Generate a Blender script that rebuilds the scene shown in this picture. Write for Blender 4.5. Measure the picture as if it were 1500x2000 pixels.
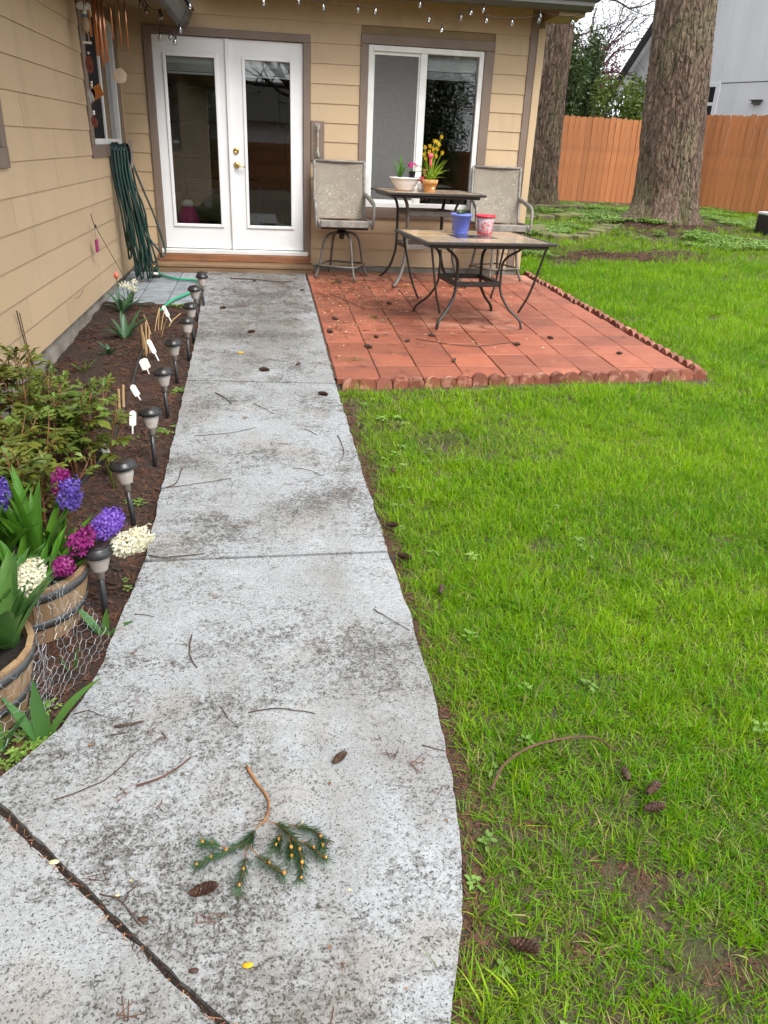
import bpy, bmesh, math, random
from mathutils import Vector, Matrix, noise
PI = math.pi
R = math.radians
scene = bpy.context.scene
for o in list(bpy.data.objects):
    bpy.data.objects.remove(o)

# ------------------------------------------------------------------ camera
cam_data = bpy.data.cameras.new('camera')
cam = bpy.data.objects.new('camera', cam_data)
scene.collection.objects.link(cam)
cam_data.sensor_fit = 'HORIZONTAL'
cam_data.sensor_width = 36.0
cam_data.lens = 36.0 * 1502.7 / 1500.0
cam_data.clip_start = 0.05
cam_data.clip_end = 2000
CAM_POS = Vector((1.142, -9.215, 1.112))
pitch, roll, yaw = R(25.39), R(-2.615), R(-8.841)
M3 = Matrix.Rotation(yaw, 3, 'Z') @ Matrix.Rotation(-pitch, 3, 'X') @ Matrix.Rotation(roll, 3, 'Y')
right, fwd, up = M3.col[0], M3.col[1], M3.col[2]
MC = Matrix((right, up, -fwd)).transposed().to_4x4()
MC.translation = CAM_POS
cam.matrix_world = MC
scene.camera = cam

# ------------------------------------------------------------------ world, sun, exposure
world = bpy.data.worlds.new('World')
scene.world = world
world.use_nodes = True
wn, wl = world.node_tree.nodes, world.node_tree.links
wn.clear()
sky = wn.new('ShaderNodeTexSky')
sky.sky_type = 'NISHITA'
sky.sun_disc = False
SUN_EL, SUN_ROT = R(52), R(150)
sky.sun_elevation = SUN_EL
sky.sun_rotation = SUN_ROT
sky.dust_density = 4.0
hs = wn.new('ShaderNodeHueSaturation')
hs.inputs['Saturation'].default_value = 0.25
wl.new(sky.outputs[0], hs.inputs['Color'])
mixw = wn.new('ShaderNodeMix')
mixw.data_type = 'RGBA'
mixw.inputs[0].default_value = 0.72          # a closed cloud layer evens the sky out
wl.new(hs.outputs[0], mixw.inputs[6])
mixw.inputs[7].default_value = (8.6, 8.9, 9.3, 1)
bg = wn.new('ShaderNodeBackground')
bg.inputs['Strength'].default_value = 0.11
wl.new(mixw.outputs[2], bg.inputs['Color'])
wo = wn.new('ShaderNodeOutputWorld')
wl.new(bg.outputs[0], wo.inputs['Surface'])

sun_data = bpy.data.lights.new('sun', 'SUN')
sun_data.energy = 1.5
sun_data.angle = R(25)
sun_data.color = (1.0, 0.97, 0.93)
sun = bpy.data.objects.new('sun', sun_data)
scene.collection.objects.link(sun)
sd = Vector((math.cos(SUN_EL) * math.sin(SUN_ROT), math.cos(SUN_EL) * math.cos(SUN_ROT), math.sin(SUN_EL)))
sun.rotation_euler = (-sd).to_track_quat('-Z', 'Y').to_euler()
sun.location = (3, -5, 20)

vs = scene.view_settings
vs.view_transform = 'Standard'
vs.look = 'None'
vs.exposure = 1.22
vs.gamma = 1.0
vs.use_curve_mapping = False
scene.render.engine = 'CYCLES'
scene.cycles.max_bounces = 5
scene.cycles.diffuse_bounces = 3
scene.cycles.glossy_bounces = 3
scene.cycles.transmission_bounces = 3
scene.cycles.transparent_max_bounces = 8
scene.cycles.caustics_reflective = False
scene.cycles.caustics_refractive = False
scene.cycles.use_adaptive_sampling = True
scene.cycles.adaptive_threshold = 0.025

# ------------------------------------------------------------------ helpers
COL = scene.collection


def G(y):
    return -0.19 + 0.035 * max(-14.0, min(12.0, y))


def berm(x, y):
    return 0.14 * math.exp(-((x - 8.3) ** 2 + (y - 5.0) ** 2) / (2 * 1.5 ** 2))


def LZ(x, y):
    front = 0.005 * max(0.0, 1 - abs(y + 4.45) / 0.55) if 1.4 < x < 4.6 else 0.0
    return G(y) - 0.05 - front + berm(x, y) + 0.018 * noise.noise(Vector((x * 1.3, y * 1.3, 3.1)))


class MB:
    def __init__(s):
        s.v, s.f, s.m, s.mi = [], [], [], 0

    def add(s, vs_, fs_):
        n = len(s.v)
        s.v += [tuple(p) for p in vs_]
        for f in fs_:
            s.f.append([n + i for i in f])
            s.m.append(s.mi)

    def box(s, a, b, M=None):
        x0, y0, z0 = a
        x1, y1, z1 = b
        p = [Vector(q) for q in ((x0, y0, z0), (x1, y0, z0), (x1, y1, z0), (x0, y1, z0), (x0, y0, z1), (x1, y0, z1), (x1, y1, z1), (x0, y1, z1))]
        if M:
            p = [M @ q for q in p]
        s.add(p, [(0, 3, 2, 1), (4, 5, 6, 7), (0, 1, 5, 4), (1, 2, 6, 5), (2, 3, 7, 6), (3, 0, 4, 7)])
        return s

    def tube(s, pts, r, n=8, cap=True, closed=False, flat=None):
        pts = [Vector(p) for p in pts]
        k = len(pts)
        rs = r if isinstance(r, (list, tuple)) else [r] * k
        tang = []
        for i in range(k):
            if closed:
                t = pts[(i + 1) % k] - pts[i - 1]
            else:
                t = pts[min(i + 1, k - 1)] - pts[max(i - 1, 0)]
            tang.append(t.normalized() if t.length > 1e-9 else Vector((0, 0, 1)))
        ref = Vector((0, 0, 1)) if abs(tang[0].z) < 0.9 else Vector((1, 0, 0))
        nrm = tang[0].cross(ref).normalized()
        vv = []
        for i in range(k):
            nrm = (nrm - tang[i] * nrm.dot(tang[i]))
            nrm = nrm.normalized() if nrm.length > 1e-6 else tang[i].orthogonal().normalized()
            b = tang[i].cross(nrm)
            for j in range(n):
                a = 2 * PI * j / n
                fl = flat or 1.0
                vv.append(pts[i] + nrm * (math.cos(a) * rs[i]) + b * (math.sin(a) * rs[i] * fl))
        ff = []
        for i in range(k if closed else k - 1):
            i2 = (i + 1) % k
            for j in range(n):
                j2 = (j + 1) % n
                ff.append((i * n + j, i * n + j2, i2 * n + j2, i2 * n + j))
        if cap and not closed:
            ff.append(tuple(range(n - 1, -1, -1)))
            ff.append(tuple((k - 1) * n + j for j in range(n)))
        s.add(vv, ff)
        return s

    def lathe(s, prof, n=20, M=None, cap=True):
        M = M or Matrix.Identity(4)
        vv, ff = [], []
        for (r, z) in prof:
            for j in range(n):
                a = 2 * PI * j / n
                vv.append(M @ Vector((r * math.cos(a), r * math.sin(a), z)))
        for i in range(len(prof) - 1):
            for j in range(n):
                j2 = (j + 1) % n
                ff.append((i * n + j, i * n + j2, (i + 1) * n + j2, (i + 1) * n + j))
        if cap:
            if prof[0][0] > 1e-5:
                ff.append(tuple(range(n - 1, -1, -1)))
            if prof[-1][0] > 1e-5:
                ff.append(tuple((len(prof) - 1) * n + j for j in range(n)))
        s.add(vv, ff)
        return s

    def prism(s, poly, top, bottom):
        """poly: list of (x, y); top, bottom: functions of (x, y)."""
        n = len(poly)
        vv = [(x, y, top(x, y)) for x, y in poly] + [(x, y, bottom(x, y)) for x, y in poly]
        ff = [tuple(range(n)), tuple(range(2 * n - 1, n - 1, -1))]
        for i in range(n):
            j = (i + 1) % n
            ff.append((i, n + i, n + j, j))
        s.add(vv, ff)
        return s

    def ext(s, prof, a, b, M=None):
        """extrude a closed profile [(u,w)] from a to b along local x; profile in local (y,z)."""
        n = len(prof)
        vv = [Vector((a, y, z)) for y, z in prof] + [Vector((b, y, z)) for y, z in prof]
        if M:
            vv = [M @ q for q in vv]
        ff = [tuple(range(n - 1, -1, -1)), tuple(range(n, 2 * n))]
        for i in range(n):
            j = (i + 1) % n
            ff.append((i, j, n + j, n + i))
        s.add(vv, ff)
        return s

    def ball(s, c, r, n=8, m=6, sc=(1, 1, 1)):
        prof = [(max(1e-6, math.sin(PI * i / m)), -math.cos(PI * i / m)) for i in range(m + 1)]
        M = Matrix.Translation(c) @ Matrix.Diagonal((r * sc[0], r * sc[1], r * sc[2], 1))
        s.lathe(prof, n, M, cap=False)
        return s

    def mesh(s, name, mats, smooth=False, bevel=0.0, seg=1):
        me = bpy.data.meshes.new(name)
        me.from_pydata(s.v, [], s.f)
        mats = mats if isinstance(mats, (list, tuple)) else [mats]
        for m in mats:
            me.materials.append(m)
        if len(mats) > 1:
            me.polygons.foreach_set('material_index', s.m)
        bm = bmesh.new()
        bm.from_mesh(me)
        bmesh.ops.recalc_face_normals(bm, faces=bm.faces) if s.v and len(s.v) < 60000 else None
        if bevel > 0:
            ed = [e for e in bm.edges if len(e.link_faces) == 2 and e.calc_face_angle(0) > 0.6]
            bmesh.ops.bevel(bm, geom=ed, offset=bevel, segments=seg, affect='EDGES', clamp_overlap=True)
        bm.to_mesh(me)
        bm.free()
        if smooth:
            me.polygons.foreach_set('use_smooth', [True] * len(me.polygons))
        me.update()
        return me

    def build(s, name, mats, parent=None, smooth=False, bevel=0.0, seg=1, origin=None):
        me = s.mesh(name, mats, smooth, bevel, seg)
        if origin is not None:
            me.transform(Matrix.Translation(-Vector(origin)))
        o = bpy.data.objects.new(name, me)
        COL.objects.link(o)
        if origin is not None:
            o.location = origin
        if parent:
            o.parent = parent
            if parent.type == 'EMPTY' or True:
                o.matrix_parent_inverse = parent.matrix_basis.inverted() if parent.parent is None else (parent.parent.matrix_basis @ parent.matrix_parent_inverse @ parent.matrix_basis).inverted()
        return o


def link(name, me, parent=None):
    o = bpy.data.objects.new(name, me)
    COL.objects.link(o)
    o.parent = parent
    return o


def tag(o, label, cat=None, group=None, kind=None):
    o['label'] = label
    if cat:
        o['category'] = cat
    if group:
        o['group'] = group
    if kind:
        o['kind'] = kind
    return o


def thing(name, label, cat, loc=(0, 0, 0), rz=0.0, group=None):
    o = bpy.data.objects.new(name, None)
    o.empty_display_size = 0.1
    COL.objects.link(o)
    o.location = loc
    o.rotation_euler = (0, 0, rz)
    bpy.context.view_layer.update() if False else None
    o.matrix_basis = Matrix.Translation(loc) @ Matrix.Rotation(rz, 4, 'Z')
    return tag(o, label, cat, group)


def part(mb, name, mats, parent, **k):
    """mesh given in the local frame of its parent."""
    me = mb.mesh(name, mats, k.get('smooth', False), k.get('bevel', 0.0), k.get('seg', 1))
    return link(name, me, parent)


def struct(o):
    o['kind'] = 'structure'
    return o


# ------------------------------------------------------------------ materials
def new_mat(name):
    m = bpy.data.materials.new(name)
    m.use_nodes = True
    nt = m.node_tree
    for n_ in list(nt.nodes):
        nt.nodes.remove(n_)
    out = nt.nodes.new('ShaderNodeOutputMaterial')
    b = nt.nodes.new('ShaderNodeBsdfPrincipled')
    nt.links.new(b.outputs[0], out.inputs[0])
    return m, nt, b, out


class N:
    """tiny node graph helper"""
    def __init__(s, nt):
        s.nt = nt

    def n(s, t, **k):
        x = s.nt.nodes.new(t)
        for a, v in k.items():
            setattr(x, a, v)
        return x

    def l(s, a, b):
        s.nt.links.new(a, b)

    def pos(s, scale=(1, 1, 1), world=True):
        if world:
            g = s.n('ShaderNodeNewGeometry').outputs['Position']
        else:
            g = s.n('ShaderNodeTexCoord').outputs['Object']
        mp = s.n('ShaderNodeMapping')
        mp.inputs['Scale'].default_value = scale
        s.l(g, mp.inputs[0])
        return mp.outputs[0]

    def noise(s, vec, scale, detail=3, rough=0.55):
        x = s.n('ShaderNodeTexNoise')
        x.inputs['Scale'].default_value = scale
        x.inputs['Detail'].default_value = detail
        x.inputs['Roughness'].default_value = rough
        s.l(vec, x.inputs['Vector'])
        return x.outputs[0]

    def ramp(s, fac, stops):
        x = s.n('ShaderNodeValToRGB')
        e = x.color_ramp.elements
        while len(e) < len(stops):
            e.new(0.5)
        for el, (p, c) in zip(e, stops):
            el.position = p
            el.color = c if len(c) == 4 else (*c, 1)
        s.l(fac, x.inputs[0])
        return x.outputs[0]

    def step(s, fac, a, b, lo=0.0, hi=1.0):
        x = s.n('ShaderNodeMapRange')
        x.clamp = True
        x.inputs[1].default_value = a
        x.inputs[2].default_value = b
        x.inputs[3].default_value = lo
        x.inputs[4].default_value = hi
        s.l(fac, x.inputs[0])
        return x.outputs[0]

    def mix(s, fac, a, b):
        x = s.n('ShaderNodeMix')
        x.data_type = 'RGBA'
        for sock, v in ((x.inputs[0], fac), (x.inputs[6], a), (x.inputs[7], b)):
            if hasattr(v, 'links'):
                s.l(v, sock)
            elif isinstance(v, (int, float)):
                sock.default_value = v
            else:
                sock.default_value = v if len(v) == 4 else (*v, 1)
        return x.outputs[2]

    def math(s, op, a, b=None):
        x = s.n('ShaderNodeMath')
        x.operation = op
        for sock, v in ((x.inputs[0], a), (x.inputs[1], b)):
            if v is None:
                continue
            if hasattr(v, 'links'):
                s.l(v, sock)
            else:
                sock.default_value = v
        return x.outputs[0]

    def bump(s, h, strength, dist, b):
        x = s.n('ShaderNodeBump')
        x.inputs['Strength'].default_value = strength
        x.inputs['Distance'].default_value = dist
        s.l(h, x.inputs['Height'])
        s.l(x.outputs[0], b.inputs['Normal'])


def mat(name, c1, c2=None, scale=8.0, rough=0.6, stretch=(1, 1, 1), bump=0.0, bdist=0.002, metal=0.0, rand=0.0, spec=None, world=False, detail=4, contrast=(0.35, 0.65), trans=0.0):
    m, nt, b, out = new_mat(name)
    g = N(nt)
    b.inputs['Roughness'].default_value = rough
    b.inputs['Metallic'].default_value = metal
    if spec is not None:
        b.inputs['Specular IOR Level'].default_value = spec
    c2 = c2 or tuple(x * 0.8 for x in c1)
    nz = g.noise(g.pos(stretch, world), scale, detail)
    col = g.mix(g.step(nz, *contrast), c1, c2)
    if rand > 0:
        oi = g.n('ShaderNodeObjectInfo').outputs['Random']
        h = g.n('ShaderNodeHueSaturation')
        g.l(g.step(oi, 0, 1, 1 - rand, 1 + rand), h.inputs['Value'])
        g.l(col, h.inputs['Color'])
        col = h.outputs[0]
    g.l(col, b.inputs['Base Color'])
    if bump > 0:
        g.bump(nz, bump, bdist, b)
    if trans > 0:
        tr = g.n('ShaderNodeBsdfTranslucent')
        g.l(col, tr.inputs[0])
        mx = g.n('ShaderNodeMixShader')
        mx.inputs[0].default_value = trans
        g.l(b.outputs[0], mx.inputs[1])
        g.l(tr.outputs[0], mx.inputs[2])
        g.l(mx.outputs[0], out.inputs[0])
    return m


def glass_mat(name, tint=(1, 1, 1), rough=0.0, ior=1.5, gain=1.0):
    """thin pane: mirror by Fresnel, else straight through."""
    m, nt, b, out = new_mat(name)
    g = N(nt)
    nt.nodes.remove(b)
    gl = g.n('ShaderNodeBsdfGlossy')
    gl.inputs['Roughness'].default_value = rough
    tr = g.n('ShaderNodeBsdfTransparent')
    tr.inputs[0].default_value = (*tint, 1)
    fr = g.n('ShaderNodeFresnel')
    fr.inputs[0].default_value = ior
    fac = g.math('MULTIPLY', fr.outputs[0], gain)
    mx = g.n('ShaderNodeMixShader')
    g.l(fac, mx.inputs[0])
    g.l(tr.outputs[0], mx.inputs[1])
    g.l(gl.outputs[0], mx.inputs[2])
    g.l(mx.outputs[0], out.inputs[0])
    return m


def siding_material():
    m, nt, b, out = new_mat('siding_paint')
    g = N(nt)
    b.inputs['Roughness'].default_value = 0.62
    fine = g.noise(g.pos((9, 9, 160)), 1.0, 3)
    big = g.noise(g.pos((1.2, 1.2, 0.6)), 1.0, 4)
    col = g.mix(g.step(big, 0.35, 0.7), (0.530, 0.387, 0.238), (0.478, 0.346, 0.210))
    col = g.mix(g.step(g.noise(g.pos((1.6, 1.6, 0.35)), 1.7, 5), 0.54, 0.72, 0.0, 0.45), col, (0.30, 0.23, 0.15))
    oi = g.n('ShaderNodeObjectInfo').outputs['Random']
    h = g.n('ShaderNodeHueSaturation')
    g.l(g.step(oi, 0, 1, 0.95, 1.04), h.inputs['Value'])
    g.l(col, h.inputs['Color'])
    g.l(h.outputs[0], b.inputs['Base Color'])
    g.bump(fine, 0.35, 0.002, b)
    return m


def concrete_material():
    m, nt, b, out = new_mat('worn_concrete')
    g = N(nt)
    b.inputs['Roughness'].default_value = 0.75
    p = g.pos()
    big = g.noise(p, 1.9, 6, 0.72)
    mid = g.noise(g.pos((3.2, 4.6, 3.0)), 1.0, 6, 0.74)
    spk = g.noise(p, 165.0, 3, 0.6)
    spk2 = g.noise(p, 70.0, 4, 0.7)
    broom = g.noise(g.pos((7, 150, 7)), 1.0, 3)
    blot = g.noise(g.pos((1.0, 1.1, 1)), 1.3, 5, 0.66)
    dirt = g.math('ADD', g.math('ADD', g.math('MULTIPLY', big, 0.42), g.math('MULTIPLY', mid, 0.40)), g.math('MULTIPLY', blot, 0.30))
    sxy = g.n('ShaderNodeSeparateXYZ')
    g.l(p, sxy.inputs[0])
    mid_x = g.step(g.math('ABSOLUTE', g.math('SUBTRACT', sxy.outputs[0], 1.08)), 0.42, 0.25)
    walked = g.math('MULTIPLY', g.step(sxy.outputs[1], -4.6, -3.0), g.step(mid_x, 0, 1, 0.35, 1.0))   # leaf-litter stain on the slab by the doors
    walked_ = walked
    dirt = g.math('ADD', dirt, g.math('MULTIPLY', walked, 0.06))
    g25 = g.noise(p, 24.0, 5, 0.7)
    dirt = g.math('ADD', dirt, g.math('ADD', g.math('MULTIPLY', g.math('SUBTRACT', g25, 0.5), 0.34), g.math('MULTIPLY', g.math('SUBTRACT', spk2, 0.5), 0.40)))
    dm = g.step(dirt, 0.555, 0.70)
    base = g.mix(g.step(spk2, 0.35, 0.65), (0.385, 0.405, 0.418), (0.285, 0.297, 0.303))
    base = g.mix(g.step(g.noise(p, 3.3, 5), 0.54, 0.76, 0, 0.6), base, (0.27, 0.225, 0.175))
    pale = g.noise(g.pos((1.6, 2.6, 1)), 1.9, 7, 0.7)
    base = g.mix(g.step(pale, 0.56, 0.72, 0, 0.55), base, (0.47, 0.492, 0.505))
    broad = g.math('ADD', g.noise(g.pos((1.5, 0.75, 1)), 1.25, 6, 0.68), g.math('MULTIPLY', walked_, 0.12))
    base = g.mix(g.step(broad, 0.46, 0.68, 0, 0.62), base, (0.150, 0.132, 0.105))
    # film of grime, streaked along the broom strokes
    grime = g.math('MULTIPLY', dm, g.step(g.math('ADD', g.math('MULTIPLY', broom, 0.55), g.math('MULTIPLY', spk2, 0.6)), 0.42, 0.66, 0.35, 1.0))
    base = g.mix(g.math('MULTIPLY', grime, 0.88), base, (0.085, 0.076, 0.060))
    # pits and black specks, thicker in the dirty areas
    thr = g.math('ADD', spk, g.math('MULTIPLY', dm, 0.095))
    sp = g.step(thr, 0.585, 0.635)
    base = g.mix(g.math('MULTIPLY', sp, 0.88), base, (0.030, 0.027, 0.022))
    fine = g.noise(p, 420.0, 2, 0.6)
    base = g.mix(g.step(fine, 0.53, 0.66, 0, 0.6), base, (0.09, 0.083, 0.072))
    g.l(base, b.inputs['Base Color'])
    hgt = g.math('SUBTRACT', g.math('MULTIPLY', broom, 0.4), sp)
    g.bump(hgt, 0.5, 0.002, b)
    return m


def paver_material():
    m, nt, b, out = new_mat('red_paver')
    g = N(nt)
    p = g.pos()
    oi = g.n('ShaderNodeObjectInfo').outputs['Random']
    n1 = g.noise(p, 4.0, 5, 0.6)
    n2 = g.noise(p, 120.0, 3)
    # damp clay red, with paler dry areas that have a shape of their own (where the table top and the eave keep the rain off)
    sx = g.n('ShaderNodeSeparateXYZ')
    g.l(g.pos(), sx.inputs[0])
    wob = g.math('MULTIPLY', g.math('SUBTRACT', g.noise(p, 5.0, 4), 0.5), 0.22)
    eave = g.step(g.math('ADD', sx.outputs[1], wob), -0.62, -0.56)
    dx = g.math('ABSOLUTE', g.math('SUBTRACT', sx.outputs[0], 2.86))
    dy = g.math('ABSOLUTE', g.math('ADD', sx.outputs[1], 2.36))
    tb = g.math('MAXIMUM', g.math('SUBTRACT', dx, 0.42), g.math('SUBTRACT', dy, 0.36))
    tab = g.step(g.math('ADD', tb, g.math('MULTIPLY', wob, 0.4)), 0.03, -0.02)
    blot = g.step(g.noise(g.pos((2.2, 4.0, 1)), 1.9, 2), 0.50, 0.54, 1.0, 0.0)
    dry = g.math('MAXIMUM', eave, g.math('MULTIPLY', tab, blot))
    wet = g.mix(g.step(n1, 0.3, 0.7), (0.335, 0.102, 0.052), (0.245, 0.071, 0.039))
    pale = g.mix(g.step(n1, 0.3, 0.7), (0.46, 0.20, 0.13), (0.39, 0.155, 0.10))
    col = g.mix(g.math('MULTIPLY', dry, 0.85), wet, pale)
    col = g.mix(g.step(n2, 0.6, 0.72, 0, 0.35), col, (0.12, 0.045, 0.03))
    col = g.mix(g.step(g.noise(p, 2.3, 5, 0.65), 0.55, 0.72, 0, 0.55), col, (0.15, 0.062, 0.042))
    col = g.mix(g.step(g.noise(g.pos((1, 1, 1)), 7.0, 4, 0.6), 0.62, 0.75, 0, 0.35), col, (0.42, 0.20, 0.14))
    h = g.n('ShaderNodeHueSaturation')
    g.l(g.step(oi, 0, 1, 0.76, 1.18), h.inputs['Value'])
    g.l(col, h.inputs['Color'])
    g.l(h.outputs[0], b.inputs['Base Color'])
    g.l(g.step(n1, 0.3, 0.7, 0.5, 0.72), b.inputs['Roughness'])
    g.bump(n2, 0.35, 0.002, b)
    return m


def soil_material(name, a, c, chips):
    m, nt, b, out = new_mat(name)
    g = N(nt)
    b.inputs['Roughness'].default_value = 0.9
    p = g.pos()
    n1 = g.noise(p, 9.0, 6, 0.7)
    n2 = g.noise(p, 90.0, 4, 0.7)
    col = g.mix(g.step(n1, 0.35, 0.65), a, c)
    col = g.mix(g.step(n2, 0.55, 0.7, 0, 0.7), col, chips)
    g.l(col, b.inputs['Base Color'])
    g.bump(g.math('ADD', n1, g.math('MULTIPLY', n2, 0.5)), 0.9, 0.02, b)
    return m


def lawn_soil_material():
    m, nt, b, out = new_mat('lawn_soil')
    g = N(nt)
    b.inputs['Roughness'].default_value = 0.95
    p = g.pos()
    n1 = g.noise(p, 1.4, 5, 0.65)
    n2 = g.noise(p, 60.0, 4, 0.7)
    n3 = g.noise(p, 0.35, 3)
    col = g.mix(g.step(n2, 0.35, 0.65), (0.075, 0.048, 0.030), (0.155, 0.100, 0.065))
    moss = g.mix(g.step(n2, 0.3, 0.7), (0.060, 0.105, 0.012), (0.030, 0.060, 0.008))
    col = g.mix(g.step(n1, 0.47, 0.60, 0, 0.55), col, moss)
    g.l(col, b.inputs['Base Color'])
    g.bump(g.math('ADD', g.math('MULTIPLY', g.noise(p, 22.0, 5, 0.7), 2.0), n2), 1.0, 0.025, b)
    return m


def blade_material(name, a, c, tip, trans=0.35, rough=0.38, vary=0.22, per_blade=False):
    m, nt, b, out = new_mat(name)
    g = N(nt)
    b.inputs['Roughness'].default_value = rough
    if per_blade:
        b.inputs['Specular IOR Level'].default_value = 0.22
        an = g.n('ShaderNodeAttribute')
        an.attribute_name = 'rnd'
        oi = an.outputs['Fac']
    else:
        oi = g.n('ShaderNodeObjectInfo').outputs['Random']
    patch = g.noise(g.pos(), 1.1, 4, 0.6)
    if per_blade:
        patch = g.math('ADD', g.math('MULTIPLY', patch, 0.6), g.math('MULTIPLY', g.noise(g.pos(), 7.0, 3), 0.4))
    col = g.mix(g.step(patch, 0.40, 0.60), a, c)
    col = g.mix(g.step(oi, 0.55, 1.0, 0, 0.7), col, tip)
    h = g.n('ShaderNodeHueSaturation')
    r2 = g.math('FRACT', g.math('MULTIPLY', oi, 17.31))
    g.l(g.step(r2, 0, 1, 1 - vary, 1 + vary), h.inputs['Value'])
    g.l(col, h.inputs['Color'])
    g.l(h.outputs[0], b.inputs['Base Color'])
    tr = g.n('ShaderNodeBsdfTranslucent')
    g.l(h.outputs[0], tr.inputs[0])
    mx = g.n('ShaderNodeMixShader')
    mx.inputs[0].default_value = trans
    g.l(b.outputs[0], mx.inputs[1])
    g.l(tr.outputs[0], mx.inputs[2])
    g.l(mx.outputs[0], out.inputs[0])
    return m


def bark_material():
    m, nt, b, out = new_mat('fir_bark')
    g = N(nt)
    b.inputs['Roughness'].default_value = 0.92
    v = g.pos((16, 16, 4.5))
    n1 = g.noise(v, 1.0, 6, 0.7)
    n2 = g.noise(g.pos((46, 46, 24)), 1.0, 5, 0.7)
    n3 = g.noise(g.pos((2.2, 2.2, 0.9)), 1.0, 4)
    col = g.ramp(n1, [(0.30, (0.024, 0.015, 0.010)), (0.46, (0.115, 0.070, 0.048)), (0.60, (0.225, 0.150, 0.108)), (0.76, (0.35, 0.25, 0.19))])
    col = g.mix(g.step(n2, 0.55, 0.75, 0, 0.55), col, (0.36, 0.265, 0.215))
    col = g.mix(g.step(n2, 0.42, 0.25, 0, 0.8), col, (0.025, 0.018, 0.013))
    vo = g.n('ShaderNodeTexVoronoi')
    vo.feature = 'DISTANCE_TO_EDGE'
    vo.inputs['Scale'].default_value = 1.0
    wv = g.n('ShaderNodeVectorMath')
    wv.operation = 'ADD'
    nv = g.n('ShaderNodeTexNoise')
    nv.inputs['Scale'].default_value = 5.0
    nv.inputs['Detail'].default_value = 3
    sc3 = g.n('ShaderNodeVectorMath')
    sc3.operation = 'SCALE'
    sc3.inputs['Scale'].default_value = 3.4
    g.l(nv.outputs['Color'], sc3.inputs[0])
    g.l(g.pos((13, 13, 3.0)), wv.inputs[0])
    g.l(sc3.outputs[0], wv.inputs[1])
    g.l(wv.outputs[0], vo.inputs['Vector'])
    crack = g.math('MULTIPLY', g.step(vo.outputs['Distance'], 0.13, 0.0), g.step(n3, 0.38, 0.6, 0.35, 1.0))
    col = g.mix(g.math('MULTIPLY', crack, 0.7), col, (0.016, 0.011, 0.008))
    # grey-green lichen in patches, moss in the lowest half metre
    col = g.mix(g.math('MULTIPLY', g.step(n3, 0.52, 0.66), g.step(n2, 0.4, 0.6, 0.1, 0.7)), col, (0.215, 0.195, 0.105))
    sx = g.n('ShaderNodeSeparateXYZ')
    g.l(g.pos(), sx.inputs[0])
    low = g.step(sx.outputs[2], 0.75, 0.0)
    col = g.mix(g.math('MULTIPLY', g.math('MULTIPLY', low, g.step(n3, 0.42, 0.58)), 0.65), col, (0.075, 0.085, 0.018))
    g.l(col, b.inputs['Base Color'])
    g.bump(g.math('SUBTRACT', g.math('ADD', n1, g.math('MULTIPLY', n2, 0.6)), crack), 1.0, 0.03, b)
    return m


def wood_material(name, a, c, dark, along=(2, 40, 40), rough=0.6, rand=0.12):
    m, nt, b, out = new_mat(name)
    g = N(nt)
    b.inputs['Roughness'].default_value = rough
    v = g.pos(along, world=False)
    n1 = g.noise(v, 1.0, 5, 0.6)
    n2 = g.noise(g.pos((1.5, 1.5, 1.5), world=False), 2.0, 4)
    col = g.mix(g.step(n1, 0.35, 0.65), a, c)
    col = g.mix(g.step(n2, 0.5, 0.75, 0, 0.6), col, dark)
    oi = g.n('ShaderNodeObjectInfo').outputs['Random']
    h = g.n('ShaderNodeHueSaturation')
    g.l(g.step(oi, 0, 1, 1 - rand, 1 + rand), h.inputs['Value'])
    g.l(col, h.inputs['Color'])
    g.l(h.outputs[0], b.inputs['Base Color'])
    g.bump(n1, 0.3, 0.002, b)
    return m


def sling_material():
    """taupe woven sling with a pale scroll print."""
    m, nt, b, out = new_mat('patterned_sling')
    g = N(nt)
    b.inputs['Roughness'].default_value = 0.75
    v = g.pos((1, 1, 1), world=False)
    w = g.n('ShaderNodeTexNoise')
    w.inputs['Scale'].default_value = 9.0
    w.inputs['Detail'].default_value = 1.5
    w.inputs['Distortion'].default_value = 1.6
    g.l(v, w.inputs['Vector'])
    ring = g.math('ABSOLUTE', g.math('SUBTRACT', g.math('FRACT', g.math('MULTIPLY', w.outputs[0], 7.0)), 0.5))
    line = g.step(ring, 0.10, 0.04)
    keep = g.step(g.noise(v, 6.0, 2), 0.42, 0.56)
    weave = g.noise(g.pos((300, 300, 300), world=False), 1.0, 2)
    fade = g.noise(v, 5.0, 4)
    base = g.mix(g.step(weave, 0.4, 0.6), (0.245, 0.205, 0.160), (0.200, 0.168, 0.132))
    base = g.mix(g.step(fade, 0.35, 0.75, 0, 0.5), base, (0.30, 0.27, 0.22))
    col = g.mix(g.math('MULTIPLY', g.math('MULTIPLY', line, keep), 0.75), base, (0.46, 0.42, 0.34))
    g.l(col, b.inputs['Base Color'])
    g.bump(weave, 0.3, 0.001, b)
    return m


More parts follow.
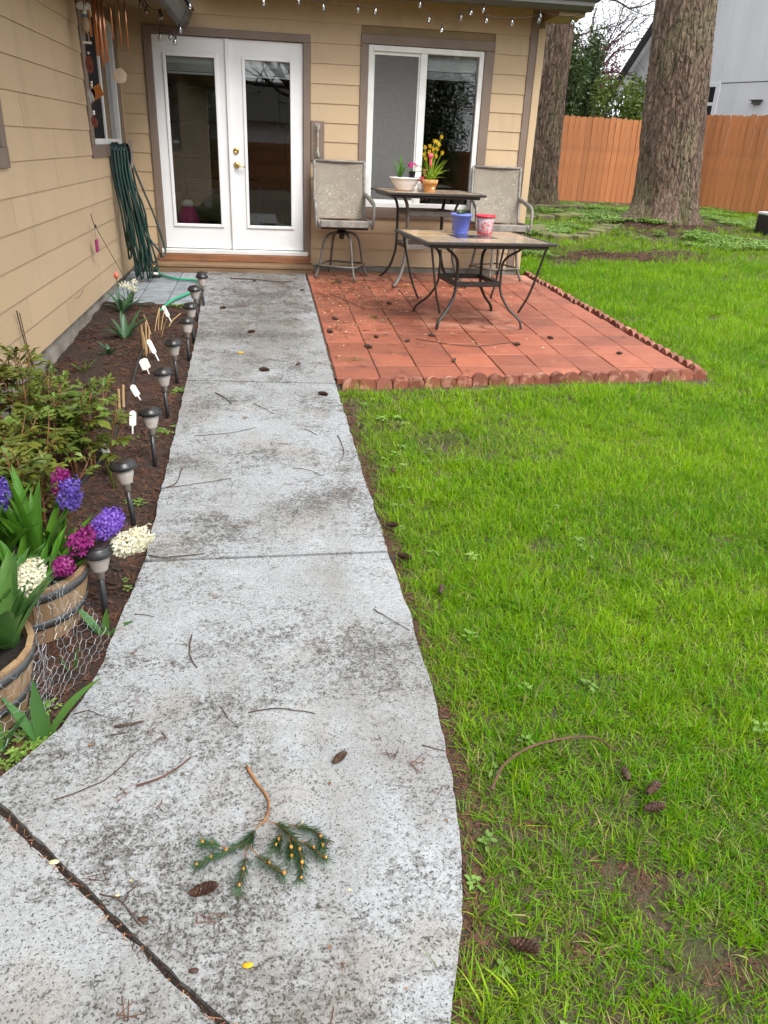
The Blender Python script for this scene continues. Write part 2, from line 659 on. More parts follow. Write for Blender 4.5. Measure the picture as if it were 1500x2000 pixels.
def slate_material():
    m, nt, b, out = new_mat('tan_slate_tile')
    g = N(nt)
    v = g.pos((1, 1, 1), world=False)
    n1 = g.noise(v, 2.6, 3, 0.5)
    n2 = g.noise(v, 5.0, 3)
    oi = g.n('ShaderNodeObjectInfo').outputs['Random']
    col = g.ramp(n1, [(0.3, (0.42, 0.26, 0.11)), (0.5, (0.52, 0.35, 0.19)), (0.68, (0.36, 0.26, 0.17))])
    col = g.mix(g.step(n2, 0.5, 0.7, 0, 0.5), col, (0.43, 0.27, 0.15))
    col = g.mix(g.step(g.math('FRACT', g.math('MULTIPLY', oi, 7.7)), 0, 1, 0, 0.65), col, (0.25, 0.225, 0.20))
    col = g.mix(g.step(g.math('FRACT', g.math('MULTIPLY', oi, 3.3)), 0.6, 1, 0, 0.4), col, (0.42, 0.20, 0.10))
    g.l(col, b.inputs['Base Color'])
    g.l(g.step(n2, 0.3, 0.7, 0.14, 0.30), b.inputs['Roughness'])
    g.bump(n1, 0.15, 0.004, b)
    return m


def neighbour_siding():
    m, nt, b, out = new_mat('pale_grey_panel')
    g = N(nt)
    b.inputs['Roughness'].default_value = 0.7
    n1 = g.noise(g.pos((3, 3, 0.5)), 1.0, 5)
    col = g.mix(g.step(n1, 0.35, 0.7), (0.62, 0.63, 0.65), (0.56, 0.57, 0.59))
    g.l(col, b.inputs['Base Color'])
    g.bump(g.noise(g.pos((40, 40, 2)), 1.0, 3), 0.2, 0.003, b)
    return m


MT = {}
MT['siding'] = siding_material()
MT['concrete'] = concrete_material()
MT['paver'] = paver_material()
MT['bedsoil'] = soil_material('dark_bed_soil', (0.042, 0.025, 0.017), (0.021, 0.013, 0.009), (0.095, 0.050, 0.030))
MT['jointdirt'] = soil_material('patio_joint_dirt', (0.10, 0.045, 0.028), (0.06, 0.03, 0.02), (0.08, 0.085, 0.03))
MT['lawnsoil'] = lawn_soil_material()
MT['bark'] = bark_material()
MT['trim'] = mat('taupe_trim_paint', (0.205, 0.150, 0.118), (0.18, 0.130, 0.10), 6, 0.55, (1, 1, 1), 0.1)
MT['white'] = mat('white_door_paint', (0.80, 0.80, 0.80), (0.74, 0.745, 0.75), 3, 0.42, (1, 1, 1), 0.03)
MT['vinyl'] = mat('white_vinyl', (0.78, 0.78, 0.77), (0.66, 0.66, 0.63), 5, 0.4)
MT['foundation'] = mat('old_foundation', (0.30, 0.27, 0.23), (0.15, 0.13, 0.10), 5, 0.9, (1, 1, 2), 0.7, 0.01, detail=6)
MT['gutter'] = mat('dark_gutter', (0.085, 0.085, 0.072), (0.07, 0.07, 0.06), 4, 0.45)
MT['soffit'] = mat('soffit_paint', (0.30, 0.215, 0.11), (0.25, 0.18, 0.09), 3, 0.7)
MT['shingle'] = mat('asphalt_shingle', (0.07, 0.065, 0.06), (0.04, 0.038, 0.035), 30, 0.95, (1, 1, 1), 0.6, 0.01)
MT['glass'] = glass_mat('clear_pane', (0.9, 0.92, 0.91), 0.0, 1.5, 1.9)
MT['brass'] = mat('brass', (0.72, 0.50, 0.18), (0.55, 0.37, 0.12), 20, 0.25, metal=1.0)
MT['bronze'] = mat('worn_nickel', (0.56, 0.53, 0.47), (0.30, 0.27, 0.22), 25, 0.35, metal=0.45)
MT['stepwood'] = wood_material('weathered_step_wood', (0.27, 0.165, 0.085), (0.17, 0.10, 0.052), (0.10, 0.075, 0.045), (2, 30, 30))
MT['stepred'] = wood_material('stained_sill_wood', (0.30, 0.125, 0.055), (0.19, 0.078, 0.036), (0.11, 0.055, 0.03), (2, 30, 30))
MT['fence'] = wood_material('cedar_stain', (0.44, 0.165, 0.056), (0.36, 0.128, 0.043), (0.24, 0.088, 0.036), (25, 25, 1.6), 0.7, 0.17)
MT['blackmetal'] = mat('dark_bronze_metal', (0.045, 0.040, 0.036), (0.03, 0.027, 0.025), 30, 0.42, metal=0.25)
MT['greymetal'] = mat('faded_bronze_metal', (0.17, 0.155, 0.135), (0.105, 0.095, 0.082), 18, 0.55, metal=0.2)
MT['palemetal'] = mat('weathered_chair_metal', (0.33, 0.31, 0.28), (0.19, 0.175, 0.155), 16, 0.6, metal=0.2)
MT['sling'] = sling_material()
MT['slate'] = slate_material()
MT['darkslate'] = mat('dark_slate', (0.045, 0.047, 0.062), (0.03, 0.03, 0.04), 10, 0.22)
MT['hose'] = mat('dark_green_hose', (0.006, 0.034, 0.027), (0.004, 0.022, 0.018), 10, 0.33)
MT['hosestripe'] = mat('mid_green_hose', (0.010, 0.062, 0.048), (0.007, 0.04, 0.032), 10, 0.33)
MT['hoselight'] = mat('bright_green_hose', (0.03, 0.36, 0.19), (0.025, 0.29, 0.15), 10, 0.3)
MT['hanger'] = mat('grey_hanger', (0.24, 0.21, 0.20), (0.17, 0.15, 0.14), 10, 0.5)
MT['blackplastic'] = mat('black_plastic', (0.016, 0.016, 0.017), (0.026, 0.026, 0.028), 10, 0.33)
MT['solarpanel'] = mat('solar_panel', (0.035, 0.022, 0.018), (0.02, 0.014, 0.012), 30, 0.35)
MT['paverg'] = mat('grey_paver', (0.30, 0.335, 0.365), (0.20, 0.22, 0.235), 9, 0.75, (1, 1, 1), 0.3, 0.002, rand=0.12, world=True, detail=6)
MT['tagwhite'] = mat('plant_label_white', (0.82, 0.81, 0.76), (0.76, 0.75, 0.70), 8, 0.5)
MT['cane'] = mat('dry_cane', (0.50, 0.34, 0.17), (0.36, 0.23, 0.11), 14, 0.7, (1, 1, 0.2))
MT['copper'] = mat('copper_tube', (0.72, 0.34, 0.18), (0.50, 0.22, 0.11), 12, 0.28, (1, 1, 0.2), metal=1.0)
MT['drum'] = mat('terracotta', (0.66, 0.33, 0.12), (0.58, 0.28, 0.10), 6, 0.6)
MT['bowl'] = mat('white_bowl', (0.74, 0.74, 0.74), (0.68, 0.68, 0.68), 5, 0.35)
MT['bluepot'] = mat('periwinkle_pot', (0.165, 0.21, 0.66), (0.145, 0.19, 0.60), 5, 0.45)
MT['pink'] = mat('flamingo_pink', (0.80, 0.10, 0.14), (0.72, 0.08, 0.12), 8, 0.4)
MT['hotpink'] = mat('hot_pink', (0.62, 0.02, 0.22), (0.50, 0.015, 0.19), 8, 0.5)
MT['red'] = mat('red_plastic', (0.66, 0.025, 0.05), (0.6, 0.02, 0.045), 8, 0.35)
MT['yellow'] = mat('daffodil_yellow', (0.80, 0.55, 0.02), (0.75, 0.45, 0.01), 20, 0.5, trans=0.3)
MT['stave'] = wood_material('barrel_oak', (0.36, 0.235, 0.13), (0.27, 0.17, 0.09), (0.17, 0.105, 0.06), (30, 30, 2), 0.65, 0.14)
MT['hoop'] = mat('barrel_hoop', (0.105, 0.105, 0.11), (0.075, 0.072, 0.07), 14, 0.5, metal=0.4)
MT['potsoil'] = soil_material('potting_soil', (0.016, 0.011, 0.008), (0.008, 0.006, 0.004), (0.05, 0.03, 0.02))
MT['wire'] = mat('galvanised_wire', (0.27, 0.29, 0.30), (0.19, 0.20, 0.21), 30, 0.4, metal=0.6)
MT['hyleaf'] = blade_material('hyacinth_leaf', (0.085, 0.235, 0.022), (0.065, 0.185, 0.02), (0.12, 0.28, 0.03), 0.22, 0.30, 0.15)
MT['iris'] = blade_material('iris_leaf', (0.075, 0.19, 0.045), (0.06, 0.155, 0.04), (0.125, 0.26, 0.05), 0.22, 0.4, 0.15)
MT['tulipleaf'] = blade_material('tulip_leaf', (0.062, 0.145, 0.062), (0.05, 0.12, 0.05), (0.08, 0.17, 0.06), 0.18, 0.42, 0.12)
MT['daffleaf'] = blade_material('daffodil_leaf', (0.34, 0.50, 0.04), (0.28, 0.44, 0.035), (0.42, 0.55, 0.06), 0.3, 0.4, 0.15)
MT['peony'] = blade_material('peony_leaf', (0.105, 0.170, 0.026), (0.150, 0.155, 0.024), (0.15, 0.25, 0.05), 0.2, 0.30, 0.35)
MT['peonystem'] = mat('peony_stem', (0.20, 0.075, 0.028), (0.14, 0.06, 0.025), 20, 0.5)
MT['purple'] = mat('hyacinth_purple', (0.30, 0.16, 0.68), (0.13, 0.05, 0.42), 110, 0.5, trans=0.25)
MT['violet'] = mat('hyacinth_violet_blue', (0.21, 0.14, 0.60), (0.08, 0.04, 0.32), 110, 0.5, trans=0.25)
MT['magenta'] = mat('hyacinth_magenta', (0.42, 0.025, 0.25), (0.13, 0.008, 0.085), 110, 0.5, trans=0.25)
MT['cream'] = mat('hyacinth_white', (0.84, 0.82, 0.68), (0.78, 0.74, 0.52), 60, 0.5, trans=0.25)
MT['cone'] = mat('fir_cone_brown', (0.088, 0.040, 0.022), (0.042, 0.020, 0.013), 60, 0.6)
MT['twig'] = mat('twig_brown', (0.085, 0.052, 0.036), (0.05, 0.03, 0.022), 30, 0.8)
MT['twigred'] = mat('twig_red_brown', (0.13, 0.058, 0.036), (0.085, 0.04, 0.025), 30, 0.7)
MT['sprigstem'] = mat('sprig_stem', (0.35, 0.17, 0.06), (0.21, 0.085, 0.035), 30, 0.6)
MT['needle'] = mat('fir_needle', (0.040, 0.120, 0.045), (0.085, 0.165, 0.07), 60, 0.45, trans=0.2)
MT['bud'] = mat('fir_bud', (0.66, 0.34, 0.055), (0.45, 0.19, 0.04), 60, 0.4)
MT['drybit'] = mat('dry_needles', (0.30, 0.145, 0.07), (0.17, 0.08, 0.042), 40, 0.8, rand=0.4)
MT['palebit'] = mat('pale_petal', (0.68, 0.58, 0.33), (0.60, 0.42, 0.2), 40, 0.6, rand=0.3)
MT['moss'] = mat('moss', (0.135, 0.165, 0.02), (0.075, 0.10, 0.015), 30, 0.95, (1, 1, 1), 0.8, 0.01)
MT['mosstone'] = mat('mossy_stone', (0.155, 0.165, 0.035), (0.105, 0.088, 0.06), 7, 0.95, (1, 1, 1), 0.8, 0.012, rand=0.2, detail=6, world=True)
MT['screen'] = mat('insect_screen', (0.085, 0.085, 0.083), (0.065, 0.065, 0.063), 60, 0.85)
MT['blind'] = mat('white_blind', (0.86, 0.88, 0.90), (0.82, 0.84, 0.86), 5, 0.6)
MT['interior'] = mat('interior_wall', (0.23, 0.19, 0.115), (0.20, 0.165, 0.10), 2, 0.9)
MT['intfloor'] = mat('interior_floor', (0.10, 0.085, 0.07), (0.075, 0.062, 0.05), 4, 0.6)
MT['darkwood'] = mat('dark_wood', (0.060, 0.030, 0.016), (0.04, 0.02, 0.011), 8, 0.4)
MT['bulb'] = glass_mat('bulb_glass', (0.96, 0.96, 0.96), 0.03, 1.6, 3.5)
MT['lampglass'] = mat('frosted_lens', (0.42, 0.38, 0.345), (0.35, 0.31, 0.28), 40, 0.16)
MT['plasticclear'] = mat('silvery_tub', (0.50, 0.42, 0.42), (0.34, 0.27, 0.28), 5, 0.14, (6, 6, 0.5))
MT['nsiding'] = neighbour_siding()
MT['nwhite'] = mat('neighbour_white', (0.70, 0.71, 0.73), (0.64, 0.65, 0.67), 3, 0.6)
MT['darkglass'] = mat('dark_window', (0.03, 0.034, 0.038), (0.02, 0.023, 0.026), 2, 0.08)
MT['agate'] = mat('agate_amber', (0.42, 0.14, 0.022), (0.30, 0.09, 0.015), 30, 0.25)
MT['agatered'] = mat('agate_red', (0.13, 0.022, 0.015), (0.20, 0.06, 0.045), 30, 0.25)
MT['agategrey'] = mat('agate_grey', (0.42, 0.45, 0.45), (0.22, 0.13, 0.12), 40, 0.25, contrast=(0.55, 0.6))
MT['woodsail'] = mat('pale_wood_disc', (0.42, 0.32, 0.22), (0.34, 0.25, 0.17), 8, 0.6)
MT['string'] = mat('black_cord', (0.014, 0.014, 0.014), (0.01, 0.01, 0.01), 8, 0.6)
MT['rope'] = mat('tan_cord', (0.40, 0.27, 0.11), (0.33, 0.22, 0.09), 8, 0.8)
MT['hedge'] = blade_material('hedge_leaf', (0.045, 0.085, 0.022), (0.06, 0.10, 0.022), (0.09, 0.125, 0.03), 0.25, 0.45, 0.3)
MT['hedgelight'] = blade_material('light_hedge_leaf', (0.13, 0.19, 0.025), (0.10, 0.16, 0.02), (0.17, 0.22, 0.03), 0.3, 0.45, 0.3)
MT['plumleaf'] = blade_material('plum_leaf', (0.115, 0.030, 0.042), (0.15, 0.05, 0.06), (0.085, 0.045, 0.03), 0.3, 0.45, 0.25)
MT['plumbark'] = mat('plum_bark', (0.032, 0.026, 0.023), (0.05, 0.042, 0.036), 12, 0.9)
MT['firneedle'] = blade_material('fir_foliage', (0.030, 0.060, 0.022), (0.040, 0.07, 0.024), (0.05, 0.085, 0.03), 0.15, 0.5, 0.3)
MT['grass'] = blade_material('grass_blade', (0.235, 0.430, 0.005), (0.112, 0.295, 0.005), (0.36, 0.465, 0.016), 0.42, 0.34, 0.25, True)
MT['grassdull'] = blade_material('dull_grass_blade', (0.165, 0.295, 0.020), (0.125, 0.245, 0.020), (0.29, 0.345, 0.06), 0.36, 0.38, 0.25, True)
MT['straw'] = blade_material('straw_blade', (0.30, 0.26, 0.10), (0.24, 0.19, 0.08), (0.36, 0.31, 0.14), 0.2, 0.6, 0.25, True)
MT['weed'] = blade_material('weed_leaf', (0.235, 0.385, 0.075), (0.185, 0.32, 0.055), (0.30, 0.43, 0.11), 0.3, 0.4, 0.22)
MT['chip'] = mat('bark_chip', (0.078, 0.036, 0.021), (0.040, 0.020, 0.013), 30, 0.85, rand=0.45)
MT['needlered'] = mat('fallen_needle', (0.16, 0.065, 0.033), (0.10, 0.042, 0.024), 30, 0.8, rand=0.4)

# ------------------------------------------------------------------ ground
rng = random.Random(7)


def axis(lo, hi, fine_lo, fine_hi, step, grow=1.6):
    a = []
    x = fine_lo
    while x <= fine_hi + 1e-6:
        a.append(x)
        x += step
    d, x = step, fine_lo
    while x > lo:
        d *= grow
        x -= d
        a.insert(0, x)
    d, x = step, a[-1]
    while x < hi:
        d *= grow
        x += d
        a.append(x)
    return a


gx = axis(-600, 600, -2.0, 13.0, 0.2)
gy = axis(-600, 600, -11.0, 12.0, 0.2)
mb = MB()
mb.v = [(x, y, LZ(x, y) if (-3 < x < 14 and -12 < y < 13) else G(y) - 0.05) for y in gy for x in gx]
nx_ = len(gx)
mb.f = [(j * nx_ + i, j * nx_ + i + 1, (j + 1) * nx_ + i + 1, (j + 1) * nx_ + i) for j in range(len(gy) - 1) for i in range(nx_ - 1)]
mb.m = [0] * len(mb.f)
ground = struct(mb.build('ground', MT['lawnsoil'], smooth=True))
ground['label'] = 'bare brown soil and moss under the lawn'

# concrete path: four slabs, open joints between them
top = lambda x, y: G(y)
bot = lambda x, y: G(y) - 0.11
path = bpy.data.objects.new('concrete_path', None)
COL.objects.link(path)
path['kind'] = 'structure'
path['label'] = 'grey broom-finished concrete walk leading to the white doors'


def edge(pts, amp=0.004, step=0.06, seed=0):
    """slightly chipped slab edge through pts"""
    out = []
    for (x0, y0), (x1, y1) in zip(pts[:-1], pts[1:]):
        n = max(1, int(math.hypot(x1 - x0, y1 - y0) / step))
        for i in range(n):
            t = i / n
            x, y = x0 + (x1 - x0) * t, y0 + (y1 - y0) * t
            k = noise.noise(Vector((x * 9 + seed, y * 9, 0))) * amp + (noise.noise(Vector((x * 31 + seed, y * 31, 5))) * amp * 0.8)
            out.append((x + k, y + k * 0.6))
    out.append(pts[-1])
    return out


def slab(left, right_, seed):
    L = edge(left, 0.006, 0.03, seed)
    Rr = edge(right_, 0.006, 0.03, seed + 3)
    poly = L + Rr[::-1]
    b = MB().prism(poly, top, bot)
    return b.build('slab', MT['concrete'], path)


g2 = 0.009
slab([(0.46, -0.32), (0.50, -1.9), (0.545, -2.9), (0.575, -4.13 + g2)], [(1.515, -0.32), (1.54, -2.2), (1.553, -4.19 + g2)], 1)
slab([(0.575, -4.13 - g2), (0.60, -5.3), (0.62, -6.44 + g2)], [(1.553, -4.19 - g2), (1.578, -5.4), (1.60, -6.42 + g2)], 2)
slab([(0.62, -6.44 - g2), (0.595, -6.78), (0.580, -6.98), (0.562, -7.19), (0.512, -7.365), (0.452, -7.46), (0.394, -7.545), (0.37, -7.58), (0.62, -7.830), (0.86, -8.078), (1.12, -8.335), (1.366, -8.586)],
     [(1.60, -6.42 - g2), (1.62, -6.87), (1.624, -7.25), (1.62, -7.5), (1.604, -7.73), (1.573, -7.95), (1.54, -8.08), (1.483, -8.253), (1.42, -8.45), (1.372, -8.575)], 3)
slab([(0.352, -7.590), (0.10, -7.86), (-0.30, -8.2), (-1.2, -8.8), (-3.0, -9.6), (-3.0, -13.0)], [(0.358, -7.598), (0.60, -7.836), (0.848, -8.088), (1.10, -8.337), (1.352, -8.598), (1.3, -9.2), (1.28, -13.0)], 4)
# moss and litter in the wide diagonal joint
mb = MB()
rr = random.Random(3)
for k in range(420):
    t = rr.random()
    x, y = 0.352 + t * 1.0 + rr.gauss(0, 0.005), -7.590 - t * 1.0 + rr.gauss(0, 0.005)
    z = G(y) - 0.009 + rr.random() * 0.008
    a = rr.uniform(0, PI)
    l = rr.uniform(0.004, 0.014)
    dx, dy = math.cos(a) * l, math.sin(a) * l
    w = 0.0016
    mb.mi = rr.choice((0, 1, 1, 1, 1, 3))
    mb.add([(x - dx, y - dy, z), (x + dx, y + dy, z + rr.uniform(0, 0.006)), (x + dx - dy * 0.3, y + dy + dx * 0.3, z + 0.004), (x - dx, y - dy + w, z + 0.003)], [(0, 1, 2, 3)])
jo = mb.build('joint_litter', [MT['needlered'], MT['bedsoil'], MT['moss'], MT['drybit']])
tag(jo, 'needles and moss packed in the diagonal joint of the concrete', 'litter', kind='stuff')
mb = MB()
for (x0, y0, x1, y1) in ((0.33, -7.575, 1.37, -8.615),):
    mb.add([(x0 - .03, y0 - .03, G(y0) - 0.016), (x1 - .03, y1 - .03, G(y1) - 0.016), (x1 + .03, y1 + .03, G(y1) - 0.016), (x0 + .03, y0 + .03, G(y0) - 0.016)], [(0, 1, 2, 3)])
for (x0, x1, y) in ((0.56, 1.58, -4.16), (0.60, 1.62, -6.43)):
    mb.add([(x0, y - .05, G(y) - 0.02), (x1, y - .05, G(y) - 0.02), (x1, y + .03, G(y) - 0.02), (x0, y + .03, G(y) - 0.02)], [(0, 1, 2, 3)])
j2 = mb.build('joint_soil', MT['bedsoil'], path)
j2['kind'] = 'stuff'

# garden bed
mb = MB()
bx_ = [-0.36 + i * 0.03 for i in range(35)]
by_ = [-8.9 + i * 0.04 for i in range(178)]


def BZ(x, y):
    e = max(0.0, min(1.0, (0.56 - x) / 0.12))
    z = G(y) - 0.035 + e * (0.02 + 0.022 * noise.noise(Vector((x * 4, y * 4, 0))) + 0.014 * noise.noise(Vector((x * 13, y * 13, 2))))
    if y < -6.4 or x > 0.55:
        z = min(z, G(y) - 0.028)
    return z


mb.v = [(x, y, BZ(x, y)) for y in by_ for x in bx_]
nb = len(bx_)
mb.f = [(j * nb + i, j * nb + i + 1, (j + 1) * nb + i + 1, (j + 1) * nb + i) for j in range(len(by_) - 1) for i in range(nb - 1)]
mb.m = [0] * len(mb.f)
bed = struct(mb.build('garden_bed', MT['bedsoil'], smooth=True))
bed['label'] = 'dark mulched flower bed between the wall and the walk'

# grey pavers in the corner under the hose
gp = bpy.data.objects.new('corner_paving', None)
COL.objects.link(gp)
gp['kind'] = 'structure'
gp['label'] = 'small grey concrete pavers in the corner beside the step'
for i in range(3):
    for j in range(5):
        x0, y0 = -0.35 + i * 0.27, -0.32 - (j + 1) * 0.305
        dz = 0.004 * rng.uniform(-1, 1)
        MB().prism([(x0, y0), (x0 + 0.262, y0), (x0 + 0.262, y0 + 0.297), (x0, y0 + 0.297)], lambda x, y, d=dz: G(y) - 0.012 + d, lambda x, y: G(y) - 0.07).build('paver', MT['paverg'], gp, bevel=0.004)

# red patio: tiles one by one
patio = bpy.data.objects.new('brick_red_patio', None)
COL.objects.link(patio)
patio['kind'] = 'structure'
patio['label'] = 'red square paver patio in front of the window'
mb = MB()
mb.add([(1.53, -4.06, G(-4.06) - 0.009), (4.28, -3.84, G(-3.84) - 0.009), (4.12, -0.10, G(-0.1) - 0.009), (1.53, -0.10, G(-0.1) - 0.009)], [(0, 1, 2, 3)])
mb.build('joint_soil', MT['jointdirt'], patio)['kind'] = 'stuff'
T = 0.305
rows = int(3.85 / T) + 1
for j in range(13):
    y1 = -0.12 - j * T
    y0 = y1 - T
    xl_ = 1.535 + 0.035 * (-y1) / 4.0
    for i in range(9):
        x0 = xl_ + i * T + 0.004
        x1 = x0 + T - 0.006
        dz = rng.uniform(-0.003, 0.003)
        tx, ty = rng.uniform(-0.006, 0.006), rng.uniform(-0.006, 0.006)
        cx, cy = (x0 + x1) / 2, (y0 + y1) / 2
        ea, eb = -4.115 + (x0 - 1.6) * 0.09, -4.115 + (x1 - 1.6) * 0.09
        if max(ea, eb) > y1 - 0.03:
            continue
        ya, yb = max(y0 + 0.008, ea), max(y0 + 0.008, eb)
        if x1 > 4.30 + 0.05 * (-y1 - 3.86) / 1.0:
            x1 = 4.30 + 0.05 * (-y1 - 3.86) / 1.0
        if x1 - x0 < 0.03:
            continue
        MB().prism([(x0, ya), (x1, yb), (x1, y1), (x0, y1)], lambda x, y, d=dz, a=tx, b_=ty, c=cx, e=cy: G(y) + d + a * (x - c) + b_ * (y - e), lambda x, y: G(y) - 0.045).build('paver', MT['paver'], patio, bevel=0.004)


# scalloped edging
def scallop_mesh():
    n = 8
    prof = [(-0.056, -0.14)] + [(-0.056 * math.cos(PI * i / n), -0.006 + 0.056 * math.sin(PI * i / n)) for i in range(n + 1)] + [(0.056, -0.14)]
    b = MB()
    vv = [(u, -0.022, w) for u, w in prof] + [(u, 0.022, w) for u, w in prof]
    k = len(prof)
    ff = [tuple(range(k)), tuple(range(2 * k - 1, k - 1, -1))] + [(i, k + i, k + (i + 1) % k, (i + 1) % k) for i in range(k)]
    b.add(vv, ff)
    return b.mesh('scallop', MT['scallop'])


MT['scallop'] = mat('scallop_red', (0.215, 0.066, 0.040), (0.40, 0.185, 0.13), 14, 0.6, (1, 1, 1), 0.5, 0.003, rand=0.28, world=True, detail=6, contrast=(0.52, 0.62))
sm = scallop_mesh()


def edging(name, label, a, b):
    t = thing(name, label, 'edging', (a[0], a[1], G(a[1])))
    d = Vector((b[0] - a[0], b[1] - a[1]))
    n = int(d.length / 0.113)
    ang = math.atan2(d.y, d.x)
    for i in range(n):
        p = Vector(a) + d * ((i + 0.5) / n)
        o = link('scallop', sm, t)
        o.location = (p.x - a[0] + rng.gauss(0, .003), p.y - a[1] + rng.gauss(0, .004), G(p.y) - G(a[1]) - 0.020 + rng.uniform(-0.009, 0.006))
        o.rotation_euler = (rng.gauss(0, 0.07), rng.gauss(0, 0.05), ang + rng.gauss(0, 0.06))
    return t


edging('scalloped_edging', 'red scalloped concrete edging along the front of the patio', (1.60, -4.15), (4.38, -3.90))
edging('scalloped_edging', 'red scalloped concrete edging along the right side of the patio', (4.35, -3.84), (4.16, 0.06))

# ------------------------------------------------------------------ house
house = thing('house', 'tan lap-sided house with white french doors and taupe trim', 'house', (0, 0, G(0)))
XL = -0.36
DX0, DX1, DZ1 = -0.045, 1.56, 2.065
WX0, WX1, WZ0, WZ1 = 2.19, 3.43, 0.49, 2.06
XR = 4.0
H = house


def hp(b, name, m, par=None, **k):
    return b.build(name, m, par or H, **k)


# framed wall behind the boards, with the openings left free
for a, b in (((XL - 0.1, 0.012, -0.2), (DX0, 0.12, 2.9)), ((DX1, 0.012, -0.2), (WX0, 0.12, 2.9)), ((WX1, 0.012, -0.2), (4.03, 0.12, 2.9)),
             ((DX0, 0.012, DZ1), (DX1, 0.12, 2.9)), ((WX0, 0.012, -0.2), (WX1, 0.12, WZ0)), ((WX0, 0.012, WZ1), (WX1, 0.12, 2.9))):
    hp(MB().box(a, b), 'wall_sheathing', MT['soffit'])
LWY0, LWY1, LWZ0, LWZ1 = -1.585, -0.14, 1.02, 2.08
LW2 = (-5.6, -4.2, 1.02, 2.08)
for a, b in (((XL - 0.12, -13, -0.2), (XL - 0.012, LW2[0], 2.9)), ((XL - 0.12, LW2[1], -0.2), (XL - 0.012, LWY0, 2.9)), ((XL - 0.12, LWY1, -0.2), (XL - 0.012, 0.0, 2.9)),
             ((XL - 0.12, LWY0, -0.2), (XL - 0.012, LWY1, LWZ0)), ((XL - 0.12, LWY0, LWZ1), (XL - 0.012, LWY1, 2.9)),
             ((XL - 0.12, LW2[0], -0.2), (XL - 0.012, LW2[1], LW2[2])), ((XL - 0.12, LW2[0], LW2[3]), (XL - 0.012, LW2[1], 2.9))):
    hp(MB().box(a, b), 'wall_sheathing', MT['soffit'])


def board_back(x0, x1, z0, z1):
    if x1 - x0 < 0.02:
        return
    b = MB()
    pr = [(0.006, z0), (-0.016, z0), (-0.007, z1 - 0.001), (0.006, z1 - 0.001)]
    b.ext(pr, x0, x1)
    hp(b, 'siding_board', MT['siding'])


E1 = 0.1825
for k in range(-3, 13):
    z0 = 2.045 - E1 * k
    z1 = z0 + E1
    zm = (z0 + z1) / 2
    spans = [(XL + 0.005, 3.905)]
    cuts = []
    if zm < 2.10:
        cuts.append((-0.078, 1.592))
    if 0.37 < zm < 2.15:
        cuts.append((2.112, 3.532))
    for c0, c1 in cuts:
        ns = []
        for s0, s1 in spans:
            if c0 > s0 and c1 < s1:
                ns += [(s0, c0), (c1, s1)]
            else:
                ns.append((s0, s1))
        spans = ns
    for s0, s1 in spans:
        # rows that pass over a trim corner are cut to it
        zz0, zz1 = z0, z1
        if zz1 - zz0 > 0.02:
            board_back(s0, s1, zz0, zz1)


def board_left(y0, y1, z0, z1):
    if y1 - y0 < 0.02:
        return
    b = MB()
    pr = [(-0.006, z0), (0.016, z0), (0.007, z1 - 0.001), (-0.006, z1 - 0.001)]
    vv = [(XL + u, y0, z) for u, z in pr] + [(XL + u, y1, z) for u, z in pr]
    b.add(vv, [(0, 1, 2, 3), (7, 6, 5, 4)] + [(i, 4 + i, 4 + (i + 1) % 4, (i + 1) % 4) for i in range(4)])
    hp(b, 'siding_board', MT['siding'])


E2 = 0.188
jr = random.Random(11)
for k in range(-6, 10):
    z0 = 1.507 - E2 * k
    z1 = z0 + E2
    zm = (z0 + z1) / 2
    cuts = []
    if 0.92 < zm < 2.16:
        cuts = [(LW2[0] - 0.1, LW2[1] + 0.1), (LWY0 - 0.135, -0.003)]
    joints = {9: [-3.2, -6.8], 8: [-4.12, -7.7], 7: [-2.4, -6.0], 5: [-4.12], 6: [-1.9, -5.6], 4: [-3.0]}.get(k, [jr.uniform(-6.5, -2)])
    pts = [-13.0] + sorted(joints) + [-0.022]
    for a, b in zip(pts[:-1], pts[1:]):
        segs = [(a + 0.0025, b - 0.0025)]
        for c0, c1 in cuts:
            ns = []
            for s0, s1 in segs:
                if c1 <= s0 or c0 >= s1:
                    ns.append((s0, s1))
                else:
                    if c0 > s0:
                        ns.append((s0, c0))
                    if c1 < s1:
                        ns.append((c1, s1))
            segs = ns
        for s0, s1 in segs:
            board_left(s0, s1, z0, z1)

# foundation
hp(MB().box((XL - 0.1, 0.0, -0.6), (4.02, 0.11, -0.147)), 'foundation', MT['foundation'])
fb = MB()
fy = [-13 + i * 0.12 for i in range(110)]
vv = []
for y in fy:
    y = min(y, -0.003)
    for z, o_ in ((-0.19, -0.012), (-0.27, -0.004), (-0.36, 0.004), (-0.75, 0.008)):
        vv.append((XL - 0.002 + o_ + 0.010 * noise.noise(Vector((y * 4, z * 9, 1))), y, z))
fb.add(vv, [(i * 4 + j, (i + 1) * 4 + j, (i + 1) * 4 + j + 1, i * 4 + j + 1) for i in range(len(fy) - 1) for j in range(3)])
hp(fb, 'foundation', MT['foundation'])

# trim boards of the back wall
tr = MT['trim']


def trimbox(a, b, name='trim_board', m=None, bevel=0.003):
    return hp(MB().box(a, b), name, m or tr, bevel=bevel)


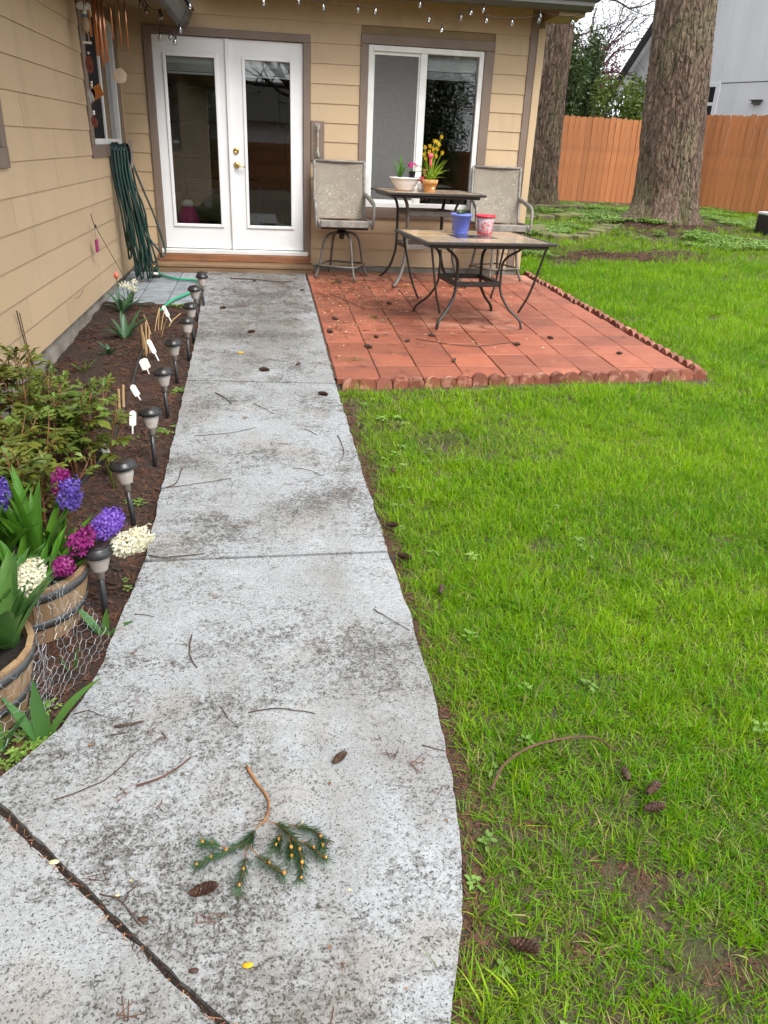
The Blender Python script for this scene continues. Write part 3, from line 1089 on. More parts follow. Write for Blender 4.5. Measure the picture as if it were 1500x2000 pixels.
trimbox((-0.075, -0.035, -0.052), (DX0 + 0.045, 0.02, 2.035))
trimbox((1.515, -0.035, -0.052), (1.589, 0.02, 2.035))
trimbox((-0.075, -0.037, 2.036), (1.589, 0.02, 2.108))
trimbox((2.110, -0.030, 0.374), (2.191, 0.02, 2.063))
trimbox((3.430, -0.030, 0.374), (3.532, 0.02, 2.063))
trimbox((2.110, -0.033, 2.064), (3.532, 0.02, 2.150))
trimbox((2.192, -0.028, 0.376), (3.429, 0.02, 0.486))
trimbox((3.906, -0.026, -0.145), (3.985, 0.02, 2.9), 'corner_board')
trimbox((3.986, -0.034, -0.145), (4.066, 0.10, 2.30), 'corner_board', MT['siding'])
# window trims of the left wall
trimbox((XL, LWY0 - 0.135, 0.922), (XL + 0.028, -0.02, LWZ0 - 0.001))
trimbox((XL, LWY0 - 0.135, LWZ0), (XL + 0.026, LWY0, LWZ1 + 0.1))
trimbox((XL, LWY1, LWZ0), (XL + 0.026, -0.022, LWZ1 + 0.1))
trimbox((XL, LWY0, LWZ1), (XL + 0.026, LWY1, LWZ1 + 0.1))
trimbox((XL, LW2[0] - 0.1, 0.912), (XL + 0.028, LW2[1] + 0.1, LW2[2] - 0.001))
trimbox((XL, LW2[1], LW2[2]), (XL + 0.026, LW2[1] + 0.1, LW2[3] + 0.1))
trimbox((XL, LW2[0] - 0.1, LW2[2]), (XL + 0.026, LW2[0], LW2[3] + 0.1))
trimbox((XL, LW2[0], LW2[3]), (XL + 0.026, LW2[1], LW2[3] + 0.1))

# french doors
W = MT['white']


def door(x0, x1, gx0, gx1, label, lever):
    gz0, gz1 = 0.258, 1.852
    b = MB()
    y0, y1 = 0.0, 0.044
    b.box((x0, y0, 0.004), (gx0, y1, 2.03))
    b.box((gx1, y0, 0.004), (x1, y1, 2.03))
    b.box((gx0 - .0005, y0 + .0006, 0.004), (gx1 + .0005, y1 - .0006, gz0))
    b.box((gx0 - .0005, y0 + .0006, gz1), (gx1 + .0005, y1 - .0006, 2.03))
    d = hp(b, 'door', W)
    d['label'] = label
    f = MB()
    w, t = 0.032, 0.014
    f.box((gx0 - w, -t, gz0 - w), (gx0, 0.002, gz1 + w)).box((gx1, -t, gz0 - w), (gx1 + w, 0.002, gz1 + w))
    f.box((gx0, -t, gz0 - w), (gx1, 0.002, gz0)).box((gx0, -t, gz1), (gx1, 0.002, gz1 + w))
    f.build('glazing_frame', W, d, bevel=0.005)
    MB().box((gx0 - .004, 0.018, gz0 - .004), (gx1 + .004, 0.022, gz1 + .004)).build('pane', MT['glass'], d)
    bl = MB()
    bl.box((gx0 + .002, 0.050, gz1 - 0.055), (gx1 - .002, 0.072, gz1 + 0.01))
    for k in range(7):
        bl.box((gx0 + .004, 0.049, gz1 - 0.064 - k * 0.010), (gx1 - .004, 0.070, gz1 - 0.058 - k * 0.010))
    bl.box((gx0 + .003, 0.049, gz1 - 0.150), (gx1 - .003, 0.070, gz1 - 0.132))
    bl.build('blind', MT['blind'], d)
    if lever:
        Mx = Matrix.Translation((0.80, 0.0, 0.865)) @ Matrix.Rotation(R(90), 4, 'X')
        lv = MB().lathe([(0.033, 0.0), (0.033, 0.006), (0.026, 0.014), (0.012, 0.016), (0.011, 0.045), (0.0001, 0.047)], 16, Mx)
        lv.tube([(0.80, -0.042, 0.865), (0.82, -0.046, 0.864), (0.86, -0.046, 0.858), (0.895, -0.044, 0.848)], [0.010, 0.0095, 0.008, 0.006], 8)
        lv.build('lever_handle', MT['brass'], d, smooth=True)
        Mx = Matrix.Translation((0.80, 0.0, 1.004)) @ Matrix.Rotation(R(90), 4, 'X')
        db = MB().lathe([(0.031, 0.0), (0.031, 0.008), (0.024, 0.018), (0.011, 0.020), (0.010, 0.017), (0.0001, 0.017)], 16, Mx)
        db.build('deadbolt', MT['brass'], d, smooth=True)
    return d


door(0.004, 0.752, 0.13, 0.61, 'left white door leaf with a tall glass pane', False)
d2 = door(0.764, 1.511, 0.92, 1.378, 'right white door leaf with brass lever and deadbolt', True)
hp(MB().box((0.722, -0.028, 0.0), (0.765, -0.002, 2.028)), 'astragal', W, bevel=0.004)
hp(MB().box((-0.045, -0.075, -0.050), (1.56, 0.10, -0.004)), 'threshold', MT['vinyl'], bevel=0.006)

# window of the back wall
wf = MB()
wf.box((WX0 + .002, -0.018, WZ0 + .001), (WX0 + 0.055, 0.09, WZ1 - .001)).box((WX1 - 0.055, -0.018, WZ0 + .001), (WX1 - .002, 0.09, WZ1 - .001))
wf.box((WX0 + 0.055, -0.0175, WZ0 + .001), (WX1 - 0.055, 0.09, WZ0 + 0.055)).box((WX0 + 0.055, -0.0175, WZ1 - 0.055), (WX1 - 0.055, 0.09, WZ1 - .001))
win = hp(wf, 'window', MT['vinyl'], bevel=0.004)
win['label'] = 'white sliding window with an insect screen on its left half'
sl = MB()
sl.box((2.745, -0.006, WZ0 + 0.054), (2.82, 0.05, WZ1 - 0.054))
sl.build('mullion', MT['vinyl'], win, bevel=0.003)
MB().box((2.246, 0.052, WZ0 + 0.055), (2.762, 0.056, WZ1 - 0.055)).build('pane', MT['glass'], win)
MB().box((2.80, 0.030, WZ0 + 0.055), (3.374, 0.034, WZ1 - 0.055)).build('pane', MT['glass'], win)
sc = MB()
sc.box((2.246, 0.008, WZ0 + 0.056), (2.262, 0.02, WZ1 - 0.056)).box((2.728, 0.008, WZ0 + 0.056), (2.744, 0.02, WZ1 - 0.056))
sc.box((2.262, 0.008, WZ0 + 0.056), (2.728, 0.02, WZ0 + 0.085)).box((2.262, 0.008, WZ1 - 0.085), (2.728, 0.02, WZ1 - 0.056))
sc.build('screen_frame', MT['vinyl'], win)


def screen_material():
    m, nt, b, out = new_mat('fine_screen')
    g = N(nt)
    b.inputs['Base Color'].default_value = (0.16, 0.16, 0.155, 1)
    b.inputs['Roughness'].default_value = 0.8
    t = g.n('ShaderNodeBsdfTransparent')
    mx = g.n('ShaderNodeMixShader')
    n1 = g.noise(g.pos((60, 60, 700)), 1.0, 2)
    n2 = g.noise(g.pos((700, 700, 60)), 1.0, 2)
    g.l(g.step(g.math('MAXIMUM', n1, n2), 0.45, 0.7, 0.45, 0.95), mx.inputs[0])
    g.l(t.outputs[0], mx.inputs[1])
    g.l(b.outputs[0], mx.inputs[2])
    g.l(mx.outputs[0], out.inputs[0])
    return m


MT['mesh'] = screen_material()
MB().box((2.262, 0.013, WZ0 + 0.085), (2.728, 0.0145, WZ1 - 0.085)).build('screen', MT['mesh'], win)
bl = MB()
for xa, xb in ((2.25, 2.74), (2.825, 3.37)):
    bl.box((xa, 0.10, 1.86), (xb, 0.13, 2.02))
    for k in range(6):
        bl.box((xa + .003, 0.098, 1.845 - k * 0.012), (xb - .003, 0.125, 1.852 - k * 0.012))
bl.build('blind', MT['blind'], win)

MT['screendark'] = mat('dark_screen', (0.022, 0.022, 0.023), (0.018, 0.018, 0.018), 60, 0.9, spec=0.1)
# window of the left wall (slider: dark pane left, screened pane right)
wl_ = MB()
x0, x1 = XL - 0.09, XL + 0.012
wl_.box((x0, LWY0 + .002, LWZ0 + .001), (x1, LWY0 + 0.05, LWZ1 - .001)).box((x0, LWY1 - 0.05, LWZ0 + .001), (x1, LWY1 - .002, LWZ1 - .001))
wl_.box((x0, LWY0 + 0.05, LWZ0 + .001), (x1 - .001, LWY1 - 0.05, LWZ0 + 0.05)).box((x0, LWY0 + 0.05, LWZ1 - 0.05), (x1 - .001, LWY1 - 0.05, LWZ1 - .001))
win2 = hp(wl_, 'window', MT['vinyl'], bevel=0.004)
MB().box((XL - 0.05, -0.93, LWZ0 + .05), (XL + 0.004, -0.87, LWZ1 - .05)).build('mullion', MT['vinyl'], win2)
MB().box((XL - 0.045, LWY0 + .05, LWZ0 + .05), (XL - 0.041, -0.92, LWZ1 - .05)).build('pane', MT['glass'], win2)
MB().box((XL - 0.035, -0.88, LWZ0 + .05), (XL - 0.031, LWY1 - .05, LWZ1 - .05)).build('pane', MT['glass'], win2)
MB().box((XL - 0.012, LWY0 + .05, LWZ0 + .05), (XL - 0.0105, -0.93, LWZ1 - .05)).build('screen', MT['screendark'], win2)
wl3 = MB()
wl3.box((x0, LW2[0], LW2[2]), (x1, LW2[1], LW2[2] + 0.05)).box((x0, LW2[1] - 0.05, LW2[2] + .05), (x1 - .001, LW2[1], LW2[3])).box((x0, LW2[0], LW2[2] + .05), (x1 - .001, LW2[0] + 0.05, LW2[3]))
win3 = hp(wl3, 'window', MT['vinyl'])
MB().box((XL - 0.04, LW2[0] + .04, LW2[2] + .04), (XL - 0.036, LW2[1] - .04, LW2[3])).build('pane', MT['glass'], win3)

# rooms behind the glass
rm = MB()
rm.box((XL - 0.1, 3.9, -0.1), (4.03, 4.0, 2.9)).box((XL - 0.2, 0.13, -0.1), (XL - 0.1, 3.9, 2.9)).box((4.03, 0.13, -0.1), (4.1, 3.9, 2.9))
hp(rm, 'room_wall', MT['interior'])
hp(MB().box((XL - 0.1, 0.12, -0.16), (4.03, 3.9, -0.06)), 'room_floor', MT['intfloor'])
hp(MB().box((XL - 0.2, 0.12, 2.45), (4.1, 4.0, 2.5)), 'room_ceiling', MT['interior'])
rm = MB()
rm.box((-3.2, -13, -0.2), (-3.1, 0, 2.6)).box((-3.1, -0.1, -0.2), (XL - 0.13, 0.0, 2.6)).box((-3.1, -13, -0.2), (XL - 0.13, -12.9, 2.6)).box((-3.1, -12.9, -0.2), (XL - .13, -0.1, -0.1)).box((-3.1, -12.9, 2.5), (XL - .13, -0.1, 2.6))
hp(rm, 'room_wall', MT['interior'])

# eaves, gutters, roofs
hp(MB().box((0.44, -0.50, 2.46), (4.30, 0.0, 2.49)), 'soffit', MT['soffit'])
gprof = [(-0.50, 2.40), (-0.56, 2.40), (-0.60, 2.44), (-0.60, 2.47), (-0.625, 2.50), (-0.625, 2.52), (-0.50, 2.52)]
hp(MB().ext(gprof, 0.45, 4.345), 'gutter', MT['gutter'])
hp(MB().box((4.03, -0.50, 2.36), (4.30, 0.02, 2.459)), 'eave_return', MT['soffit'])
rb = MB()
rb.add([(0.2, -0.62, 2.53), (4.35, -0.62, 2.53), (4.35, 4.2, 4.4), (0.2, 4.2, 4.4), (0.2, -0.62, 2.50), (4.35, -0.62, 2.50), (4.35, 4.2, 4.37), (0.2, 4.2, 4.37)],
       [(0, 1, 2, 3), (7, 6, 5, 4), (0, 4, 5, 1), (1, 5, 6, 2), (2, 6, 7, 3), (3, 7, 4, 0)])
hp(rb, 'roof', MT['shingle'])
hp(MB().box((XL + 0.02, -13, 2.22), (0.29, -0.03, 2.25)), 'soffit', MT['soffit'])
gl_ = [(0.29, 2.09), (0.35, 2.09), (0.395, 2.13), (0.40, 2.17), (0.42, 2.20), (0.42, 2.225), (0.29, 2.225)]
gm = MB()
vv = [(u, -13, w) for u, w in gl_] + [(u, -0.10, w) for u, w in gl_]
k7 = len(gl_)
gm.add(vv, [tuple(range(k7)), tuple(range(2 * k7 - 1, k7 - 1, -1))] + [(i, k7 + i, k7 + (i + 1) % k7, (i + 1) % k7) for i in range(k7)])
hp(gm, 'gutter', MT['gutter'])
rb = MB()
rb.add([(0.44, -13.2, 2.235), (0.44, -0.05, 2.235), (-3.4, -0.05, 4.1), (-3.4, -13.2, 4.1), (0.44, -13.2, 2.265), (0.44, -0.05, 2.265), (-3.4, -0.05, 4.13), (-3.4, -13.2, 4.13)],
       [(0, 1, 2, 3), (7, 6, 5, 4), (0, 4, 5, 1), (1, 5, 6, 2), (2, 6, 7, 3), (3, 7, 4, 0)])
hp(rb, 'roof', MT['shingle'])

# wooden step
st = thing('wooden_step', 'weathered wooden step of stacked boards under the white doors', 'step', (0.76, -0.15, G(-0.15)))
MB().box((-0.085, -0.105, -0.124), (1.592, -0.002, -0.052)).build('board', MT['stepred'], st, bevel=0.004)
MB().box((-0.10, -0.305, -0.162), (1.612, -0.004, -0.126)).build('board', MT['stepwood'], st, bevel=0.005)
MB().box((-0.095, -0.295, -0.225), (1.605, -0.006, -0.164)).build('board', MT['stepwood'], st, bevel=0.004)

# door pull on its plate
gb = thing('door_pull', 'old metal pull handle on a taupe plate right of the doors', 'handle', (1.664, 0, 1.0))
MB().box((1.594, -0.040, 0.945), (1.737, -0.001, 1.330)).build('plate', MT['trim'], gb, bevel=0.004)
pb = MB()
for z in (1.005, 1.275):
    pb.box((1.640, -0.050, z - 0.030), (1.690, -0.039, z + 0.030))
    pb.tube([(1.665, -0.048, z), (1.665, -0.085, z)], 0.014, 10)
pb.tube([(1.665, -0.085, 0.99), (1.665, -0.086, 1.02), (1.665, -0.086, 1.26), (1.665, -0.085, 1.29)], [0.012, 0.010, 0.010, 0.012], 10)
pb.build('grip', MT['bronze'], gb, bevel=0.0)

# ------------------------------------------------------------------ background: fence, trees, neighbour
def fence(label, a, b, h, seed, lean=0.0, za=None, zb=None):
    rr = random.Random(seed)
    za = G(a[1]) - 0.06 if za is None else za
    zb = G(b[1]) - 0.06 if zb is None else zb
    t = thing('picket_fence', label, 'fence', (a[0], a[1], za))
    d = Vector((b[0] - a[0], b[1] - a[1]))
    L_ = d.length
    ang = math.atan2(d.y, d.x)
    pw = 0.14
    n = int(L_ / pw)
    shapes = []
    for v in range(4):
        w = pw / 2 - 0.0012
        hh = h + rr.uniform(-0.012, 0.012)
        c = 0.028
        poly = [(-w, 0), (w, 0), (w, hh - c), (w - c, hh), (-w + c, hh), (-w, hh - c)]
        m_ = MB()
        vv = [(u, 0, z) for u, z in poly] + [(u, 0.016, z) for u, z in poly]
        m_.add(vv, [tuple(range(6)), tuple(range(11, 5, -1))] + [(i, 6 + i, 6 + (i + 1) % 6, (i + 1) % 6) for i in range(6)])
        shapes.append(m_.mesh('picket', MT['fence']))
    for i in range(n):
        s_ = (i + 0.5) / n
        o = link('picket', rr.choice(shapes), t)
        o.location = (d.x * s_, d.y * s_, (zb - za) * s_ + rr.uniform(-0.01, 0.01))
        o.rotation_euler = (rr.gauss(0, 0.004), rr.gauss(0, 0.001), ang + rr.gauss(0, 0.03))
    rail = MB()
    for z in (0.35, 1.0, h - 0.25):
        rail.box((0, 0.017, z), (L_, 0.055, z + 0.085), Matrix.Rotation(ang, 4, 'Z') @ Matrix.Rotation(-math.atan2(zb - za, L_), 4, 'Y'))
    part(rail, 'rail', MT['fence'], t)
    return t


fence('orange stained cedar fence running behind the two fir trunks', (5.2, 10.0), (10.35, 10.05), 1.83, 1)
fence('orange stained cedar fence at the right, in front of the grey house', (10.36, 10.0), (15.2, 3.9), 1.95, 2, za=0.14, zb=0.02)


def trunk_mesh(name, rad, height, seed, lean, flare, nseg=230, rows_=300, roots=()):
    vv, ff = [], []
    rr = random.Random(seed)
    zs = [-0.15 + 4.6 * k / (rows_ - 14) for k in range(rows_ - 13)] + [4.45 + (height - 4.45) * (k + 1) / 13 for k in range(13)]
    rows_ = len(zs) - 1
    for i, z in enumerate(zs):
        r0 = rad * (1 - 0.55 * max(0, z) / height) + flare * math.exp(-max(0, z) / 0.22) + 0.25 * flare * math.exp(-max(0, z) / 0.8)
        for j in range(nseg):
            a = 2 * PI * j / nseg
            ca, sa = math.cos(a), math.sin(a)
            r = r0
            for (ra, rl, rw) in roots:
                dd = math.atan2(math.sin(a - ra), math.cos(a - ra))
                r += rl * math.exp(-(dd / rw) ** 2) * math.exp(-max(0, z) / 0.16)
            # furrowed bark: plates stretched along the trunk
            p = Vector((ca * rad * 9, sa * rad * 9, z * 2.1 + seed))
            f1 = noise.noise(p)
            f2 = noise.noise(Vector((ca * rad * 22, sa * rad * 22, z * 6.5 + seed)))
            f3 = noise.noise(Vector((ca * rad * 3, sa * rad * 3, z * 0.8 + seed)))
            f4 = noise.noise(Vector((ca * rad * 45, sa * rad * 45, z * 17 + seed)))
            r += 0.045 * (min(0.5, abs(f1) * 1.8) - 0.25) + 0.030 * min(0.25, abs(f2)) + 0.012 * f4 + 0.03 * f3
            vv.append((lean[0] * z + ca * r, lean[1] * z + sa * r, z))
        if i:
            for j in range(nseg):
                j2 = (j + 1) % nseg
                ff.append(((i - 1) * nseg + j, (i - 1) * nseg + j2, i * nseg + j2, i * nseg + j))
    m_ = MB()
    m_.add(vv, ff)
    return m_


def fir(label, x, y, rad, lean, seed, flare, roots=()):
    z = LZ(x, y)
    t = thing('fir_tree', label, 'tree', (x, y, z))
    part(trunk_mesh('trunk', rad, 15.0, seed, lean, flare, roots=roots), 'trunk', MT['bark'], t, smooth=True)
    rr = random.Random(seed + 5)
    lm, cm = MB(), MB()
    for k in range(46):
        zz = rr.uniform(6.5, 15.2)
        a = rr.uniform(0, 2 * PI)
        L_ = (15.8 - zz) * 0.30 + 0.9
        base = Vector((lean[0] * zz, lean[1] * zz, zz))
        tip = base + Vector((math.cos(a) * L_, math.sin(a) * L_, -0.22 * L_))
        midp = (base + tip) / 2 + Vector((0, 0, 0.1 * L_))
        lm.tube([base, midp, tip], [0.05, 0.03, 0.008], 5)
        for q in range(int(26 * L_)):
            s_ = rr.uniform(0.2, 1.0)
            p = base.lerp(midp, s_ * 2) if s_ < 0.5 else midp.lerp(tip, s_ * 2 - 1)
            p = p + Vector((rr.gauss(0, .18), rr.gauss(0, .18), rr.gauss(-.12, .12)))
            dv = Vector((rr.gauss(0, 1), rr.gauss(0, 1), rr.gauss(-.5, .5))).normalized() * rr.uniform(0.12, 0.3)
            sv = dv.orthogonal().normalized() * 0.035
            cm.add([p - sv, p + dv, p + sv], [(0, 1, 2)])
    part(lm, 'limb', MT['bark'], t)
    c = part(cm, 'crown', MT['firneedle'], t)
    return t


fir('big fir trunk with flared mossy foot in front of the orange fence', 8.40, 5.25, 0.555, (-0.085, 0.0), 3, 0.07, roots=((R(195), 0.45, 0.35), (R(250), 0.22, 0.3), (R(320), 0.10, 0.3)))
fir('fir trunk standing just beyond the right corner of the house', 6.98, 8.6, 0.43, (-0.005, 0.0), 9, 0.08, roots=((R(300), 0.2, 0.4), (R(220), 0.2, 0.4)))


def leaf_cloud(mbx, c, rad, n, size, rr, flat=1.0):
    for _ in range(n):
        u = Vector((rr.gauss(0, 1), rr.gauss(0, 1), rr.gauss(0, 1))).normalized() * (rr.random() ** 0.4)
        p = Vector((c[0] + u.x * rad[0], c[1] + u.y * rad[1], c[2] + u.z * rad[2]))
        dv = Vector((rr.gauss(0, 1), rr.gauss(0, 1), rr.gauss(0, 1) * flat)).normalized()
        s_ = size * rr.uniform(0.6, 1.4)
        sv = dv.orthogonal().normalized()
        sv = Matrix.Rotation(rr.uniform(0, 2 * PI), 3, dv) @ sv
        mbx.add([p - dv * s_, p + sv * s_ * 0.4, p + dv * s_, p - sv * s_ * 0.4], [(0, 1, 2, 3)])


def bush(label, x, y, h, rx, ry, seed, n, size, m):
    rr = random.Random(seed)
    z = G(y) - 0.05
    t = thing('hedge_shrub', label, 'shrub', (x, y, z))
    sm_ = MB()
    cm = MB()
    for k in range(14):
        a, q = rr.uniform(0, 2 * PI), rr.random() ** 0.5
        px, py = math.cos(a) * rx * q * 0.8, math.sin(a) * ry * q * 0.8
        hh = h * rr.uniform(0.7, 1.0)
        sm_.tube([(px * 0.25, py * 0.25, 0), (px * 0.7, py * 0.7, hh * 0.5), (px, py, hh * 0.92)], [0.03, 0.018, 0.006], 5)
        for zz in (0.15, 0.35, 0.55, 0.75, 0.92):
            leaf_cloud(cm, (px * (0.5 + zz * 0.5) + rr.gauss(0, .1), py * (0.5 + zz * .5) + rr.gauss(0, .1), hh * zz), (rx * 0.34, ry * 0.34, h * 0.15), n // 70, size, rr)
    part(sm_, 'stem', MT['plumbark'], t)
    part(cm, 'crown', m, t)
    return t


bush('dark green hedge shrub directly behind the left end of the fence', 8.3, 12.2, 4.1, 1.0, 0.8, 21, 20000, 0.05, MT['hedge'])
bush('reddish flushed shrub behind the fence, left of the grey house', 9.95, 14.6, 3.9, 0.9, 0.8, 22, 16000, 0.045, MT['plumleaf'])
bush('yellow-green shrub low beside the corner of the grey house', 10.2, 12.4, 2.75, 0.85, 0.6, 23, 11000, 0.05, MT['hedgelight'])
bush('tall green shrub behind the fence between the darker shrubs', 9.3, 13.6, 4.0, 0.9, 0.7, 24, 16000, 0.05, MT['hedge'])


def grow(m_, p, d, L_, r, depth, rr, tips, up=0.08, n=5):
    pts, rs = [p.copy()], [r]
    q, dd = p.copy(), d.copy()
    steps = 5
    for i in range(steps):
        dd = (dd + Vector((rr.gauss(0, .16), rr.gauss(0, .16), rr.gauss(up, .14)))).normalized()
        q = q + dd * (L_ / steps)
        pts.append(q.copy())
        rs.append(r * (1 - 0.45 * (i + 1) / steps))
        if depth < 3:
            tips.append(q.copy())
        if depth > 0 and i >= 1:
            for _ in range(2 if depth > 1 else 1):
                if rr.random() < 0.8:
                    nd = (dd + Vector((rr.gauss(0, .8), rr.gauss(0, .8), rr.gauss(0.05, .55)))).normalized()
                    grow(m_, q, nd, L_ * rr.uniform(0.5, 0.72), rs[-1] * 0.55, depth - 1, rr, tips, up, n)
    m_.tube(pts, rs, n if r > 0.02 else 4, cap=False)


def bare_tree(name, label, x, y, h, seed, rad, branches, leaves, lm, depth=3, leafsize=0.03, spread=0.05):
    rr = random.Random(seed)
    z = G(y) - 0.06
    t = thing(name, label, 'tree', (x, y, z))
    m_ = MB()
    tips = []
    m_.tube([(0, 0, -0.1), (0.03, 0, h * 0.35), (0.0, 0.04, h * 0.7), (0.02, 0, h)], [rad * 1.3, rad, rad * 0.85, rad * 0.6], 10)
    for (zz, dx, dy, dz, L_) in branches:
        grow(m_, Vector((0, 0, zz)), Vector((dx, dy, dz)).normalized(), L_, rad * 0.55, depth, rr, tips)
    part(m_, 'trunk', MT['plumbark'], t, smooth=True)
    if leaves:
        c = MB()
        for _ in range(leaves):
            p = rr.choice(tips)
            leaf_cloud(c, p, (spread, spread, spread), 1, leafsize, rr)
        part(c, 'crown', lm, t)
    return t


bare_tree('plum_tree', 'dark-branched plum tree with small reddish leaves against the sky', 9.0, 16.0, 4.2, 31, 0.12,
          [(2.6, 1, -.1, .45, 3.0), (3.1, .9, .2, .7, 2.8), (3.4, .7, -.4, .35, 3.2), (3.9, .8, .1, 1.0, 2.6), (4.1, .2, .1, 1, 2.6), (3.6, -.8, .2, .7, 2.4), (2.9, 1, .3, .15, 2.6), (4.15, 1, 0, .6, 3.0)], 7000, MT['plumleaf'], 3, 0.032, 0.10)

# neighbour's house: gable wall, receding to the left
A0 = Vector((12.08, 16.0, 0.1))
nd_ = Vector((math.cos(R(-65)), math.sin(R(-65)), 0))
nn_ = Vector((-math.sin(R(-65)), math.cos(R(-65)), 0))      # away from us
MN = Matrix.Translation(A0) @ Matrix(((nd_.x, nn_.x, 0, 0), (nd_.y, nn_.y, 0, 0), (0, 0, 1, 0), (0, 0, 0, 1)))
nb_ = bpy.data.objects.new('neighbour_house', None)
COL.objects.link(nb_)
nb_.matrix_basis = MN
tag(nb_, 'pale grey panelled house with steep dark roof edge beyond the fence', 'house')
pan = [i * 0.60 for i in range(17)]
for i in range(16):
    s0, s1 = pan[i] + 0.0015, pan[i + 1] - 0.0015
    MN_top = lambda s: min(2.75 + 1.33 * (s + 0.6), 2.75 + 1.33 * (10.2 - s))
    b = MB()
    b.box((s0, 0.0, 0.0), (s1, 0.08, 2.93))
    part(b, 'wall_panel', MT['nsiding'], nb_)
    b = MB()
    h0, h1 = MN_top(s0) - 0.05, MN_top(s1) - 0.05
    b.add([(s0, -0.015, 2.95), (s1, -0.015, 2.95), (s1, -0.015, h1), (s0, -0.015, h0), (s0, 0.08, 2.95), (s1, 0.08, 2.95), (s1, 0.08, h1), (s0, 0.08, h0)],
          [(0, 1, 2, 3), (7, 6, 5, 4), (0, 4, 5, 1), (1, 5, 6, 2), (2, 6, 7, 3), (3, 7, 4, 0)])
    part(b, 'wall_panel', MT['nsiding'], nb_)
part(MB().box((0.01, 0.085, 0), (9.6, 0.12, 3.0)), 'wall', MT['gutter'], nb_)
part(MB().box((-0.02, 0.12, 0), (0.06, 5.0, 2.75)), 'wall', MT['nsiding'], nb_)
rk = MB()
zt = lambda s: 2.75 + 1.33 * (s + 0.6)
for (y0, y1, dz0, dz1, mi) in ((-0.35, 5.0, 0.06, 0.16, 0), (-0.36, -0.31, -0.20, 0.058, 1), (-0.31, 0.1, -0.06, -0.02, 2)):
    b = MB()
    b.add([(-0.62, y0, zt(-0.62) + dz0), (4.8, y0, zt(4.8) + dz0), (4.8, y1, zt(4.8) + dz0), (-0.62, y1, zt(-0.62) + dz0),
           (-0.62, y0, zt(-0.62) + dz1), (4.8, y0, zt(4.8) + dz1), (4.8, y1, zt(4.8) + dz1), (-0.62, y1, zt(-0.62) + dz1)],
          [(3, 2, 1, 0), (4, 5, 6, 7), (0, 1, 5, 4), (1, 2, 6, 5), (2, 3, 7, 6), (3, 0, 4, 7)])
    part(b, ('roof', 'rake_board', 'rake_soffit')[mi], (MT['shingle'], MT['string'], MT['nwhite'])[mi], nb_)
part(MB().box((-0.62, -0.05, 2.60), (-0.02, 4.9, 2.66)), 'eave_soffit', MT['nwhite'], nb_)
part(MB().box((0.01, -0.03, 0.0), (0.12, 0.0, 2.94)), 'corner_board', MT['nwhite'], nb_)
wf = MB()
for s0, s1, z0, z1 in ((2.10, 2.17, 1.6, 3.06), (2.93, 3.05, 1.6, 3.06), (2.17, 2.93, 2.96, 3.06), (2.17, 2.93, 2.50, 2.58), (2.17, 2.93, 1.6, 1.68)):
    wf.box((s0, -0.045, z0 - .1), (s1, -0.001, z1 - .1))
wo_ = part(wf, 'window', MT['nwhite'], nb_)
part(MB().box((2.17, -0.02, 1.5), (2.93, -0.002, 2.9)), 'pane', MT['darkglass'], wo_)
part(MB().box((4.15, -0.10, 2.42), (4.37, -0.001, 2.50)).box((4.10, -0.14, 2.50), (4.42, -0.001, 2.52)), 'vent', MT['gutter'], nb_)


# mossy terrace stones
def stones(label, pts, h, seed):
    rr = random.Random(seed)
    x, y = pts[0]
    t = thing('stone_edging', label, 'edging', (x, y, LZ(x, y)))
    P = [Vector(p) for p in pts]
    tot = sum((b - a).length for a, b in zip(P[:-1], P[1:]))
    n = int(tot / 0.30)
    for i in range(n):
        s_ = (i + 0.5) / n * tot
        for a, b in zip(P[:-1], P[1:]):
            l = (b - a).length
            if s_ <= l:
                break
            s_ -= l
        p = a.lerp(b, s_ / l)
        ang = math.atan2((b - a).y, (b - a).x) + rr.gauss(0, .06)
        M = Matrix.Translation((p.x - x, p.y - y, LZ(p.x, p.y) - LZ(x, y))) @ Matrix.Rotation(ang, 4, 'Z') @ Matrix.Rotation(rr.gauss(0, .04), 4, 'X')
        hh = h * rr.uniform(0.85, 1.1)
        o = part(MB().box((-0.155, -0.13, -0.1), (0.155, 0.13, hh), M), 'stone', MT['mosstone'], t, bevel=0.014, seg=1)
    return t


stones('low curved row of mossy stones nearest the lawn beside the big fir', [(7.0, 4.3), (6.4, 3.55), (5.9, 3.15), (5.55, 3.2), (5.5, 3.75), (5.75, 4.5)], 0.085, 4)
stones('mossy stone row behind the nearer row, toward the farther fir', [(6.9, 5.6), (6.35, 5.35), (5.95, 5.4), (5.75, 5.9), (5.8, 6.6)], 0.095, 5)
stones('farthest mossy stone row at the foot of the farther fir', [(7.9, 8.1), (7.2, 7.6), (6.6, 7.5), (6.1, 7.8)], 0.09, 6)

# black box at the right edge
bn = thing('black_bin', 'black ribbed box with a white sticker at the right edge of the lawn', 'bin', (9.86, 4.05, LZ(9.86, 4.05)))
bb = MB().box((-0.20, -0.2, 0.0), (0.2, 0.2, 0.34))
for k in range(6):
    bb.box((-0.207, -0.207, 0.03 + k * 0.05), (0.207, 0.207, 0.05 + k * 0.05))
part(bb, 'body', MT['blackplastic'], bn)
part(MB().box((-0.21, -0.21, 0.341), (0.21, 0.21, 0.385)), 'lid', MT['nwhite'], bn, bevel=0.008)
part(MB().box((-0.19, -0.213, 0.12), (-0.02, -0.208, 0.20)), 'sticker', MT['nwhite'], bn)

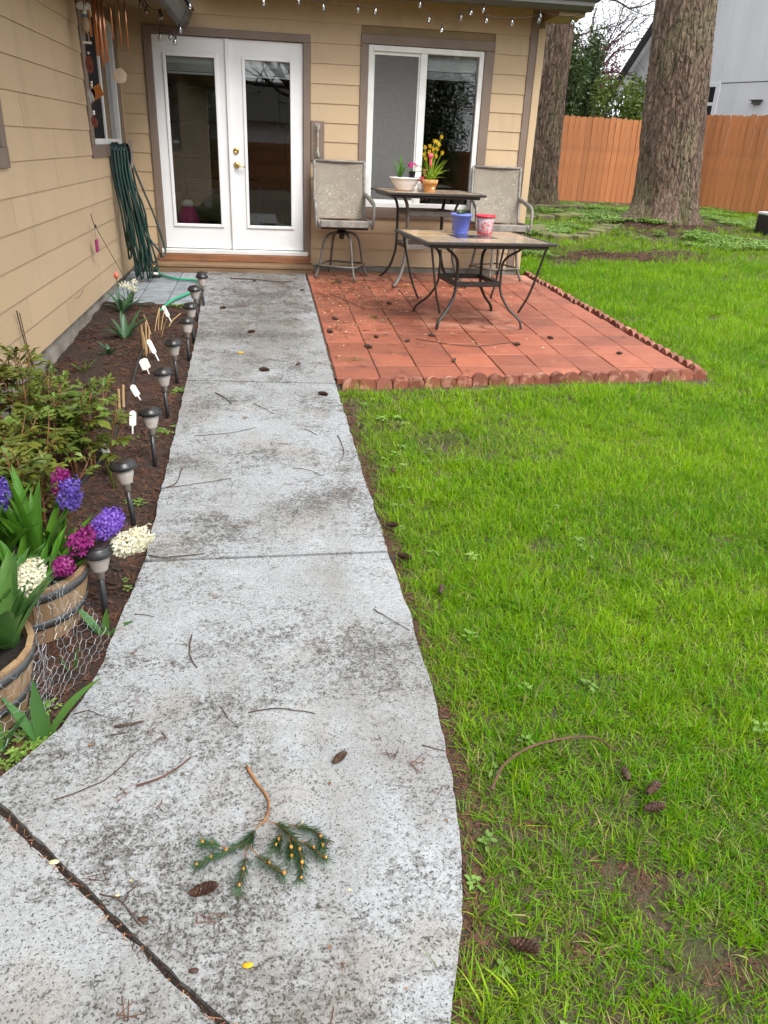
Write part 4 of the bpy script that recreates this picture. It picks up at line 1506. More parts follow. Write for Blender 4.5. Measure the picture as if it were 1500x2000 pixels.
# behind the camera: what the door and window panes mirror
fence('plain cedar fence added behind the camera for the door glass to mirror', (-9, -27), (16, -27), 1.8, 8)  # added fence, so the panes mirror less white sky
nh = thing('gabled_house', 'low dark-roofed house across the yard, mirrored in the door glass', 'house', (2, -34, G(-30)))
part(MB().box((-8, -3, 0), (6, 3, 2.7)), 'wall', MT['nsiding'], nh)
rf = MB()
rf.add([(-8.5, 3.5, 2.6), (6.5, 3.5, 2.6), (6.5, 0, 4.4), (-8.5, 0, 4.4), (-8.5, -3.5, 2.6), (6.5, -3.5, 2.6)], [(0, 1, 2, 3), (3, 2, 5, 4), (0, 3, 4), (1, 5, 2), (0, 4, 5, 1)])
part(rf, 'roof', MT['shingle'], nh)
bare_tree('maple_tree', 'bare spreading maple across the yard, mirrored in the right door pane', 3.6, -21.0, 3.8, 41, 0.26,
          [(2.4, -1, .2, .5, 4.5), (2.9, 1, .1, .6, 4.5), (3.2, -.7, -.4, .9, 4.2), (3.6, .5, .4, 1, 4.2), (3.7, -.2, 0, 1, 4.6), (2.6, -.9, .5, .25, 4.0), (3.0, .9, -.5, .2, 4.0)], 0, None, 3)
bush('unseen dark evergreen added left of the mirrored maple to darken the panes', -1.6, -23.5, 7.0, 1.9, 1.4, 51, 26000, 0.06, MT['hedge'])  # this evergreen and the next are added to darken the pane reflections
bush('unseen dark evergreen added right of the mirrored maple to darken the panes', 7.4, -24.5, 8.0, 2.6, 1.5, 52, 32000, 0.06, MT['hedge'])

# ------------------------------------------------------------------ furniture
def spline(pts, n=6):
    P = [Vector(p) for p in pts]
    P = [P[0] * 2 - P[1]] + P + [P[-1] * 2 - P[-2]]
    out = []
    for i in range(1, len(P) - 2):
        for k in range(n):
            t = k / n
            a, b, c, d = P[i - 1], P[i], P[i + 1], P[i + 2]
            out.append(0.5 * ((2 * b) + (c - a) * t + (2 * a - 5 * b + 4 * c - d) * t * t + (3 * b - a - 3 * c + d) * t ** 3))
    out.append(P[-2])
    return out


def slate_top(t, w, d, z, cols, rim=0.035, th=0.024, hole=False):
    """frame with slate tiles; cols: list of x cuts, tiles dropped in between"""
    f = MB()
    f.box((-w / 2, -d / 2, z - th), (w / 2, -d / 2 + rim, z)).box((-w / 2, d / 2 - rim, z - th), (w / 2, d / 2, z))
    f.box((-w / 2, -d / 2 + rim, z - th + .0005), (-w / 2 + rim, d / 2 - rim, z - .0005)).box((w / 2 - rim, -d / 2 + rim, z - th + .0005), (w / 2, d / 2 - rim, z - .0005))
    f.box((-w / 2 + rim, -d / 2 + rim, z - th - 0.004), (w / 2 - rim, d / 2 - rim, z - 0.014))
    f.box((-w / 2 + 0.05, -d / 2 + 0.05, z - th - 0.028), (w / 2 - 0.05, d / 2 - 0.05, z - th - 0.005))
    part(f, 'table_frame', MT['blackmetal'], t, bevel=0.004)
    x0, x1, y0, y1 = -w / 2 + rim, w / 2 - rim, -d / 2 + rim, d / 2 - rim
    return x0, x1, y0, y1


def tile(t, a, b, z, m, g=0.004):
    part(MB().box((a[0] + g, a[1] + g, z - 0.012), (b[0] - g, b[1] - g, z - 0.002)), 'tile', m, t, bevel=0.002)


LT = (2.865, -2.385)
zl = G(LT[1])
lt = thing('patio_table', 'low square patio table with tan slate top and curved dark legs', 'table', (LT[0], LT[1], zl), R(6))
w, d = 1.13, 1.0
x0, x1, y0, y1 = slate_top(lt, w, d, 0.72, None)
c0, c1 = -0.19, 0.19
tile(lt, (x0, y0), (c0, 0.01), 0.72, MT['slate'])
tile(lt, (x0, 0.01), (c0, y1), 0.72, MT['slate'])
tile(lt, (c1, y0), (x1, 0.01), 0.72, MT['slate'])
tile(lt, (c1, 0.01), (x1, y1), 0.72, MT['slate'])
tile(lt, (c0, y0), (c1, -0.16), 0.72, MT['slate'])
tile(lt, (c0, -0.16), (c1, 0.16), 0.72, MT['darkslate'])
tile(lt, (c0, 0.16), (c1, y1), 0.72, MT['slate'])
part(MB().lathe([(0.030, 0.719), (0.030, 0.7235), (0.022, 0.7245), (0.0001, 0.7245)], 16), 'umbrella_cap', MT['blackplastic'], lt)


def curved_leg(sx, sy, fx, fy, tx, ty, wx, wy, zt, r):
    pts = spline([(sx * tx, sy * ty, zt), (sx * (tx * 0.72 + wx * 0.28), sy * (ty * 0.72 + wy * 0.28), zt - 0.045), (sx * wx * 1.05, sy * wy * 1.05, zt * 0.80), (sx * wx, sy * wy, zt * 0.55), (sx * (wx * 1.06), sy * (wy * 1.06), zt * 0.40),
                  (sx * (wx * 0.6 + fx * 0.4), sy * (wy * 0.6 + fy * 0.4), zt * 0.24), (sx * (wx * 0.1 + fx * 0.9), sy * (wy * 0.1 + fy * 0.9), zt * 0.10), (sx * fx, sy * fy, 0.0)], 6)
    return MB().tube(pts, r, 8, flat=0.62)


for sx in (-1, 1):
    for sy in (-1, 1):
        lg = curved_leg(sx, sy, 0.385, 0.36, 0.36, 0.34, 0.20, 0.24, 0.69, 0.0165)
        o = part(lg, 'leg', MT['blackmetal'], lt, smooth=True)
        rod = MB().tube(spline([(sx * 0.50, sy * 0.44, 0.695), (sx * 0.465, sy * 0.42, 0.52), (sx * 0.415, sy * 0.385, 0.30), (sx * 0.355, sy * 0.335, 0.135)], 5), 0.010, 7)
        ro = part(rod, 'leg_brace', MT['blackmetal'], lt, smooth=True)
ring = MB()
for (a, b) in (((-0.21, -0.25), (0.21, -0.21)), ((-0.21, 0.21), (0.21, 0.25)), ((-0.21, -0.21), (-0.17, 0.21)), ((0.17, -0.21), (0.21, 0.21))):
    ring.box((a[0], a[1], 0.335), (b[0], b[1], 0.375))
part(ring, 'stretcher', MT['blackmetal'], lt, bevel=0.004)

HT = (2.775, -0.64)
zh = G(HT[1])
ht = thing('bar_table', 'tall slate-topped bar table under the window holding potted flowers', 'table', (HT[0], HT[1], zh), R(5))
w, d = 1.03, 0.84
x0, x1, y0, y1 = slate_top(ht, w, d, 0.92, None)
xs = [x0, x0 + (x1 - x0) / 3, x0 + 2 * (x1 - x0) / 3, x1]
for i in range(3):
    for j in range(2):
        ym = (y0 + y1) / 2
        tile(ht, (xs[i], (y0, ym)[j]), (xs[i + 1], (ym, y1)[j]), 0.92, MT['slate'])
for sx in (-1, 1):
    for sy in (-1, 1):
        pts = spline([(sx * 0.34, sy * 0.29, 0.89), (sx * 0.29, sy * 0.25, 0.845), (sx * 0.255, sy * 0.22, 0.75), (sx * 0.25, sy * 0.215, 0.55), (sx * 0.255, sy * 0.22, 0.33), (sx * 0.29, sy * 0.25, 0.17), (sx * 0.34, sy * 0.29, 0.07), (sx * 0.40, sy * 0.34, 0.0)], 6)
        part(MB().tube(pts, 0.021, 8, flat=0.6), 'leg', MT['greymetal'] if sy < 0 and sx < 0 else MT['blackmetal'], ht, smooth=True)
for z, hgt in ((0.69, 0.05), (0.365, 0.045)):
    rg = MB()
    for (a, b) in (((-0.25, -0.235), (0.25, -0.205)), ((-0.25, 0.205), (0.25, 0.235)), ((-0.255, -0.2), (-0.225, 0.2)), ((0.225, -0.2), (0.255, 0.2))):
        rg.box((a[0], a[1], z), (b[0], b[1], z + hgt))
    part(rg, 'stretcher', MT['greymetal'], ht, bevel=0.004)


def swivel_chair(label, x, y, rz, base_rot):
    t = thing('swivel_chair', label, 'chair', (x, y, G(y)), rz, group='sling swivel chairs against the house wall')
    # local: front is -y
    W2, z_s = 0.27, 0.60
    back = MB()
    nz_ = 12
    prof = []
    for i in range(nz_ + 1):
        s_ = i / nz_
        prof.append((0.19 + 0.13 * s_ + 0.02 * math.sin(PI * s_), z_s - 0.01 + 0.565 * s_))
    prof = prof
    vv = []
    for (yy, zz) in prof:
        for i in range(7):
            u = -1 + i / 3
            vv.append((u * (W2 - 0.018), yy + 0.015 * (1 - u * u), zz))
    back.add(vv, [(r_ * 7 + c, r_ * 7 + c + 1, (r_ + 1) * 7 + c + 1, (r_ + 1) * 7 + c) for r_ in range(nz_) for c in range(6)])
    # thickness
    n0 = len(vv)
    back.add([(p[0], p[1] + 0.006, p[2]) for p in vv], [(r_ * 7 + c, (r_ + 1) * 7 + c, (r_ + 1) * 7 + c + 1, r_ * 7 + c + 1) for r_ in range(nz_) for c in range(6)])
    part(back, 'backrest', MT['sling'], t, smooth=True)
    seat = MB()
    vv = []
    for i in range(9):
        s_ = i / 8
        yy = -0.26 + s_ * 0.45
        zz = z_s - 0.005 + 0.014 * math.cos(s_ * PI) - 0.012 * math.sin(s_ * PI)
        for k in range(7):
            u = -1 + k / 3
            vv.append((u * (W2 - 0.018), yy, zz - 0.012 * (1 - u * u)))
    seat.add(vv, [(r_ * 7 + c, r_ * 7 + c + 1, (r_ + 1) * 7 + c + 1, (r_ + 1) * 7 + c) for r_ in range(8) for c in range(6)])
    seat.add([(p[0], p[1], p[2] - 0.006) for p in vv], [(r_ * 7 + c, (r_ + 1) * 7 + c, (r_ + 1) * 7 + c + 1, r_ * 7 + c + 1) for r_ in range(8) for c in range(6)])
    part(seat, 'seat', MT['sling'], t, smooth=True)
    fr = MB()
    for sx in (-1, 1):
        pts = [(sx * W2, -0.275, z_s - 0.045), (sx * W2, -0.27, z_s), (sx * W2, -0.1, z_s + 0.0), (sx * W2, 0.17, z_s - 0.01)] + [(sx * W2, yy, zz) for yy, zz in prof[1:]]
        fr.tube(pts, 0.015, 8)
    fr.tube([(-W2, prof[-1][0], prof[-1][1]), (W2, prof[-1][0], prof[-1][1])], 0.013, 8)
    part(fr, 'side_frame', MT['palemetal'], t, smooth=True)
    ap = MB().box((-W2 + 0.012, -0.285, z_s - 0.062), (W2 - 0.012, -0.268, z_s + 0.006))
    part(ap, 'front_rail', MT['palemetal'], t, bevel=0.006)
    un = MB().box((-W2 + 0.02, -0.25, z_s - 0.085), (W2 - 0.02, 0.15, z_s - 0.055))
    part(un, 'seat_pan', MT['blackmetal'], t, bevel=0.01)
    for sx in (-1, 1):
        am = MB()
        pts = spline([(sx * (W2 + 0.003), 0.24, z_s + 0.235), (sx * (W2 + 0.012), 0.12, z_s + 0.225), (sx * (W2 + 0.028), -0.10, z_s + 0.19), (sx * (W2 + 0.034), -0.225, z_s + 0.155), (sx * (W2 + 0.034), -0.25, z_s + 0.10), (sx * (W2 + 0.028), -0.25, z_s - 0.02), (sx * (W2 + 0.020), -0.245, z_s - 0.075)], 5)
        am.tube(pts, [0.020] * 14 + [0.016] * (len(pts) - 14), 8, flat=1.35)
        part(am, 'armrest', MT['palemetal'], t, smooth=True)
    hub = MB().lathe([(0.075, 0.455), (0.062, 0.475), (0.030, 0.495), (0.030, 0.53), (0.045, 0.54)], 14)
    hub.lathe([(0.02, 0.40), (0.030, 0.41), (0.030, 0.455)], 12)
    part(hub, 'swivel_hub', MT['blackmetal'], t, smooth=True)
    for k in range(4):
        a = base_rot + k * PI / 2
        ca, sa = math.cos(a), math.sin(a)
        pts = spline([(ca * 0.04, sa * 0.04, 0.465), (ca * 0.13, sa * 0.13, 0.455), (ca * 0.20, sa * 0.20, 0.40), (ca * 0.235, sa * 0.235, 0.28), (ca * 0.26, sa * 0.26, 0.14), (ca * 0.315, sa * 0.315, 0.0)], 5)
        part(MB().tube(pts, 0.0145, 8), 'leg', MT['greymetal'], t, smooth=True)
    pts = []
    for k in range(4):
        a = base_rot + k * PI / 2
        for s_ in (-0.12, 0.12):
            pts.append((math.cos(a + s_) * 0.272, math.sin(a + s_) * 0.272, 0.135))
    part(MB().tube(pts, 0.011, 7, closed=True), 'foot_ring', MT['greymetal'], t, smooth=True)
    return t


swivel_chair('faded taupe sling swivel chair between the doors and the bar table', 1.905, -0.47, R(2), R(20))
swivel_chair('faded taupe sling swivel chair at the house corner, partly behind the low table', 3.65, -0.38, R(-3), R(70))


# ------------------------------------------------------------------ plants helpers
def blade(m_, base, direction, length, width, droop, seg=6, fold=0.25, twist=0.0, prof=None):
    """strap leaf: starts at base, rises in direction, droops; three verts across"""
    p = Vector(base)
    d_ = Vector(direction).normalized()
    side = d_.cross(Vector((0, 0, 1)))
    side = side.normalized() if side.length > 1e-3 else Vector((1, 0, 0))
    side = Matrix.Rotation(twist, 3, d_) @ side
    vv = []
    for i in range(seg + 1):
        s_ = i / seg
        wv = width * (prof(s_) if prof else (math.sin(PI * min(1.0, 0.18 + 0.82 * s_)) ** 0.6 if s_ < 1 else 0.02))
        nrm = side.cross(d_).normalized()
        vv += [p - side * wv / 2 + nrm * wv * fold, p, p + side * wv / 2 + nrm * wv * fold]
        d_ = (d_ + Vector((d_.x * droop * 0.35, d_.y * droop * 0.35, -droop / seg * (0.5 + s_)))).normalized()
        side = (side - d_ * side.dot(d_)).normalized()
        p = p + d_ * (length / seg)
    m_.add(vv, [(i * 3 + c, i * 3 + c + 1, (i + 1) * 3 + c + 1, (i + 1) * 3 + c) for i in range(seg) for c in range(2)])
    return p


def floret(m_, c, out, r, rr, mi=0):
    """six curled petals"""
    out = Vector(out).normalized()
    u = out.orthogonal().normalized()
    u = Matrix.Rotation(rr.uniform(0, PI), 3, out) @ u
    v = out.cross(u)
    m_.mi = mi
    for k in range(6):
        a = k * PI / 3 + rr.gauss(0, .1)
        dr = u * math.cos(a) + v * math.sin(a)
        tg = -u * math.sin(a) + v * math.cos(a)
        q = rr.uniform(0.85, 1.15)
        b0 = c + out * r * 0.1
        b1 = c + out * r * 0.85 + dr * r * 0.45
        b2 = c + out * r * 0.85 * q + dr * r * 1.0
        b3 = c + out * r * 0.40 * q + dr * r * 1.45
        w_ = r * 0.21
        m_.add([b0, b1 - tg * w_, b1 + tg * w_, b2 - tg * w_ * 0.95, b2 + tg * w_ * 0.95, b3], [(0, 1, 2), (1, 3, 4, 2), (3, 5, 4)])


def hyacinth(label, base, head, m, seed, size=1.0, hl=0.10, hr=0.032, leaves=4, nfl=46, leafm='hyleaf'):
    rr = random.Random(seed)
    hr *= 0.68
    size *= 0.92
    nfl = int(nfl * 0.62)
    base, head = Vector(base), Vector(head)
    t = thing('hyacinth', label, 'flower', tuple(base))
    mid = (head - base) * 0.55 + Vector((0, 0, 0.03))
    part(MB().tube(spline([(0, 0, 0), tuple(mid), tuple(head - base)], 5), 0.006, 7), 'stem', MT[leafm], t, smooth=True)
    ax = ((head - base) - mid).normalized()
    ax = (ax + Vector((0, 0, 0.25))).normalized()
    fl = MB()
    c0 = head - base
    for k in range(nfl):
        s_ = (k + 0.5) / nfl
        a = k * 2.39996
        u = ax.orthogonal().normalized()
        v = ax.cross(u)
        o_ = u * math.cos(a) + v * math.sin(a)
        rad = hr * math.sin(PI * (0.16 + 0.80 * s_)) ** 0.55
        pc = c0 + ax * (hl * (s_ - 0.5)) + o_ * rad * rr.uniform(0.6, 1.0)
        floret(fl, pc, o_ + ax * rr.uniform(-0.1, 0.45) + Vector((rr.gauss(0, .3), rr.gauss(0, .3), rr.gauss(0, .3))), 0.0135 * size * rr.uniform(0.8, 1.3), rr)
    fl.ball(c0, hr * 0.5, 8, 6, (1, 1, hl / hr / 2 * 0.8))
    part(fl, 'flower_head', MT[m], t)
    for k in range(leaves):
        a = rr.uniform(0, 2 * PI)
        lb = MB()
        blade(lb, (math.cos(a) * 0.012, math.sin(a) * 0.012, 0), (math.cos(a) * 0.35, math.sin(a) * 0.35, 1), rr.uniform(0.15, 0.22), rr.uniform(0.022, 0.032), rr.uniform(0.1, 0.5))
        part(lb, 'leaf', MT[leafm], t, smooth=True)
    return t


def leafy(name, label, cat, base, specs, m, wprof=None, seg=7, fold=0.2):
    """plant of separate strap leaves. specs: (azimuth, lean, length, width, droop)"""
    t = thing(name, label, cat, base)
    for (az, lean, L_, w_, dr) in specs:
        lb = MB()
        blade(lb, (math.cos(az) * 0.01, math.sin(az) * 0.01, -0.01), (math.cos(az) * lean, math.sin(az) * lean, 1), L_, w_, dr, seg, fold, prof=wprof)
        part(lb, 'leaf', MT[m], t, smooth=True)
    return t


# ------------------------------------------------------------------ pots on the tables
zt_ = zh + 0.92
bw = thing('planter_bowl', 'oval white planter bowl on the tall table', 'planter', (2.53, -0.68, zt_))
prof = [(0.055, 0.0), (0.075, 0.006), (0.078, 0.016), (0.098, 0.045), (0.122, 0.085), (0.130, 0.110), (0.143, 0.114), (0.143, 0.128), (0.134, 0.128), (0.126, 0.112)]
S1 = Matrix.Diagonal((1.15, 0.8, 1, 1))
part(MB().lathe(prof, 28, S1, cap=False).lathe([(0.0001, 0.001), (0.056, 0.001)], 28, S1, cap=False), 'bowl', MT['bowl'], bw, smooth=True)
part(MB().lathe([(0.126, 0.108), (0.0001, 0.113)], 24, S1, cap=False), 'soil', MT['potsoil'], bw)
gr_ = random.Random(5)
leafy('grape_hyacinth', 'tuft of thin dark green leaves in the white bowl', 'plant', (2.475, -0.68, zt_ + 0.105), [(gr_.uniform(0, 2 * PI), gr_.uniform(0.08, 0.45), gr_.uniform(0.16, 0.27), 0.010, gr_.uniform(0, 0.35)) for _ in range(24)], 'hyleaf')
pp = thing('primrose', 'pink primrose in a small black pot set in the white bowl', 'plant', (2.60, -0.68, zt_ + 0.105))
part(MB().lathe([(0.032, 0.0), (0.042, 0.065), (0.045, 0.065), (0.045, 0.075), (0.0001, 0.072)], 4, Matrix.Rotation(PI / 4, 4, 'Z')), 'pot', MT['blackplastic'], pp)
for k in range(9):
    a = k * 0.7
    lb = MB()
    blade(lb, (math.cos(a) * .01, math.sin(a) * .01, 0.07), (math.cos(a), math.sin(a), 0.5), 0.085, 0.042, 0.6, 5, 0.1)
    part(lb, 'leaf', MT['hyleaf'], pp, smooth=True)
fl = MB()
for k in range(22):
    u = Vector((gr_.gauss(0, 1), gr_.gauss(0, 1), abs(gr_.gauss(0, .7)) + .2)).normalized()
    floret(fl, Vector((u.x * 0.042, u.y * 0.042, 0.125 + u.z * 0.025)), u, 0.013, gr_)
part(fl, 'flower_head', MT['hotpink'], pp)

tp = thing('terracotta_pot', 'small terracotta pot with a pasted label on the tall table', 'pot', (2.775, -0.78, zt_))
part(MB().lathe([(0.055, 0.0), (0.068, 0.075), (0.078, 0.076), (0.082, 0.118), (0.074, 0.118), (0.070, 0.10)], 26, cap=False).lathe([(0.0001, 0.001), (0.055, 0.001)], 26, cap=False), 'pot', MT['drum'], tp, smooth=True)
part(MB().lathe([(0.071, 0.104), (0.0001, 0.108)], 20, cap=False), 'soil', MT['potsoil'], tp)
lbm = MB()
for (a0, a1, z0, z1, mi) in ((-1.45, -0.95, 0.030, 0.045, 0), (-1.45, -0.95, 0.046, 0.062, 1)):
    lbm.mi = mi
    n_ = 5
    vv = []
    for i in range(n_ + 1):
        a = a0 + (a1 - a0) * i / n_
        for z in (z0, z1):
            r_ = 0.0555 + z * 0.173 + 0.0012
            vv.append((r_ * math.cos(a), r_ * math.sin(a), z))
    lbm.add(vv, [(2 * i, 2 * i + 2, 2 * i + 3, 2 * i + 1) for i in range(n_)])
part(lbm, 'sticker', [MT['tagwhite'], MT['yellow']], tp)
dr = random.Random(8)
dt = thing('daffodil', 'potted dwarf daffodils with bright strap leaves and small yellow trumpets', 'flower', (2.775, -0.78, zt_ + 0.10))
for k in range(26):
    a = dr.uniform(0, 2 * PI)
    lb = MB()
    blade(lb, (math.cos(a) * dr.uniform(0, .045), math.sin(a) * dr.uniform(0, .045), 0), (math.cos(a) * dr.uniform(.1, .75), math.sin(a) * dr.uniform(.1, .75), 1), dr.uniform(0.16, 0.27), dr.uniform(0.011, 0.018), dr.uniform(0.1, 1.1))
    part(lb, 'leaf', MT['daffleaf'], dt, smooth=True)
for (dx, dy, dz) in ((0.085, 0.0, 0.415), (0.045, 0.01, 0.365), (0.015, -0.01, 0.372), (-0.02, 0.0, 0.325), (0.05, -0.01, 0.300), (-0.075, 0.01, 0.31), (0.02, 0.03, 0.25), (-0.06, -0.02, 0.21), (0.035, -0.03, 0.235), (0.065, -.02, 0.34), (-0.035, -.02, 0.27), (0.0, -.03, 0.30), (0.10, -.02, 0.27), (-0.09, -.01, 0.25)):
    part(MB().tube(spline([(dx * .2, dy * .2, 0), (dx * .45, dy * .45, dz * .5), (dx, dy, dz)], 4), 0.0028, 5), 'stem', MT['daffleaf'], dt)
    f = MB()
    o_ = Vector((dr.uniform(-.7, .7), -1, dr.uniform(-.2, .4)))
    floret(f, Vector((dx, dy, dz)), o_, 0.0175, dr)
    f.tube([Vector((dx, dy, dz)), Vector((dx, dy, dz)) + o_.normalized() * 0.018], [0.004, 0.0065], 7, cap=False)
    part(f, 'flower', MT['yellow'], dt)
fm = thing('flamingo_ornament', 'coral pink flamingo ornament tucked among the potted daffodils', 'ornament', (2.745, -0.80, zt_ + 0.10))
part(MB().tube([(0.0, 0, -0.03), (0.005, 0, 0.12)], 0.002, 5), 'stake', MT['string'], fm)
f = MB()
f.tube(spline([(0.02, -.03, 0.135), (0.016, -.032, 0.17), (0.012, -.033, 0.20), (0.010, -.035, 0.232)], 4), [0.006, 0.008, 0.010, 0.012, 0.013, 0.013, 0.012, 0.011, 0.010, 0.010, 0.012, 0.014, 0.016], 8)
f.ball((0.010, -.035, 0.238), 0.027, 10, 8, (1.0, .8, .95))
part(f, 'body', MT['pink'], fm, smooth=True)
fm2 = thing('flamingo_ornament', 'pink flamingo figurine standing on the window sill behind the bar table legs', 'ornament', (2.815, 0.10, 0.53))
f = MB()
f.tube(spline([(-0.01, 0, 0.10), (-0.035, 0, 0.115), (-0.03, 0, 0.08), (-0.012, 0, 0.06), (-0.02, 0, 0.03), (0.0, 0, 0.018), (0.03, 0, 0.022)], 4), [0.008] * 14 + [0.014, 0.018, 0.022, 0.024, 0.024, 0.022, 0.02, 0.017, 0.012, 0.008, 0.005], 8)
f.box((-0.03, -0.02, 0.0), (0.03, 0.02, 0.008))
part(f, 'body', MT['pink'], fm2, smooth=True)
fl2 = thing('flamingo_ornament', 'small pink and white flamingo figure beside the white bowl', 'ornament', (2.695, -0.70, zt_))
f = MB()
f.tube([(0, 0, 0), (0, 0, 0.10)], 0.004, 6)
f.ball((0.0, 0, 0.115), 0.030, 10, 8, (1.1, .7, .8))
f.tube(spline([(0.02, 0, 0.125), (0.035, 0, 0.16), (0.02, 0, 0.19), (0.038, 0, 0.205), (0.05, 0, 0.195)], 4), 0.008, 7)
part(f, 'body', MT['pink'], fl2, smooth=True)
part(MB().lathe([(0.03, 0.0), (0.036, 0.03), (0.030, 0.07), (0.0001, 0.08)], 14), 'base', MT['bowl'], fl2, smooth=True)

zt2 = zl + 0.72
bp = thing('flower_pot', 'periwinkle blue plastic pot on the low table', 'pot', (2.80, -2.19, zt2))
part(MB().lathe([(0.064, 0.0), (0.088, 0.145), (0.094, 0.147), (0.095, 0.165), (0.088, 0.165), (0.084, 0.14)], 28, cap=False).lathe([(0.0001, 0.001), (0.064, 0.001)], 28, cap=False), 'pot', MT['bluepot'], bp, smooth=True)
part(MB().lathe([(0.085, 0.145), (0.0001, 0.150)], 20, cap=False), 'soil', MT['potsoil'], bp)
sg = random.Random(4)
sp = [(sg.uniform(0, 2 * PI), sg.uniform(0.2, 1.2), sg.uniform(0.05, 0.11), 0.014, 0.3) for _ in range(26)]
leafy('succulent', 'small half-dried succulent in the blue pot', 'plant', (2.79, -2.19, zt2 + 0.145), sp, 'tulipleaf')
rp = thing('plastic_tub', 'clear silvery tub with red lid and red speckled foot on the low table', 'tub', (3.03, -2.15, zt2))
part(MB().lathe([(0.064, 0.0), (0.080, 0.140), (0.078, 0.141), (0.062, 0.004)], 28, cap=False).lathe([(0.0001, 0.001), (0.064, 0.001)], 28, cap=False), 'tub', MT['plasticclear'], rp, smooth=True)
part(MB().lathe([(0.083, 0.138), (0.089, 0.140), (0.089, 0.156), (0.082, 0.158), (0.080, 0.15)], 28), 'lid', MT['red'], rp, smooth=True)
sk = MB()
for k in range(420):
    a = sg.uniform(0, 2 * PI)
    z = 0.004 + 0.105 * sg.random() ** 2
    r_ = 0.0645 + z * 0.114
    s_ = sg.uniform(0.003, 0.007)
    c = Vector((r_ * math.cos(a), r_ * math.sin(a), z))
    tg = Vector((-math.sin(a), math.cos(a), 0))
    u = Vector((0, 0, 1))
    sk.add([c - tg * s_, c + u * s_ * 0.8, c + tg * s_, c - u * s_ * 0.8], [(0, 1, 2, 3)])
part(sk, 'red_flecks', MT['red'], rp)['kind'] = 'stuff'

# ------------------------------------------------------------------ hose, chimes, lights on the house
hz = thing('garden_hose', 'long dark green hose hung in loops on the wall hanger in the corner', 'hose', (-0.25, -0.87, 1.0))
hr_ = random.Random(12)
pts = []
NL = 11
for k in range(NL):
    xk = -0.335 + 0.0145 * k
    far = 0.0
    bz = hr_.uniform(-0.20, -0.02) if k > 2 else hr_.uniform(0.0, 0.15)
    xb = xk + 0.06 + 0.012 * k + hr_.uniform(-0.02, 0.03)
    yb = -0.90 + hr_.uniform(-0.05, 0.05)
    if k == NL - 2:
        xb, bz, far = 0.055, 0.02, 0.05
    tz = 1.03 + hr_.uniform(-0.012, 0.012)
    pts += [(xk * .35 + xb * .65 - far * .3, yb - 0.075, bz + 0.40), (xk * .8 + xb * .2, -0.90 - 0.075, 0.72), (xk, -0.87 - 0.07, 0.97), (xk + 0.004, -0.87, tz), (xk + 0.008, -0.87 + 0.07, 0.97),
            (xk * .8 + xb * .2 + far, -0.86 + 0.07, 0.68), (xk * .35 + xb * .65 + far, yb + 0.085, bz + 0.36), (xb + 0.01 + far * .6, yb + 0.045, bz + 0.06), (xb, yb, bz), (xb - 0.004, yb - 0.04, bz + 0.05)]
hm = MB()
hm.tube(spline(pts, 4), 0.0098, 7)
part_o = hm.build('hose_coil', MT['hose'], hz, smooth=True)
hm = MB()
for k in range(5):
    xk = -0.30 + 0.03 * k
    xb = xk + 0.10 + 0.012 * k
    hm.tube(spline([(xk, -0.955, 0.98), (xk + .02, -0.99, 0.7), (xb - .03, -0.995, 0.3), (xb, -0.985, 0.0), (xb + .01, -0.95, -0.15 + .03 * k)], 6), 0.0098, 7)
hm.build('hose_strand', MT['hosestripe'], hz, smooth=True)
hg = thing('hose_hanger', 'grey metal hose hanger with oval flange on the left wall', 'hanger', (-0.25, -0.87, 0.95))
f = MB()
n_ = 24
oval = [(0.10 * math.cos(2 * PI * i / n_), 0.125 * math.sin(2 * PI * i / n_)) for i in range(n_)]
inner = [(0.065 * math.cos(2 * PI * i / n_), 0.075 * math.sin(2 * PI * i / n_) - 0.015) for i in range(n_)]
vv = [(-0.155, -0.87 + a, 0.945 + b) for a, b in oval] + [(-0.168, -0.87 + a, 0.945 + b) for a, b in inner]
f.add(vv, [(i, (i + 1) % n_, n_ + (i + 1) % n_, n_ + i) for i in range(n_)])
f.add([(x - 0.006, y, z) for x, y, z in vv], [(n_ + i, n_ + (i + 1) % n_, (i + 1) % n_, i) for i in range(n_)])
f.build('flange', MT['hanger'], hg, smooth=True)
f = MB()
n2 = 10
vv = []
for x in (-0.345, -0.165):
    for i in range(n2 + 1):
        a = PI * i / n2
        vv.append((x, -0.87 + 0.062 * math.cos(a), 0.955 + 0.055 * math.sin(a)))
f.add(vv, [(i, i + 1, n2 + 2 + i, n2 + 1 + i) for i in range(n2)])
f.build('saddle', MT['hanger'], hg, smooth=True)

hl = thing('garden_hose', 'bright green hose end lying on the grey corner pavers', 'hose', (0.2, -1.0, G(-1.0)))
hp_ = [(-0.105, -0.335, 0.03), (-0.04, -0.5, 0.004), (0.03, -0.645, 0.0), (0.177, -0.80, 0.0), (0.34, -0.84, 0.0), (0.415, -0.95, 0.002), (0.425, -1.10, 0.002), (0.395, -1.38, 0.0), (0.304, -1.613, 0.0), (0.234, -1.83, 0.002), (0.185, -2.02, -0.015), (0.14, -2.2, -0.05)]
MB().tube(spline([(x, y, G(y) + 0.008 + z) for x, y, z in hp_], 6), 0.0125, 9).build('hose_run', MT['hoselight'], hl, smooth=True)
MB().tube([(-0.118, -0.300, G(-.3) + 0.046), (-0.104, -0.337, G(-.3) + 0.037)], 0.015, 9).build('hose_coupling', MT['brass'], hl, smooth=True)
cap = thing('ground_light', 'round black and white ground light lying by the hose in the corner', 'lamp', (-0.06, -0.62, G(-.62)))
part(MB().lathe([(0.055, -0.02), (0.055, 0.010), (0.045, 0.016), (0.0001, 0.016)], 18), 'rim', MT['blackplastic'], cap)
